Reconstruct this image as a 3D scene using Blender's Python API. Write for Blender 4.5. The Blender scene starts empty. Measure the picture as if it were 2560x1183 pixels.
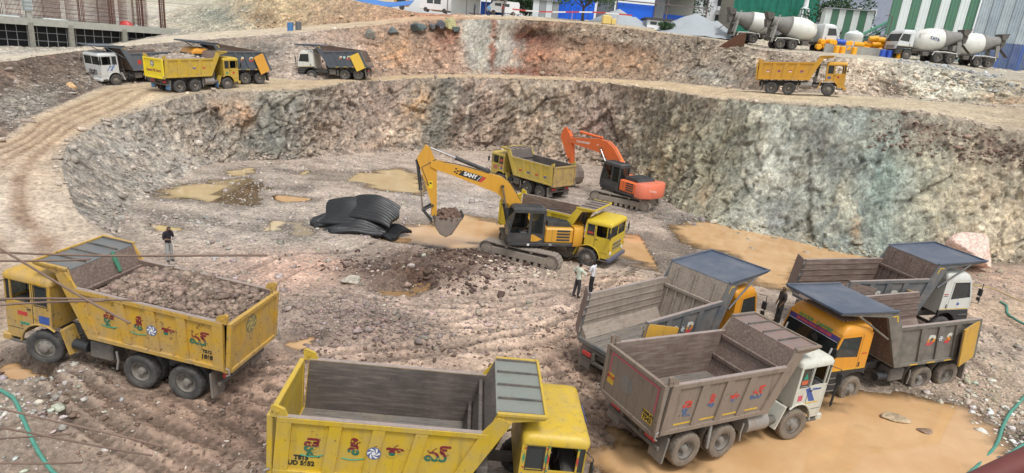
import bpy, bmesh, math, random
import numpy as np
from mathutils import Vector, Matrix

# ---------------------------------------------------------------- camera, sky, sun, exposure
SC = bpy.context.scene
COL = SC.collection
cam_d = bpy.data.cameras.new('camera')
cam = bpy.data.objects.new('camera', cam_d); COL.objects.link(cam)
cam_d.sensor_fit = 'HORIZONTAL'; cam_d.sensor_width = 36.0
cam_d.lens = 36.0 * 1546.9 / 2560.0
cam_d.clip_start = 0.1; cam_d.clip_end = 2000
R_ = Vector((0.995372, 0.028328, 0.091822)); U_ = Vector((-0.096093, 0.293437, 0.951137)); F_ = Vector((0, 0.955559, -0.294801))
M = Matrix.Identity(4)
for i in range(3):
    M[i][0] = R_[i]; M[i][1] = U_[i]; M[i][2] = -F_[i]
M[0][3], M[1][3], M[2][3] = 0.0, 0.0, 10.665
cam.matrix_world = M
SC.camera = cam

world = bpy.data.worlds.new('World'); SC.world = world; world.use_nodes = True
wn = world.node_tree.nodes; wl = world.node_tree.links
for n in list(wn): wn.remove(n)
SUN_EL, SUN_AZ = math.radians(62), math.radians(150)      # high sun behind thin cloud, from the right behind the camera
sky = wn.new('ShaderNodeTexSky'); sky.sky_type = 'NISHITA'; sky.sun_disc = False
sky.sun_elevation = SUN_EL; sky.sun_rotation = SUN_AZ
sky.air_density = 1.0; sky.dust_density = 2.0; sky.ozone_density = 1.0
hsv = wn.new('ShaderNodeHueSaturation'); hsv.inputs['Saturation'].default_value = 0.12     # overcast: a nearly grey sky
bg = wn.new('ShaderNodeBackground'); bg.inputs['Strength'].default_value = 0.15
wo = wn.new('ShaderNodeOutputWorld')
wl.new(sky.outputs[0], hsv.inputs['Color']); wl.new(hsv.outputs[0], bg.inputs['Color']); wl.new(bg.outputs[0], wo.inputs[0])

sun_d = bpy.data.lights.new('sun', 'SUN'); sun_d.energy = 1.5; sun_d.angle = math.radians(14); sun_d.color = (1.0, 0.98, 0.945)
sun = bpy.data.objects.new('sun', sun_d); COL.objects.link(sun)
sd = Vector((math.sin(SUN_AZ) * math.cos(SUN_EL), math.cos(SUN_AZ) * math.cos(SUN_EL), math.sin(SUN_EL)))
sun.rotation_euler = sd.to_track_quat('Z', 'Y').to_euler(); sun.location = (30, -30, 80)

SC.view_settings.view_transform = 'Standard'; SC.view_settings.look = 'None'
SC.view_settings.exposure = 0.42; SC.view_settings.gamma = 1.0; SC.view_settings.use_curve_mapping = False
SC.cycles.use_denoising = True
SC.cycles.max_bounces = 6; SC.cycles.transparent_max_bounces = 8
SC.cycles.caustics_reflective = False; SC.cycles.caustics_refractive = False

# ---------------------------------------------------------------- small helpers
def lin(r, g, b, a=1.0):
    f = lambda c: ((c / 255.0 + 0.055) / 1.055) ** 2.4 if c > 10 else c / 255.0 / 12.92
    return (f(r), f(g), f(b), a)

def tag(o, label=None, cat=None, group=None, kind=None):
    if label: o['label'] = label
    if cat: o['category'] = cat
    if group: o['group'] = group
    if kind: o['kind'] = kind
    return o

def empty(name, loc=(0, 0, 0), rot=(0, 0, 0)):
    o = bpy.data.objects.new(name, None); COL.objects.link(o)
    o.location = loc; o.rotation_euler = rot; o.empty_display_size = 0.3
    return o

class MB:
    """collects verts/faces of one part"""
    def __init__(s): s.v = []; s.f = []; s.m = []
    def add(s, vs, fs, mi=0):
        b = len(s.v); s.v += [tuple(map(float, p)) for p in vs]
        for f in fs: s.f.append(tuple(b + i for i in f)); s.m.append(mi)
        return s
    def convex(s, vs, fs, mi=0):
        c = np.mean(np.array(vs, float), 0); out = []
        A = np.array(vs, float)
        for f in fs:
            P = A[list(f)]; n = np.cross(P[1] - P[0], P[2] - P[0])
            out.append(tuple(f) if np.dot(n, P.mean(0) - c) >= 0 else tuple(reversed(f)))
        return s.add(vs, out, mi)
    def box(s, x0, x1, y0, y1, z0, z1, b=0.0, mi=0):
        if x1 < x0: x0, x1 = x1, x0
        if y1 < y0: y0, y1 = y1, y0
        if z1 < z0: z0, z1 = z1, z0
        b = min(b, (x1 - x0) * .45, (y1 - y0) * .45, (z1 - z0) * .45)
        L = ((x0, x1), (y0, y1), (z0, z1))
        if b <= 0:
            vs = [(L[0][i], L[1][j], L[2][k]) for i in (0, 1) for j in (0, 1) for k in (0, 1)]
            return s.convex(vs, [(0, 1, 3, 2), (4, 5, 7, 6), (0, 1, 5, 4), (2, 3, 7, 6), (0, 2, 6, 4), (1, 3, 7, 5)], mi)
        vs = []; ix = {}
        for i in (0, 1):
            for j in (0, 1):
                for k in (0, 1):
                    sg = (1 if i == 0 else -1, 1 if j == 0 else -1, 1 if k == 0 else -1)
                    c = (L[0][i], L[1][j], L[2][k])
                    for a in range(3):
                        ix[i, j, k, a] = len(vs)
                        vs.append(tuple(c[q] + (0 if q == a else sg[q] * b) for q in range(3)))
        fs = []
        for a in range(3):
            o = [q for q in range(3) if q != a]
            for e in (0, 1):
                quad = []
                for (p, q) in ((0, 0), (0, 1), (1, 1), (1, 0)):
                    t = [0, 0, 0]; t[a] = e; t[o[0]] = p; t[o[1]] = q; quad.append(ix[t[0], t[1], t[2], a])
                fs.append(quad)
            for p in (0, 1):
                for q in (0, 1):
                    t0 = [0, 0, 0]; t0[o[0]] = p; t0[o[1]] = q; t1 = list(t0); t1[a] = 1
                    fs.append([ix[(*t0, o[0])], ix[(*t0, o[1])], ix[(*t1, o[1])], ix[(*t1, o[0])]])
        for i in (0, 1):
            for j in (0, 1):
                for k in (0, 1): fs.append([ix[i, j, k, 0], ix[i, j, k, 1], ix[i, j, k, 2]])
        return s.convex(vs, fs, mi)
    def prism(s, poly, axis, a0, a1, mi=0):
        P = [tuple(p) for p in poly]; n = len(P)
        ar = sum(P[i][0] * P[(i + 1) % n][1] - P[(i + 1) % n][0] * P[i][1] for i in range(n))
        if ar < 0: P.reverse()
        def mk(p, a):
            return (p[0], a, p[1]) if axis == 'y' else ((a, p[0], p[1]) if axis == 'x' else (p[0], p[1], a))
        if a1 < a0: a0, a1 = a1, a0
        vs = [mk(p, a0) for p in P] + [mk(p, a1) for p in P]
        fl = axis == 'y'
        fs = [tuple(reversed(range(n))) if not fl else tuple(range(n)), tuple(range(n, 2 * n)) if not fl else tuple(reversed(range(n, 2 * n)))]
        for i in range(n):
            j = (i + 1) % n; q = (i, j, n + j, n + i)
            fs.append(q if not fl else tuple(reversed(q)))
        return s.add(vs, fs, mi)
    def cyl(s, p0, p1, r0, r1=None, n=12, mi=0, cap=True):
        r1 = r0 if r1 is None else r1
        a, b = Vector(p0), Vector(p1); d = (b - a).normalized()
        t = Vector((0, 0, 1)) if abs(d.z) < .9 else Vector((1, 0, 0))
        e1 = d.cross(t).normalized(); e2 = d.cross(e1)
        vs = []
        for c, r in ((a, r0), (b, r1)):
            for i in range(n):
                g = 2 * math.pi * i / n; vs.append(tuple(c + e1 * (r * math.cos(g)) + e2 * (r * math.sin(g))))
        fs = [(i, (i + 1) % n, n + (i + 1) % n, n + i) for i in range(n)]
        if cap: fs += [tuple(range(n)), tuple(range(n, 2 * n))]
        return s.convex(vs, fs, mi)
    def tube(s, path, r, n=8, mi=0, closed=False):
        P = [Vector(p) for p in path]; m = len(P); vs = []; e = None
        rr = r if isinstance(r, (list, tuple)) else [r] * m
        for i, p in enumerate(P):
            if closed: d = P[(i + 1) % m] - P[i - 1]
            else: d = P[min(i + 1, m - 1)] - P[max(i - 1, 0)]
            d.normalize()
            if e is None:
                t = Vector((0, 0, 1)) if abs(d.z) < .9 else Vector((1, 0, 0)); e = d.cross(t).normalized()
            else: e = (e - d * e.dot(d)).normalized()
            e2 = d.cross(e)
            for k in range(n):
                g = 2 * math.pi * k / n; vs.append(tuple(p + e * (rr[i] * math.cos(g)) + e2 * (rr[i] * math.sin(g))))
        fs = []
        for i in range(m if closed else m - 1):
            i2 = (i + 1) % m
            for k in range(n): fs.append((i * n + k, i * n + (k + 1) % n, i2 * n + (k + 1) % n, i2 * n + k))
        if not closed: fs += [tuple(reversed(range(n))), tuple(range((m - 1) * n, m * n))]
        return s.add(vs, fs, mi)
    def lathe(s, prof, o=(0, 0, 0), axis=(0, 1, 0), n=24, mi=0, wob=None):
        o = Vector(o); d = Vector(axis).normalized(); t = Vector((0, 0, 1)) if abs(d.z) < .9 else Vector((1, 0, 0))
        e1 = d.cross(t).normalized(); e2 = d.cross(e1); vs = []
        for j, (r, a) in enumerate(prof):
            for i in range(n):
                g = 2 * math.pi * i / n; q = r + (wob(j, i) if wob else 0)
                vs.append(tuple(o + d * a + e1 * (q * math.cos(g)) + e2 * (q * math.sin(g))))
        fs = []
        for j in range(len(prof) - 1):
            for i in range(n): fs.append((j * n + i, (j + 1) * n + i, (j + 1) * n + (i + 1) % n, j * n + (i + 1) % n))
        return s.add(vs, fs, mi)
    def loft(s, rings, mi=0, cap0=True, cap1=True):
        n = len(rings[0]); vs = [p for r in rings for p in r]; fs = []
        for j in range(len(rings) - 1):
            for i in range(n): fs.append((j * n + i, j * n + (i + 1) % n, (j + 1) * n + (i + 1) % n, (j + 1) * n + i))
        if cap0: fs.append(tuple(reversed(range(n))))
        if cap1: fs.append(tuple(range((len(rings) - 1) * n, len(rings) * n)))
        return s.add(vs, fs, mi)
    def panel(s, axis, at0, at1, u0, u1, z0, z1, holes=(), mi=0):
        """rectangular sheet with rectangular holes; axis 'y': u=x, axis 'x': u=y"""
        us = sorted({u0, u1, *[h[0] for h in holes], *[h[1] for h in holes]}); zs = sorted({z0, z1, *[h[2] for h in holes], *[h[3] for h in holes]})
        for i in range(len(us) - 1):
            for j in range(len(zs) - 1):
                cu, cz = (us[i] + us[i + 1]) / 2, (zs[j] + zs[j + 1]) / 2
                if any(h[0] < cu < h[1] and h[2] < cz < h[3] for h in holes): continue
                if axis == 'y': s.box(us[i], us[i + 1], at0, at1, zs[j], zs[j + 1], 0, mi)
                else: s.box(at0, at1, us[i], us[i + 1], zs[j], zs[j + 1], 0, mi)
        return s
    def build(s, name, mat, parent=None, smooth=True, ang=35):
        me = bpy.data.meshes.new(name); me.from_pydata(s.v, [], s.f)
        mats = mat if isinstance(mat, (list, tuple)) else [mat]
        for m in mats: me.materials.append(m)
        if len(mats) > 1: me.polygons.foreach_set('material_index', s.m)
        if smooth:
            me.polygons.foreach_set('use_smooth', [True] * len(me.polygons)); me.set_sharp_from_angle(angle=math.radians(ang))
        me.update()
        o = bpy.data.objects.new(name, me); COL.objects.link(o)
        if parent is not None: o.parent = parent
        return o

def inst(o, name, parent=None, loc=(0, 0, 0), rot=(0, 0, 0), scale=(1, 1, 1)):
    c = bpy.data.objects.new(name, o.data); COL.objects.link(c)
    c.location = loc; c.rotation_euler = rot; c.scale = scale
    if parent is not None: c.parent = parent
    return c

def rrect(x0, x1, y0, y1, r, z, k=4):
    pts = []
    for (cx, cy, a0) in ((x1 - r, y1 - r, 0), (x0 + r, y1 - r, 90), (x0 + r, y0 + r, 180), (x1 - r, y0 + r, 270)):
        for i in range(k + 1):
            a = math.radians(a0 + 90 * i / k); pts.append((cx + r * math.cos(a), cy + r * math.sin(a), z))
    return pts

# ---------------------------------------------------------------- materials
MATS = {}
def nodes_of(name):
    m = bpy.data.materials.new(name); m.use_nodes = True
    nt = m.node_tree; b = nt.nodes['Principled BSDF']
    return m, nt, b

def noise_node(nt, scale, detail=6, rough=.6, coord='Object', dist=0.0):
    t = nt.nodes.new('ShaderNodeTexCoord'); n = nt.nodes.new('ShaderNodeTexNoise')
    n.inputs['Scale'].default_value = scale; n.inputs['Detail'].default_value = detail; n.inputs['Roughness'].default_value = rough; n.inputs['Distortion'].default_value = dist
    nt.links.new(t.outputs[coord], n.inputs['Vector'])
    return n

def ramp(nt, src, stops):
    r = nt.nodes.new('ShaderNodeValToRGB'); e = r.color_ramp.elements
    while len(e) < len(stops): e.new(0.5)
    for i, (p, c) in enumerate(stops): e[i].position = p; e[i].color = c if len(c) == 4 else (*c, 1)
    nt.links.new(src, r.inputs[0]); return r

def mixc(nt, fac, a, b, mode='MIX'):
    m = nt.nodes.new('ShaderNodeMix'); m.data_type = 'RGBA'; m.blend_type = mode
    sock = [m.inputs[0], m.inputs[6], m.inputs[7]]
    for s, v in zip(sock, (fac, a, b)):
        if hasattr(v, 'is_linked') or hasattr(v, 'links'): nt.links.new(v, s)
        else: s.default_value = v
    return m.outputs[2]

def bump(nt, b, src, strength=.3, dist=.02):
    n = nt.nodes.new('ShaderNodeBump'); n.inputs['Strength'].default_value = strength; n.inputs['Distance'].default_value = dist
    nt.links.new(src, n.inputs['Height']); nt.links.new(n.outputs[0], b.inputs['Normal']); return n

def mp(name, color, dirt=.35, rough=.45, dirtc=(.30, .235, .18), rust=0.0, metal=0.0, scale=2.2, low=0.0, spec=.5, sun_fade=.08, scr=0.0):
    """painted / dirty sheet metal: base colour, blotchy dried-mud dirt, run-down streaks, chips of rust, scrapes"""
    if name in MATS: return MATS[name]
    m, nt, b = nodes_of(name)
    tc = nt.nodes.new('ShaderNodeTexCoord')
    def nz(sc, det, ro, vec=None):
        n = nt.nodes.new('ShaderNodeTexNoise'); n.inputs['Scale'].default_value = sc; n.inputs['Detail'].default_value = det; n.inputs['Roughness'].default_value = ro
        if vec is None: nt.links.new(tc.outputs['Object'], n.inputs['Vector'])
        else:
            q = nt.nodes.new('ShaderNodeMapping'); q.inputs['Scale'].default_value = vec; nt.links.new(tc.outputs['Object'], q.inputs['Vector']); nt.links.new(q.outputs[0], n.inputs['Vector'])
        return n
    def mul(x, k):
        q = nt.nodes.new('ShaderNodeMath'); q.operation = 'MULTIPLY'; nt.links.new(x, q.inputs[0])
        if isinstance(k, float): q.inputs[1].default_value = k
        else: nt.links.new(k, q.inputs[1])
        return q.outputs[0]
    n1 = nz(scale, 7, .68); n2 = nz(scale * 8, 4, .7); n3 = nz(scale * .45, 3, .6); st = nz(1.0, 4, .65, (6.5, 6.5, .7))
    c0 = (*color[:3], 1)
    fade = tuple(min(1, c * (1 - sun_fade) * .86 + sun_fade * .5) for c in color[:3]) + (1,)
    col = mixc(nt, n3.outputs[0], c0, fade)
    d0 = max(.02, .72 - dirt * .55)
    f = ramp(nt, n1.outputs[0], [(d0 - .12, (0, 0, 0, 1)), (d0 + .16, (.9, .9, .9, 1))]); fac = f.outputs[0]
    if low > 0:     # more dried mud on the lower parts
        sx = nt.nodes.new('ShaderNodeSeparateXYZ'); nt.links.new(tc.outputs['Object'], sx.inputs[0])
        mr = nt.nodes.new('ShaderNodeMapRange'); mr.inputs[1].default_value = low; mr.inputs[2].default_value = low * .3; nt.links.new(sx.outputs[2], mr.inputs[0])
        mu = nt.nodes.new('ShaderNodeMath'); mu.operation = 'MULTIPLY_ADD'; nt.links.new(mr.outputs[0], mu.inputs[0]); nt.links.new(n1.outputs[0], mu.inputs[1]); nt.links.new(fac, mu.inputs[2]); mu.use_clamp = True; fac = mu.outputs[0]
    col = mixc(nt, mul(fac, min(.95, dirt * 1.25)), col, (*dirtc, 1))
    sf = ramp(nt, st.outputs[0], [(.52, (0, 0, 0, 1)), (.70, (1, 1, 1, 1))])
    dk = tuple(c * .42 for c in dirtc) + (1,)
    col = mixc(nt, mul(sf.outputs[0], min(.55, .12 + dirt * .5)), col, dk)
    if scr > 0:     # scrapes along the bed
        s1 = nz(1.0, 5, .7, (1.3, 16, 16)); s2 = ramp(nt, s1.outputs[0], [(.50, (0, 0, 0, 1)), (.66, (1, 1, 1, 1))]); col = mixc(nt, mul(s2.outputs[0], scr), col, (.36, .31, .27, 1))
        s3 = ramp(nt, s1.outputs[0], [(.34, (1, 1, 1, 1)), (.46, (0, 0, 0, 1))]); col = mixc(nt, mul(s3.outputs[0], scr * .8), col, (.05, .04, .036, 1))
    if rust > 0:
        ch = nz(scale * 3.6, 6, .75); r0 = .71 - rust * .22
        rf = ramp(nt, ch.outputs[0], [(r0, (0, 0, 0, 1)), (r0 + .025, (1, 1, 1, 1))]); rm = ramp(nt, n3.outputs[0], [(.36, (.15, .15, .15, 1)), (.62, (.95, .95, .95, 1))])
        col = mixc(nt, mul(rf.outputs[0], rm.outputs[0]), col, (.095, .05, .032, 1))
    nt.links.new(col, b.inputs['Base Color'])
    rr = ramp(nt, n1.outputs[0], [(.3, (rough * .85,) * 3 + (1,)), (.7, (min(1, rough * 1.5),) * 3 + (1,))])
    nt.links.new(rr.outputs[0], b.inputs['Roughness'])
    b.inputs['Metallic'].default_value = metal; b.inputs['Specular IOR Level'].default_value = spec
    bump(nt, b, mixc(nt, .6, n2.outputs[0], n3.outputs[0]), .35, .02)
    MATS[name] = m; return m

def flat(name, color, rough=.6, metal=0.0, spec=.5, var=.15, scale=6):
    if name in MATS: return MATS[name]
    m, nt, b = nodes_of(name); n = noise_node(nt, scale, 6, .65)
    a = tuple(c * (1 - var) for c in color[:3]) + (1,); e = tuple(min(1, c * (1 + var)) for c in color[:3]) + (1,)
    r = ramp(nt, n.outputs[0], [(.3, a), (.7, e)]); nt.links.new(r.outputs[0], b.inputs['Base Color'])
    b.inputs['Roughness'].default_value = rough; b.inputs['Metallic'].default_value = metal; b.inputs['Specular IOR Level'].default_value = spec
    bump(nt, b, n.outputs[0], .2, .01)
    MATS[name] = m; return m

def glassm(name='window_glass', tint=(.03, .035, .035), alpha=.55):
    if name in MATS: return MATS[name]
    m, nt, b = nodes_of(name)
    tr = nt.nodes.new('ShaderNodeBsdfTransparent'); tr.inputs[0].default_value = (.55, .6, .6, 1)
    b.inputs['Base Color'].default_value = (*tint, 1); b.inputs['Roughness'].default_value = .08
    mx = nt.nodes.new('ShaderNodeMixShader'); mx.inputs[0].default_value = alpha
    nt.links.new(tr.outputs[0], mx.inputs[1]); nt.links.new(b.outputs[0], mx.inputs[2])
    nt.links.new(mx.outputs[0], nt.nodes['Material Output'].inputs[0])
    MATS[name] = m; return m

def zgrad(name, stops, z0, z1):
    """flat print of two or three colours stacked by height (lettering paint)"""
    if name in MATS: return MATS[name]
    m, nt, b = nodes_of(name)
    t = nt.nodes.new('ShaderNodeTexCoord'); sx = nt.nodes.new('ShaderNodeSeparateXYZ'); nt.links.new(t.outputs['Object'], sx.inputs[0])
    mr = nt.nodes.new('ShaderNodeMapRange'); mr.inputs[1].default_value = z0; mr.inputs[2].default_value = z1; nt.links.new(sx.outputs[2], mr.inputs[0])
    r = ramp(nt, mr.outputs[0], stops); r.color_ramp.interpolation = 'CONSTANT'
    n = noise_node(nt, 9, 5, .7); f = ramp(nt, n.outputs[0], [(.5, (0, 0, 0, 1)), (.75, (.55, .55, .55, 1))])
    nt.links.new(mixc(nt, f.outputs[0], r.outputs[0], (.25, .2, .15, 1)), b.inputs['Base Color']); b.inputs['Roughness'].default_value = .5
    MATS[name] = m; return m

def text_mesh(body, size, mat, parent, origin, ux, uz, name='lettering', offset=0.0, align='CENTER', depth=.004, shear=0.0, sx=1.0):
    """flat lettering as a mesh; ux = reading direction, uz = up, in the parent's frame"""
    cu = bpy.data.curves.new('t', 'FONT'); cu.body = body; cu.size = size; cu.extrude = depth; cu.align_x = align; cu.align_y = 'CENTER'; cu.offset = offset; cu.shear = shear
    ob = bpy.data.objects.new('t', cu); COL.objects.link(ob)
    dg = bpy.context.evaluated_depsgraph_get(); me = bpy.data.meshes.new_from_object(ob.evaluated_get(dg))
    bpy.data.objects.remove(ob); bpy.data.curves.remove(cu)
    X = Vector(ux).normalized(); Z = Vector(uz).normalized(); N = X.cross(Z); O = Vector(origin)
    for v in me.vertices:
        p = v.co.copy(); v.co = O + X * (p.x * sx) + Z * p.y + N * p.z
    me.materials.clear(); me.materials.append(mat); me.name = name
    o = bpy.data.objects.new(name, me); COL.objects.link(o)
    if parent is not None: o.parent = parent
    return o

# ---------------------------------------------------------------- numeric noise for the rock
def h3(ix, iy, iz, seed):
    n = (ix.astype(np.int64) * 374761393 + iy.astype(np.int64) * 668265263 + iz.astype(np.int64) * 2147483647 + seed * 1274126177) & 0xffffffff
    n = ((n ^ (n >> 13)) * 1274126177) & 0xffffffff
    n = ((n ^ (n >> 16)) * 2246822519) & 0xffffffff
    return ((n ^ (n >> 15)) & 0xffffff) / float(0xffffff)
def vnoise(p, seed=0):
    i = np.floor(p).astype(np.int64); f = p - i; f = f * f * (3 - 2 * f); r = 0
    for dx in (0, 1):
        for dy in (0, 1):
            for dz in (0, 1):
                w = (f[:, 0] if dx else 1 - f[:, 0]) * (f[:, 1] if dy else 1 - f[:, 1]) * (f[:, 2] if dz else 1 - f[:, 2])
                r = r + w * h3(i[:, 0] + dx, i[:, 1] + dy, i[:, 2] + dz, seed)
    return r * 2 - 1
def fbm(p, oc=4, seed=0, g=.5):
    a = 1.0; s = 0; t = 0
    for k in range(oc): s = s + a * vnoise(p * 2 ** k + 17.3 * k, seed + k); t += a; a *= g
    return s / t
def worley(p, seed=0):
    """facets: each cell a tilted plane of its own; returns plane height, cell random, distance to border"""
    i0 = np.floor(p).astype(np.int64); best = np.full(len(p), 1e9); sec = np.full(len(p), 1e9)
    bc = np.zeros_like(p); bid = np.zeros(len(p)); bn = np.zeros_like(p)
    for dx in (-1, 0, 1):
        for dy in (-1, 0, 1):
            for dz in (-1, 0, 1):
                c = i0 + np.array([dx, dy, dz]); r = h3(c[:, 0], c[:, 1], c[:, 2], seed)
                q = c + np.stack([r, (r * 57.31) % 1, (r * 131.7) % 1], 1)
                d = ((p - q) ** 2).sum(1); m = d < best
                sec = np.where(m, best, np.minimum(sec, d)); best = np.where(m, d, best)
                bc[m] = q[m]; bid = np.where(m, (r * 911.7) % 1, bid)
    a = bid * 6.283 * 7; z = ((bid * 313.7) % 1) * 2 - 1; s = np.sqrt(1 - z * z)
    bn = np.stack([np.cos(a) * s, np.sin(a) * s, z], 1)
    return ((p - bc) * bn).sum(1), bid, np.sqrt(sec) - np.sqrt(best)
def sstep(a, b, x):
    t = np.clip((x - a) / (b - a), 0, 1); return t * t * (3 - 2 * t)
def crom(P, n):
    """Catmull-Rom through rows of P at float column positions n"""
    P = np.asarray(P, float); k = np.clip(np.floor(n).astype(int), 0, len(P) - 2); t = (n - k)[:, None]
    g = lambda i: P[np.clip(i, 0, len(P) - 1)]
    a, b, c, d = g(k - 1), g(k), g(k + 1), g(k + 2)
    return .5 * (2 * b + (c - a) * t + (2 * a - 5 * b + 4 * c - d) * t ** 2 + (3 * b - a - 3 * c + d) * t ** 3)
def mesh_np(name, V, F, mat, col=None, smooth=False, parent=None):
    me = bpy.data.meshes.new(name); me.vertices.add(len(V)); me.vertices.foreach_set('co', np.ascontiguousarray(V, np.float32).ravel())
    k = F.shape[1]; me.loops.add(len(F) * k); me.loops.foreach_set('vertex_index', np.ascontiguousarray(F, np.int32).ravel())
    me.polygons.add(len(F)); me.polygons.foreach_set('loop_start', np.arange(0, len(F) * k, k, dtype=np.int32))
    me.update(calc_edges=True); me.materials.append(mat)
    if smooth: me.polygons.foreach_set('use_smooth', np.ones(len(F), bool))
    if col is not None:
        a = me.color_attributes.new('Col', 'FLOAT_COLOR', 'POINT')
        c = np.ones((len(V), 4), np.float32); c[:, :col.shape[1]] = col; a.data.foreach_set('color', c.ravel())
    me.update()
    o = bpy.data.objects.new(name, me); COL.objects.link(o)
    if parent is not None: o.parent = parent
    return o

# ================================================================ LAYOUT (metres; x right, y away from the camera, z up)
# trucks: x, y (rear axle), heading, z, pitch
TR = {'t1': (-8.40, 15.92, 3.006, .508, .073), 't2': (-3.545, 12.28, .069, .244, -.035), 't3': (4.604, 15.32, .505, .23, -.05),
      't4': (4.133, 19.03, .693, .028, -.015), 't5': (16.36, 22.23, 3.50, -.156, -.021), 't6': (13.795, 24.59, .29, .185, .013),
      't7': (.856, 34.67, -.495, -.391, .005), 't8': (2.539, 46.24, 2.375, -.171, 0.0),
      't9': (-36.18, 61.93, 4.246, 4.105, -.074), 't10': (-28.39, 50.24, 1.086, 4.565, .043), 't11': (-25.02, 57.98, 4.031, 5.16, -.038),
      't12': (-17.13, 65.69, 3.147, 5.793, -.10), 't13': (21.12, 55.41, -.41, 8.67, .086)}
TTYPE = {'t1': 'A', 't2': 'A', 't3': 'A', 't4': 'B', 't5': 'B', 't6': 'B', 't7': 'A', 't8': 'A', 't9': 'B', 't10': 'A', 't11': 'B', 't12': 'B', 't13': 'A'}
EXC = {'e1': (.99, 32.38, -.40, 2.745, 3.37, 1.03), 'e2': (8.45, 46.99, -.30, 2.673, 2.24, 1.06)}
def tmat(k):
    x, y, yaw, z, pt = TR[k]
    return Matrix.Translation((x, y, z)) @ Matrix.Rotation(yaw, 4, 'Z') @ Matrix.Rotation(-pt, 4, 'Y')
CONTACT = []
for k in TR:
    ax = (0, 1.36, 4.34) if TTYPE[k] == 'A' else (0, 1.36, 4.78)
    for a in ax:
        for s in (-1, 1):
            p = tmat(k) @ Vector((a, s, 0)); CONTACT.append(tuple(p))
for k, (x, y, z, yt, yu, sc) in EXC.items():
    for a in (-1.6, 0, 1.6):
        for s in (-1.2, 1.2): CONTACT.append((x + a * math.cos(yt) - s * math.sin(yt), y + a * math.sin(yt) + s * math.cos(yt), z))
CONTACT = np.array(CONTACT); CONTACT[:, 2] += .045      # tyres and tracks sink a little
PUDDLES = [
  (0.02, [(2.91, 13.7), (3.76, 15.19), (4.6, 14.78), (5.44, 14.56), (7.27, 16.12), (9.44, 17.97), (11.71, 18.84), (12.98, 19.71), (14.81, 19.43), (16.15, 19.12), (16.34, 18.21), (15.76, 17.05), (13.78, 15.26), (7.91, 13.06), (3.76, 12.51)]),
  (-0.33, [(-6.55, 32.84), (-6.39, 34.88), (-4.76, 36.74), (-3.55, 39.28), (-2.72, 38.89), (-0.59, 38.21), (3.02, 38.07), (7.14, 38.11), (9.16, 37.9), (10.5, 36.52), (10.4, 34.39), (9.35, 32.09), (8.06, 32.24), (6.54, 33.97), (2.78, 32.85), (-0.41, 33.9), (-2.0, 33.55), (-3.2, 32.09), (-4.84, 32.65)]),
  (-0.30, [(11.24, 41.44), (13.63, 43.09), (17.65, 45.6), (20.17, 45.05), (22.45, 41.61), (24.01, 39.07), (21.45, 37.38), (17.46, 36.0), (16.08, 33.22), (14.72, 30.93), (13.34, 31.56), (13.94, 36.08), (12.7, 36.86), (11.22, 37.95)]),
  (-0.16, [(-22.39, 37.52), (-21.55, 39.3), (-20.09, 41.22), (-19.39, 42.9), (-17.77, 40.48), (-16.7, 38.58), (-16.58, 35.89), (-18.75, 36.34), (-21.03, 36.45)]),
  (-0.28, [(-16.26, 47.42), (-13.91, 47.46), (-9.94, 51.26), (-8.12, 49.77), (-7.14, 44.08), (-9.66, 44.04), (-11.76, 45.31), (-14.88, 45.61)]),
  (-0.22, [(-18.46, 46.99), (-15.86, 47.64), (-16.63, 45.84)]),
  (-0.05, [(-12.53, 33.37), (-11.75, 33.9), (-10.72, 31.33), (-11.53, 30.92)]),
  (-0.10, [(-14.74, 31.81), (-13.23, 32.97), (-12.81, 32.0), (-14.07, 31.27)]),
  (-0.10, [(-20.46, 32.62), (-16.59, 32.93), (-16.42, 31.69), (-18.82, 31.32)]),
  (-0.05, [(-18.82, 30.6), (-16.92, 30.66), (-16.85, 29.88), (-18.01, 29.63)]),
  (-0.20, [(-16.41, 41.0), (-14.6, 42.31), (-14.31, 40.68)]),
  (-0.18, [(-15.58, 38.9), (-13.69, 38.9), (-14.83, 37.79)]),
  (-0.05, [(-5.36, 24.69), (-3.71, 25.97), (-4.12, 24.56)]),
  (-0.10, [(-5.41, 27.84), (-4.29, 28.33), (-4.28, 27.17)]),
  (0.08, [(-7.29, 18.77), (-7.08, 19.95), (-6.6, 20.24), (-6.45, 19.15), (-6.74, 18.4)]),
  (0.25, [(-14.3, 15.88), (-13.7, 15.87), (-12.56, 14.86), (-13.29, 15.05)]),
  (-0.22, [(-21.5, 44.83), (-20.61, 46.55), (-19.59, 44.55), (-20.35, 43.3)])]
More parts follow.
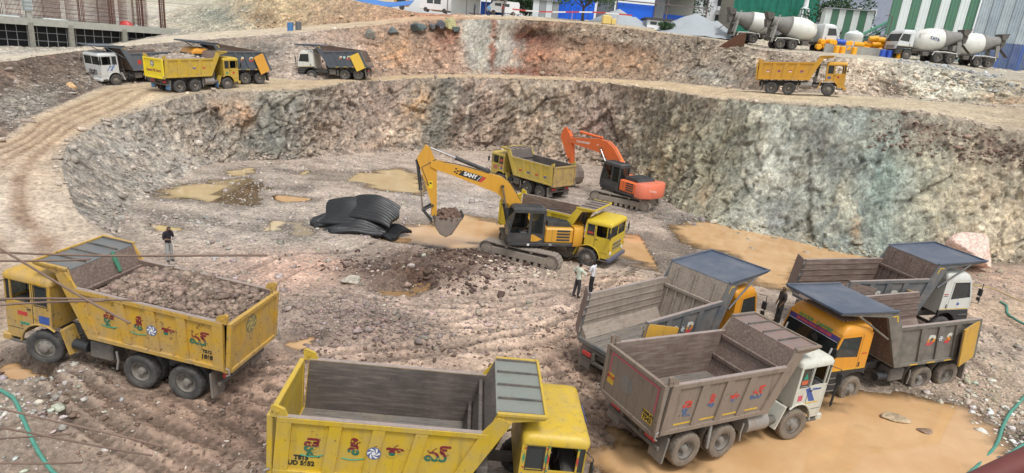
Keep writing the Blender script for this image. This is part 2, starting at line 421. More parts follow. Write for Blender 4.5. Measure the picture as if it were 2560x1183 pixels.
BLOBS = [(-18.2, 34.3, 5.0, 158, 150, 141), (-14.4, 37.8, 5.0, 160, 150, 141), (-10.1, 26.4, 2.6, 196, 160, 142), (-9.0, 27.5, 1.2, 205, 165, 145), (-10.2, 25.3, 1.3, 205, 165, 145), (-14.1, 32.3, 4.0, 150, 144, 138), (-5.4, 28.8, 2.2, 98, 80, 70), (-3.6, 27.1, 1.6, 100, 82, 72), (-2.4, 30.4, 1.7, 95, 76, 66), (-6.1, 25.9, 1.4, 105, 88, 78), (-1.0, 23.6, 3.5, 166, 146, 132), (1.5, 25.0, 3.0, 172, 152, 138), (-0.4, 27.4, 2.0, 170, 150, 138), (-5.5, 21.8, 3.0, 140, 124, 116), (-3.7, 20.1, 2.0, 138, 120, 110), (-0.7, 19.4, 2.4, 192, 168, 148), (2.2, 21.0, 2.0, 186, 158, 136), (-3.9, 17.9, 2.0, 180, 155, 138), (-6.9, 17.2, 1.6, 170, 140, 120), (5.6, 28.0, 2.5, 170, 145, 125), (-10.5, 14.0, 3.0, 128, 106, 90), (-8.6, 14.5, 3.0, 135, 110, 93), (-6.8, 14.3, 2.5, 132, 106, 90), (-12.4, 14.5, 2.2, 132, 124, 115), (-11.6, 12.8, 2.0, 136, 130, 122), (-10.0, 12.6, 2.0, 130, 118, 106), (18.2, 20.3, 4.0, 168, 152, 134), (24.6, 29.6, 3.0, 176, 152, 128), (30.4, 35.6, 4.0, 165, 140, 122), (17.7, 21.6, 2.0, 165, 142, 122), (3.5, 18.9, 1.8, 152, 124, 104), (3.4, 15.9, 1.6, 146, 118, 98), (3.4, 21.3, 1.6, 165, 135, 115), (10.0, 49.0, 4.0, 132, 124, 117), (12.6, 43.8, 3.0, 122, 116, 110), (4.8, 45.6, 3.0, 145, 138, 132), (-3.9, 42.0, 4.0, 160, 155, 151), (0.5, 34.1, 3.0, 150, 140, 130), (15.8, 38.1, 2.0, 128, 124, 114), (7.6, 32.6, 1.8, 115, 108, 100), (5.7, 30.2, 1.5, 150, 138, 125), (-11.9, 30.1, 3.0, 150, 142, 134), (-8.7, 29.8, 2.0, 148, 140, 132), (-12.1, 24.3, 3.0, 158, 140, 130), (-14.3, 26.8, 2.5, 165, 148, 136), (-20.2, 44.0, 4.0, 150, 142, 134), (-9.3, 47.9, 4.0, 160, 148, 138), (0.1, 60.2, 5.0, 165, 152, 142), (-14.3, 52.3, 4.0, 160, 148, 138), (14.1, 38.5, 2.0, 125, 118, 108), (21.1, 35.8, 2.0, 165, 150, 125)]
RUTS = [[(-14.95, 17.12), (-11.33, 15.31), (-8.68, 14.08), (-5.98, 13.3), (-4.08, 12.51)],
 [(-11.65, 14.93), (-8.89, 13.69), (-6.54, 12.75), (-4.91, 12.11)],
 [(-11.13, 15.89), (-8.47, 14.68), (-6.32, 14.1), (-4.98, 13.96)],
 [(-8.04, 15.9), (-7.04, 16.07), (-5.99, 16.84), (-4.55, 17.99), (-1.38, 19.15), (2.22, 21.6), (5.44, 26.79), (7.94, 31.93)],
 [(-6.94, 15.55), (-5.76, 16.19), (-4.36, 17.26), (-0.92, 18.69), (2.77, 20.73), (6.05, 26.0)],
 [(2.73, 20.11), (3.35, 17.81), (3.89, 16.13), (4.29, 14.35)],
 [(3.58, 22.96), (3.85, 19.75), (4.35, 17.52), (4.85, 16.09)],
 [(-6.91, 14.94), (-5.92, 14.72), (-4.67, 13.67)],
 [(2.34, 18.38), (3.2, 16.43), (3.67, 14.6)],
 [(-6.97, 22.86), (-4.11, 22.35), (-0.96, 22.7), (2.32, 23.84)],
 [(-4.94, 19.46), (-2.28, 20.64), (0.65, 23.06), (2.74, 25.2)],
 [(-10.9, 21.91), (-10.76, 24.53), (-9.72, 27.44), (-7.38, 28.72), (-6.02, 31.81)],
 [(-0.32, 26.3), (2.51, 28.07), (5.84, 29.52)],
 [(24.13, 30.37), (23.38, 27.34), (23.38, 24.93)],
 [(21.37, 26.89), (20.33, 23.61), (20.18, 21.67)],
 [(6.31, 32.79), (10.45, 37.11), (15.84, 42.13)],
 [(9.92, 42.1), (14.44, 42.15), (17.24, 42.11)]]
HEAPS = [(-3.85, 26.5, 3.2, 0.9, 0.55, 0.45), (-1.97, 30.21, 2.2, 1.0, 0.45, 0.55), (-5.59, 26.03, 2.5, 1.0, 0.2, 0.25), (15.48, 37.24, 1.7, 1.1, 0, 0.6), (-6.25, 21.53, 3, 1.4, 0, 0.28), (-4.06, 20.62, 2.2, 1, 0, 0.22), (-13.15, 23.51, 2, 1.2, 0, 0.3), (-18.35, 31.29, 2.5, 1.2, 0.4, 0.3), (16.44, 17.53, 2.0, 2.0, 0, 0.5), (-12.35, 13.44, 1.6, 2.2, 0, 0.4), (5.67, 28.53, 1.4, 0.8, 0, 0.25)]
# stations along the pit: (toe, bench lip, bench back, rim, upper road back, top)
STATIONS = [
((-11.0,20.5,-0.30),(-12.0,19.0,0.10),(-20.0,12.0,0.20),(-24.0,8.0,2.50),(-30.0,4.0,3.00),(-50.0,0.0,3.00)),
((-12.8,23.0,0.10),(-13.8,22.3,0.55),(-22.5,15.5,0.90),(-27.0,11.0,3.00),(-34.0,8.0,3.50),(-60.0,10.0,3.50)),
((-18.4,28.3,-0.10),(-18.0,26.2,0.80),(-25.5,20.5,1.10),(-31.0,17.0,4.00),(-38.0,15.0,4.50),(-70.0,15.0,4.50)),
((-19.6,31.5,-0.10),(-20.4,27.6,1.30),(-28.0,24.0,1.60),(-35.0,22.0,5.00),(-42.0,20.0,5.20),(-75.0,22.0,5.20)),
((-20.6,33.9,-0.15),(-23.7,31.2,2.20),(-29.5,29.0,2.50),(-38.0,28.0,5.40),(-46.0,28.0,5.60),(-80.0,32.0,5.60)),
((-21.8,38.0,-0.10),(-26.2,35.3,2.80),(-28.9,33.8,3.10),(-41.0,38.0,5.60),(-50.0,40.0,5.70),(-86.0,46.0,5.80)),
((-22.5,43.0,-0.10),(-27.4,39.9,3.30),(-31.4,39.0,3.40),(-39.4,47.0,5.92),(-49.8,57.0,5.35),(-95.0,75.0,5.0)),
((-23.1,47.5,-0.15),(-27.3,43.2,3.70),(-34.2,46.5,3.60),(-42.0,54.0,6.01),(-51.7,66.0,5.25),(-90.0,100.0,5.2)),
((-22.2,48.3,-0.15),(-26.5,46.9,4.20),(-38.1,57.9,3.90),(-43.2,64.0,6.47),(-53.0,78.0,5.80),(-75.0,110.0,7.0)),
((-21.2,49.0,-0.15),(-25.7,50.7,4.50),(-34.3,61.7,4.50),(-39.6,70.0,7.45),(-46.4,84.0,7.82),(-56.2,106.0,11.84)),
((-20.4,49.6,-0.15),(-22.8,53.1,4.90),(-27.8,63.1,5.20),(-32.5,74.0,8.80),(-36.6,86.0,9.51),(-38.9,93.0,14.19)),
((-19.3,50.8,-0.15),(-19.1,54.3,5.30),(-22.3,63.3,5.55),(-26.7,76.0,9.85),(-30.6,87.0,10.50),(-31.5,93.0,14.96)),
((-16.2,55.2,-0.15),(-16.7,63.4,5.80),(-17.3,69.0,6.00),(-20.4,77.0,11.04),(-22.8,86.0,11.69),(-22.4,91.0,14.27)),
((-11.7,60.1,-0.15),(-11.3,67.1,6.40),(-11.8,73.0,6.51),(-13.1,79.0,12.55),(-15.2,85.0,12.99),(-14.8,89.0,13.66)),
((-7.1,63.7,-0.15),(-5.9,68.0,6.90),(-6.0,74.0,7.02),(-7.3,79.0,13.21),(-8.0,86.0,13.68),(-9.3,100.0,14.41)),
((-2.6,65.7,-0.15),(-0.8,68.0,7.26),(-0.9,74.0,7.40),(-1.1,78.0,13.65),(-1.2,88.0,14.29),(-1.5,110.0,15.32)),
((5.0,63.7,-0.15),(6.8,67.0,7.73),(7.3,73.0,7.90),(7.0,78.0,13.89),(8.1,90.0,14.70),(10.3,115.0,15.95)),
((10.4,61.0,-0.15),(11.8,62.0,7.89),(14.2,69.0,8.40),(14.2,75.0,13.57),(17.1,88.0,14.43),(24.0,120.0,16.14)),
((12.4,46.6,-0.15),(15.1,54.0,7.94),(18.8,64.0,8.59),(19.7,70.0,13.16),(24.1,84.0,13.94),(36.5,120.0,16.03)),
((14.7,42.9,-0.15),(17.7,50.0,8.16),(21.8,60.0,8.74),(23.1,66.0,12.51),(28.9,80.0,13.36),(46.1,120.0,15.79)),
((18.0,41.1,-0.15),(20.6,48.0,8.36),(26.9,59.0,9.07),(28.3,64.0,12.51),(35.8,78.0,13.53),(58.2,118.0,16.34)),
((20.9,38.9,-0.15),(23.4,46.5,8.59),(31.1,58.0,9.26),(32.9,63.0,12.46),(41.4,76.0,13.53),(68.5,116.0,16.47)),
((23.6,38.1,-0.15),(26.9,46.0,8.74),(34.9,56.0,9.42),(37.5,61.0,12.28),(47.2,74.0,13.22),(77.8,114.0,16.27)),
((27.1,38.4,-0.15),(31.3,46.0,8.48),(38.7,54.0,9.55),(40.5,58.0,11.82),(51.8,72.0,12.84),(86.5,110.0,15.85)),
((30.9,39.1,-0.15),(34.8,45.0,8.07),(42.1,52.0,9.79),(43.9,56.0,11.73),(57.2,70.0,12.84),(94.0,105.0,16.06)),
((35.0,40.0,-0.10),(44.0,40.0,8.30),(52.0,45.0,9.20),(57.0,49.0,11.50),(70.0,60.0,11.80),(120.0,90.0,12.00)),
((38.0,32.0,0.20),(47.0,31.0,8.30),(55.0,31.0,9.00),(61.0,32.0,11.50),(75.0,34.0,11.80),(140.0,50.0,12.00)),
((39.0,22.0,0.50),(48.0,20.0,8.30),(56.0,20.0,9.00),(62.0,20.0,11.50),(78.0,20.0,11.80),(150.0,20.0,12.00))]
def contact_fix(x, y, z, sel, rad=2.2, damp=.25):
    """pull a surface to the wheel and track contact points"""
    C = CONTACT[sel]; num = np.zeros_like(z); den = np.full_like(z, damp)
    for (cx, cy, cz) in C:
        d2 = (x - cx) ** 2 + (y - cy) ** 2; w = np.exp(-d2 / (2 * (rad * .55) ** 2)); num += w * (cz - z); den += w
    return z + num / den
LOWC = CONTACT[:, 2] < 2.5; HIGHC = ~LOWC

def poly_sd(x, y, P):
    """signed distance to polygon, negative inside"""
    P = np.array(P); n = len(P); d = np.full(x.shape, 1e9); ins = np.zeros(x.shape, bool)
    for i in range(n):
        a, b = P[i], P[(i + 1) % n]; e = b - a
        t = np.clip(((x - a[0]) * e[0] + (y - a[1]) * e[1]) / (e @ e), 0, 1)
        d = np.minimum(d, np.hypot(x - a[0] - t * e[0], y - a[1] - t * e[1]))
        c = ((a[1] > y) != (b[1] > y)) & (x < (b[0] - a[0]) * (y - a[1]) / ((b[1] - a[1]) + 1e-12) + a[0]); ins ^= c
    return np.where(ins, -d, d)

def floor_base(x, y):
    z = .25 - (y - 13) * .0155
    z = np.maximum(z, -.36)
    return contact_fix(x, y, z, LOWC)

def floor_height(x, y, fine=True):
    x = np.asarray(x, float); y = np.asarray(y, float)
    z = floor_base(x, y); p = np.stack([x, y, np.zeros_like(x)], 1)
    near = np.zeros_like(x)
    for (cx, cy, cz) in CONTACT[LOWC]: near = np.maximum(near, np.exp(-((x - cx) ** 2 + (y - cy) ** 2) / (2 * .5 ** 2)))
    for (hx, hy, rx, ry, a, h) in HEAPS:
        c, s = math.cos(a), math.sin(a); u = (x - hx) * c + (y - hy) * s; v = -(x - hx) * s + (y - hy) * c
        z += h * np.exp(-(u / rx) ** 2 - (v / ry) ** 2) * (1 - .8 * near) * (1 + .3 * fbm(p * 1.3, 3, 5))
    n1 = fbm(p * .35, 3, 1); n2 = fbm(p * 1.7, 4, 2); n3 = fbm(p * 6, 3, 3)
    rough = (.5 + .5 * sstep(-.3, .4, fbm(p * .16, 2, 9)))
    n4 = fbm(p * 13, 2, 4)
    z += (.10 * n1 + .085 * n2 * rough + .045 * n3 * rough + .022 * n4 * (y < 32)) * (1 - .75 * near)
    ws = np.full_like(x, 9.0)
    for (L, P) in PUDDLES:
        A = np.array(P); m = (x > A[:, 0].min() - 3) & (x < A[:, 0].max() + 3) & (y > A[:, 1].min() - 3) & (y < A[:, 1].max() + 3)
        if not m.any(): continue
        q = p[m]; sd = poly_sd(x[m], y[m], P) + .8 * fbm(q * np.array([.6, 1.3, 1]), 4, 21) + .16 * n3[m] - (.62 if (A[:, 0].max() - A[:, 0].min()) > 5 else .12)
        big = (A[:, 0].max() - A[:, 0].min()) > 5
        dep = L - .02 - .10 * sstep(.1, -1.6 if big else -.5, sd) + .12 * np.maximum(0, fbm(q * np.array([.45, 1.9, 1]), 4, 33) - .10 - .10 * sstep(-.3, -2.2, sd)) + .01 * n3[m]
        up = np.maximum(z[m], L + .012)
        t = sstep(1.1 if big else .5, -.05, sd)
        z[m] = np.where(sd < -.05, dep, up * (1 - t) + (L + .015) * t)
        ws[m] = np.minimum(ws[m], sd)
    # tyre ruts: two furrows with squeezed-up shoulders
    rut = np.zeros_like(x)
    for ri, R in enumerate(RUTS):
        for off in (-1.02, 1.02):
            Q = np.array(R, float); d = np.gradient(Q, axis=0); d /= np.linalg.norm(d, axis=1)[:, None] + 1e-9
            Q = Q + np.stack([-d[:, 1], d[:, 0]], 1) * off
            Q = crom(np.c_[Q, np.zeros(len(Q))], np.linspace(0, len(Q) - 1.001, len(Q) * 5))[:, :2]
            m = (x > Q[:, 0].min() - 1) & (x < Q[:, 0].max() + 1) & (y > Q[:, 1].min() - 1) & (y < Q[:, 1].max() + 1)
            if not m.any(): continue
            xm, ym = x[m], y[m]; best = np.full(xm.shape, 9.); al = np.zeros_like(xm); acc = 0
            for i in range(len(Q) - 1):
                e = Q[i + 1] - Q[i]; l2 = e @ e + 1e-9; t = np.clip(((xm - Q[i, 0]) * e[0] + (ym - Q[i, 1]) * e[1]) / l2, 0, 1)
                dd = np.hypot(xm - Q[i, 0] - t * e[0], ym - Q[i, 1] - t * e[1]); k = dd < best
                best = np.where(k, dd, best); al = np.where(k, acc + t * math.sqrt(l2), al); acc += math.sqrt(l2)
            w = .17
            pr = -np.exp(-(best / w) ** 4) * (1 + .35 * np.sign(np.sin(al * 22 + np.sign(off) * best * 9)) * (best < w)) + .6 * np.exp(-((best - w * 1.6) / .08) ** 2)
            pr *= (.6 + .6 * np.clip(.5 + n2[m], 0, 1)) * sstep(0, .8, ws[m])
            rut[m] += pr
    z += .085 * np.clip(rut, -1.2, 1.0) * np.clip(.25 + 1.5 * sstep(-.35, .3, n1 + .5 * n2), 0, 1) * (1 - near)
    return z, ws, rut, n1, n2, n3

# ---------------------------------------------------------------- ground materials
def ground_mat(name, bump_s=.6, scale=7.0, rough=.9, speck=.35, wet=False, streak=False, con=1.0):
    m, nt, b = nodes_of(name)
    at = nt.nodes.new('ShaderNodeAttribute'); at.attribute_name = 'Col'
    n1 = noise_node(nt, scale, 8, .72); n2 = noise_node(nt, scale * 4.3, 5, .7); n3 = noise_node(nt, scale * .13, 5, .6)
    tc = nt.nodes.new('ShaderNodeTexCoord'); vo = nt.nodes.new('ShaderNodeTexVoronoi'); vo.inputs['Scale'].default_value = scale * 1.35; nt.links.new(tc.outputs['Object'], vo.inputs['Vector'])
    lo = 1 - .50 * con; hi = 1 + .50 * con
    r1 = ramp(nt, n1.outputs[0], [(.30, (lo, lo * .985, lo * .97, 1)), (.5, (1, 1, 1, 1)), (.70, (hi, hi * .985, hi * .965, 1))])
    c = mixc(nt, 1.0, at.outputs['Color'], r1.outputs[0], 'MULTIPLY')
    r2 = ramp(nt, vo.outputs['Color'], [(.0, (.62, .61, .60, 1)), (.45, (1, 1, 1, 1)), (.75, (1.2, 1.19, 1.17, 1)), (.93, (1.9, 1.86, 1.80, 1))])
    sp_ = nt.nodes.new('ShaderNodeMath'); sp_.operation = 'MULTIPLY'; sp_.inputs[1].default_value = speck; nt.links.new(at.outputs['Alpha'], sp_.inputs[0])
    c = mixc(nt, sp_.outputs[0], c, mixc(nt, 1.0, c, r2.outputs[0], 'MULTIPLY'))
    r3 = ramp(nt, n3.outputs[0], [(.3, (.8, .78, .77, 1)), (.7, (1.18, 1.17, 1.15, 1))])
    c = mixc(nt, 1.0, c, r3.outputs[0], 'MULTIPLY')
    nt.links.new(c, b.inputs['Base Color']); b.inputs['Roughness'].default_value = rough; b.inputs['Specular IOR Level'].default_value = .3
    if wet:
        rr = ramp(nt, n3.outputs[0], [(.35, (.42, .42, .42, 1)), (.6, (.92, .92, .92, 1))]); nt.links.new(rr.outputs[0], b.inputs['Roughness'])
    ad = nt.nodes.new('ShaderNodeMath'); ad.operation = 'MULTIPLY_ADD'; ad.inputs[1].default_value = .6; nt.links.new(n2.outputs[0], ad.inputs[0]); nt.links.new(n1.outputs[0], ad.inputs[2])
    ad2 = nt.nodes.new('ShaderNodeMath'); ad2.operation = 'MULTIPLY_ADD'; ad2.inputs[1].default_value = -.8; nt.links.new(vo.outputs['Distance'], ad2.inputs[0]); nt.links.new(ad.outputs[0], ad2.inputs[2])
    hs = ad2.outputs[0]
    if streak:      # angular facets: every cell of a stretched pattern is a tilted plane of its own
        def facets(scale, rot, sc3):
            q = nt.nodes.new('ShaderNodeMapping'); q.inputs['Rotation'].default_value = rot; q.inputs['Scale'].default_value = sc3; nt.links.new(tc.outputs['Object'], q.inputs['Vector'])
            v = nt.nodes.new('ShaderNodeTexVoronoi'); v.inputs['Scale'].default_value = scale; nt.links.new(q.outputs[0], v.inputs['Vector'])
            s1 = nt.nodes.new('ShaderNodeVectorMath'); s1.operation = 'SUBTRACT'; nt.links.new(q.outputs[0], s1.inputs[0]); nt.links.new(v.outputs['Position'], s1.inputs[1])
            s2 = nt.nodes.new('ShaderNodeVectorMath'); s2.operation = 'SUBTRACT'; nt.links.new(v.outputs['Color'], s2.inputs[0]); s2.inputs[1].default_value = (.5, .5, .5)
            d = nt.nodes.new('ShaderNodeVectorMath'); d.operation = 'DOT_PRODUCT'; nt.links.new(s1.outputs[0], d.inputs[0]); nt.links.new(s2.outputs[0], d.inputs[1])
            return v, d.outputs['Value']
        v1, f1 = facets(1.5, (math.radians(15), math.radians(-36), 0), (1, 1, .45)); v2, f2 = facets(4.2, (math.radians(25), math.radians(-30), math.radians(20)), (1, 1, .5)); v3, f3 = facets(9.0, (0, math.radians(-40), 0), (1, 1, .5))
        c2 = c
        for v, lo_, hi_, k in ((v1, .80, 1.2, .7), (v2, .72, 1.3, .8), (v3, .72, 1.32, .7)):
            rs = ramp(nt, v.outputs['Color'], [(.0, (lo_, lo_ * .985, lo_ * .97, 1)), (.5, (1, 1, 1, 1)), (1, (hi_, hi_ * .985, hi_ * .96, 1))]); c2 = mixc(nt, k, c2, mixc(nt, 1.0, c2, rs.outputs[0], 'MULTIPLY'))
        mq = nt.nodes.new('ShaderNodeMapping'); mq.inputs['Rotation'].default_value = (0, math.radians(-35), 0); mq.inputs['Scale'].default_value = (2.2, 2.2, .35); nt.links.new(tc.outputs['Object'], mq.inputs['Vector'])
        ns = nt.nodes.new('ShaderNodeTexNoise'); ns.inputs['Scale'].default_value = 1.0; ns.inputs['Detail'].default_value = 6; ns.inputs['Roughness'].default_value = .65; nt.links.new(mq.outputs[0], ns.inputs['Vector'])
        rn = ramp(nt, ns.outputs[0], [(.34, (.72, .71, .70, 1)), (.5, (1, 1, 1, 1)), (.66, (1.28, 1.27, 1.24, 1))]); c2 = mixc(nt, 1.0, c2, rn.outputs[0], 'MULTIPLY')
        nt.links.new(c2, b.inputs['Base Color'])
        m_ = lambda x, k, y: (lambda q: (setattr(q, 'operation', 'MULTIPLY_ADD'), setattr(q.inputs[1], 'default_value', k), nt.links.new(x, q.inputs[0]), nt.links.new(y, q.inputs[2]), q.outputs[0])[-1])(nt.nodes.new('ShaderNodeMath'))
        hs = m_(f1, 7.0, m_(f2, 7.0, m_(f3, 6.0, m_(n1.outputs[0], .35, n2.outputs[0]))))
    bn = bump(nt, b, hs, bump_s, .09); ms_ = nt.nodes.new('ShaderNodeMapRange'); ms_.inputs[3].default_value = bump_s * .6; ms_.inputs[4].default_value = bump_s; nt.links.new(at.outputs['Alpha'], ms_.inputs[0]); nt.links.new(ms_.outputs[0], bn.inputs['Strength'])
    return m
M_FLOOR = ground_mat('gravel_mud', .8, 6.5, .9, .5, True, con=.95)
M_ROCK = ground_mat('blasted_rock', .8, 4.2, .88, .35, streak=True, con=.8)
M_ROAD = ground_mat('dusty_road', .35, 5.0, .95, .2)
M_STONE = ground_mat('rubble_stone', .5, 6.0, .9, .2)
def water_mat(name, c1, c2):
    m, nt, b = nodes_of(name)
    n = noise_node(nt, .55, 5, .6); r = ramp(nt, n.outputs[0], [(.35, (*c1, 1)), (.65, (*c2, 1))]); nt.links.new(r.outputs[0], b.inputs['Base Color'])
    b.inputs['Roughness'].default_value = .045; b.inputs['IOR'].default_value = 1.33; b.inputs['Specular IOR Level'].default_value = .6
    w = noise_node(nt, 7, 3, .5); bump(nt, b, w.outputs[0], .05, .015)
    at = nt.nodes.new('ShaderNodeAttribute'); at.attribute_name = 'Col'       # alpha: how deep the silty water is; a thin film lets the mud show
    tr = nt.nodes.new('ShaderNodeBsdfTransparent'); tr.inputs[0].default_value = (.74, .66, .55, 1)
    gl = nt.nodes.new('ShaderNodeBsdfGlossy'); gl.inputs['Roughness'].default_value = .06; fr = nt.nodes.new('ShaderNodeFresnel'); fr.inputs[0].default_value = 1.33
    film = nt.nodes.new('ShaderNodeMixShader'); nt.links.new(fr.outputs[0], film.inputs[0]); nt.links.new(tr.outputs[0], film.inputs[1]); nt.links.new(gl.outputs[0], film.inputs[2])
    mx = nt.nodes.new('ShaderNodeMixShader'); nt.links.new(at.outputs['Alpha'], mx.inputs[0]); nt.links.new(film.outputs[0], mx.inputs[1]); nt.links.new(b.outputs[0], mx.inputs[2])
    nt.links.new(mx.outputs[0], nt.nodes['Material Output'].inputs[0])
    return m
M_WATER = water_mat('muddy_water', (.54, .32, .15), (.62, .40, .21))
M_WATER2 = water_mat('muddy_yellow_water', (.50, .365, .19), (.56, .43, .25))

# ---------------------------------------------------------------- pit floor
ys = [8.2]
while ys[-1] < 74: ys.append(ys[-1] * 1.0043)
ys = np.array(ys); rt = np.arange(-1.16, 1.28, .0043)
GX = (rt[None, :] * (ys[:, None] + 1.5)).ravel(); GY = np.repeat(ys, len(rt))
GZ, WS, RUT, N1, N2, N3 = floor_height(GX, GY)
base = np.array(lin(154, 140, 128)[:3]); num = np.tile(base * .35, (len(GX), 1)); den = np.full(len(GX), .35)
px = GX + .9 * fbm(np.stack([GX * .5, GY * .5, 0 * GX], 1), 3, 41); py = GY + .9 * fbm(np.stack([GX * .5, GY * .5, 0 * GX + 9], 1), 3, 42)
for (bx, by, br, r, g, b_) in BLOBS:
    w = np.exp(-((px - bx) ** 2 + (py - by) ** 2) / (2 * (br * .62) ** 2)); num += w[:, None] * np.array(lin(r, g, b_)[:3]); den += w
FC = num / den[:, None]
FC *= (1 + .22 * N2 + .16 * N3)[:, None]
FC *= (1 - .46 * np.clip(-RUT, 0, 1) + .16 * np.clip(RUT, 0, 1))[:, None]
MOT = fbm(np.stack([GX * .45 + .2 * GY, GY * .9, 0 * GX + 4], 1), 4, 61); FC *= (1 + .42 * np.clip(MOT, -.6, .5))[:, None]
wetm = sstep(.9, .0, WS)[:, None]; FC = FC * (1 - .42 * wetm)
for (sx_, sy_, ra_, rb_, an_, k_) in ((-3.9, 26.6, 3.0, 1.0, .55, .85), (-2.0, 30.2, 2.0, 1.1, .45, .9), (-5.8, 27.6, 2.6, 1.5, .1, .75), (-4.4, 29.6, 2.0, .9, .3, .6)):      # fresh dark spoil
    u_ = (px - sx_) * math.cos(an_) + (py - sy_) * math.sin(an_); v_ = -(px - sx_) * math.sin(an_) + (py - sy_) * math.cos(an_); w = (k_ * np.exp(-(u_ / ra_) ** 2 - (v_ / rb_) ** 2) * np.clip(1 + .8 * N2, 0, 1.3))[:, None]; w = np.clip(w, 0, 1); FC = FC * (1 - w) + np.array(lin(84, 65, 55)[:3]) * (1 + .3 * N3[:, None]) * w
lf = (FC * np.array([.3, .55, .15])).sum(1)[:, None]; FC = lf + (FC - lf) * .82
GRAV = np.clip(.25 + .75 * sstep(17, 24, GY + 2.5 * N1) - .5 * np.clip(np.abs(RUT), 0, 1) + .8 * sstep(-10.5, -12.5, GX) * (GY < 16) + .9 * sstep(14.5, 17, GX), .12, 1)
r_, c_ = len(ys), len(rt); I = np.arange(r_ * c_).reshape(r_, c_)
FQ = np.stack([I[:-1, :-1].ravel(), I[:-1, 1:].ravel(), I[1:, 1:].ravel(), I[1:, :-1].ravel()], 1)
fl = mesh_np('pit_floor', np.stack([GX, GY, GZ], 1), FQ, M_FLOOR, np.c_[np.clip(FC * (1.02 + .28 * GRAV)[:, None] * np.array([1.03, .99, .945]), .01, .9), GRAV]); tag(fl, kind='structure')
FLOOR_GRID = (ys, rt, GZ.reshape(r_, c_))
def fz(x, y):
    ys, rt, Z = FLOOR_GRID; i = min(max(int(np.searchsorted(ys, y)) - 1, 0), len(ys) - 2); a = x / (y + 1.5); j = min(max(int((a - rt[0]) / .0043), 0), len(rt) - 2)
    return float(Z[i:i + 2, j:j + 2].mean())

# water: one flat sheet per puddle, the uneven ground makes its shore
def fz_arr(x, y):
    ys, rt, Z = FLOOR_GRID; i = np.clip(np.searchsorted(ys, y) - 1, 0, len(ys) - 2); fy = np.clip((y - ys[i]) / (ys[i + 1] - ys[i]), 0, 1)
    q = (x / (y + 1.5) - rt[0]) / .0043; j = np.clip(np.floor(q).astype(int), 0, len(rt) - 2); fx = np.clip(q - j, 0, 1)
    return (Z[i, j] * (1 - fx) + Z[i, j + 1] * fx) * (1 - fy) + (Z[i + 1, j] * (1 - fx) + Z[i + 1, j + 1] * fx) * fy
for pi, (L, P) in enumerate(PUDDLES):
    A = np.array(P); lo, hi = A.min(0) - 1.2, A.max(0) + 1.2; g = .16 if (hi - lo).max() > 6 else .09
    gx = np.arange(lo[0], hi[0], g); gy = np.arange(lo[1], hi[1], g); X, Y_ = [q.ravel() for q in np.meshgrid(gx, gy, indexing='ij')]
    dep = L - fz_arr(X, Y_); dep = np.where(poly_sd(X, Y_, P) < 1.1, dep, -1)
    I = np.arange(len(gx) * len(gy)).reshape(len(gx), len(gy)); Q = np.stack([I[:-1, :-1].ravel(), I[1:, :-1].ravel(), I[1:, 1:].ravel(), I[:-1, 1:].ravel()], 1)
    Q = Q[dep[Q].max(1) > -.004]; us = np.unique(Q); mpi = np.full(len(X), -1); mpi[us] = np.arange(len(us))
    if not len(Q): continue
    V = np.stack([X[us], Y_[us], np.full(len(us), L)], 1); al = .97 * sstep(-.004, .085, dep[us])
    o = mesh_np('puddle_water', V, mpi[Q], M_WATER if pi in (0, 1, 2, 8, 11, 12, 13, 14, 15) else M_WATER2, np.c_[np.ones((len(us), 3)), al], smooth=True); tag(o, kind='structure')

# ---------------------------------------------------------------- pit walls, haul road, upper bench: one lofted surface cut into named pieces
ST = np.array(STATIONS, float)                       # (station, feature, xyz)
NS = len(ST)
seg = np.linalg.norm(np.diff(ST[:, 1, :], axis=0), axis=1) + .6 * np.linalg.norm(np.diff(ST[:, 3, :], axis=0), axis=1)
ucol = [0.0]
for k in range(NS - 1):
    sp = .135 if 2 <= k <= 24 else .6
    n = max(4, int(seg[k] / 1.6 / sp)); ucol += list(k + (np.arange(n) + 1) / n)
ucol = np.array(ucol); NU = len(ucol)
FE = [crom(ST[:, f, :], np.minimum(ucol, NS - 1.0001)) for f in range(6)]
FE[0][:, 2] -= .35
rows = []; rowv = []      # positions, (section, v)
SECN = [92, 24, 76, 14, 34]
for s_ in range(5):
    a, b = FE[s_], FE[s_ + 1]
    for j in range(SECN[s_] + (1 if s_ == 4 else 0)):
        t = j / SECN[s_]; hz = t; vz = t
        if s_ == 0: vz = t ** 1.25; hz = t ** .9         # talus at the foot, steeper above
        if s_ == 2: vz = t ** 1.1; hz = t ** .85
        p = a.copy(); p[:, :2] = a[:, :2] * (1 - hz) + b[:, :2] * hz; p[:, 2] = a[:, 2] * (1 - vz) + b[:, 2] * vz
        rows.append(p); rowv.append((s_, t))
far = FE[5].copy(); dv = far[:, :2] - np.array([5, 40]); dv /= np.linalg.norm(dv, axis=1)[:, None]; far[:, :2] += dv * 420; far[:, 2] += 3
rows.append(far); rowv.append((5, 0))
LV = np.array(rows); NR = len(rows)
UU = np.repeat(ucol[None, :], NR, 0); SV = np.array([r[0] for r in rowv])[:, None] + 0 * UU; TV = np.array([r[1] for r in rowv])[:, None] + 0 * UU
gu = np.gradient(LV, axis=1); gv = np.gradient(LV, axis=0); NO = np.cross(gu, gv); NO /= np.linalg.norm(NO, axis=2)[..., None] + 1e-9
flip = (NO[..., 2] < 0); NO[flip] *= -1
P0 = LV.reshape(-1, 3); S0 = SV.ravel(); T0 = TV.ravel(); U0 = UU.ravel(); N0 = NO.reshape(-1, 3).copy()
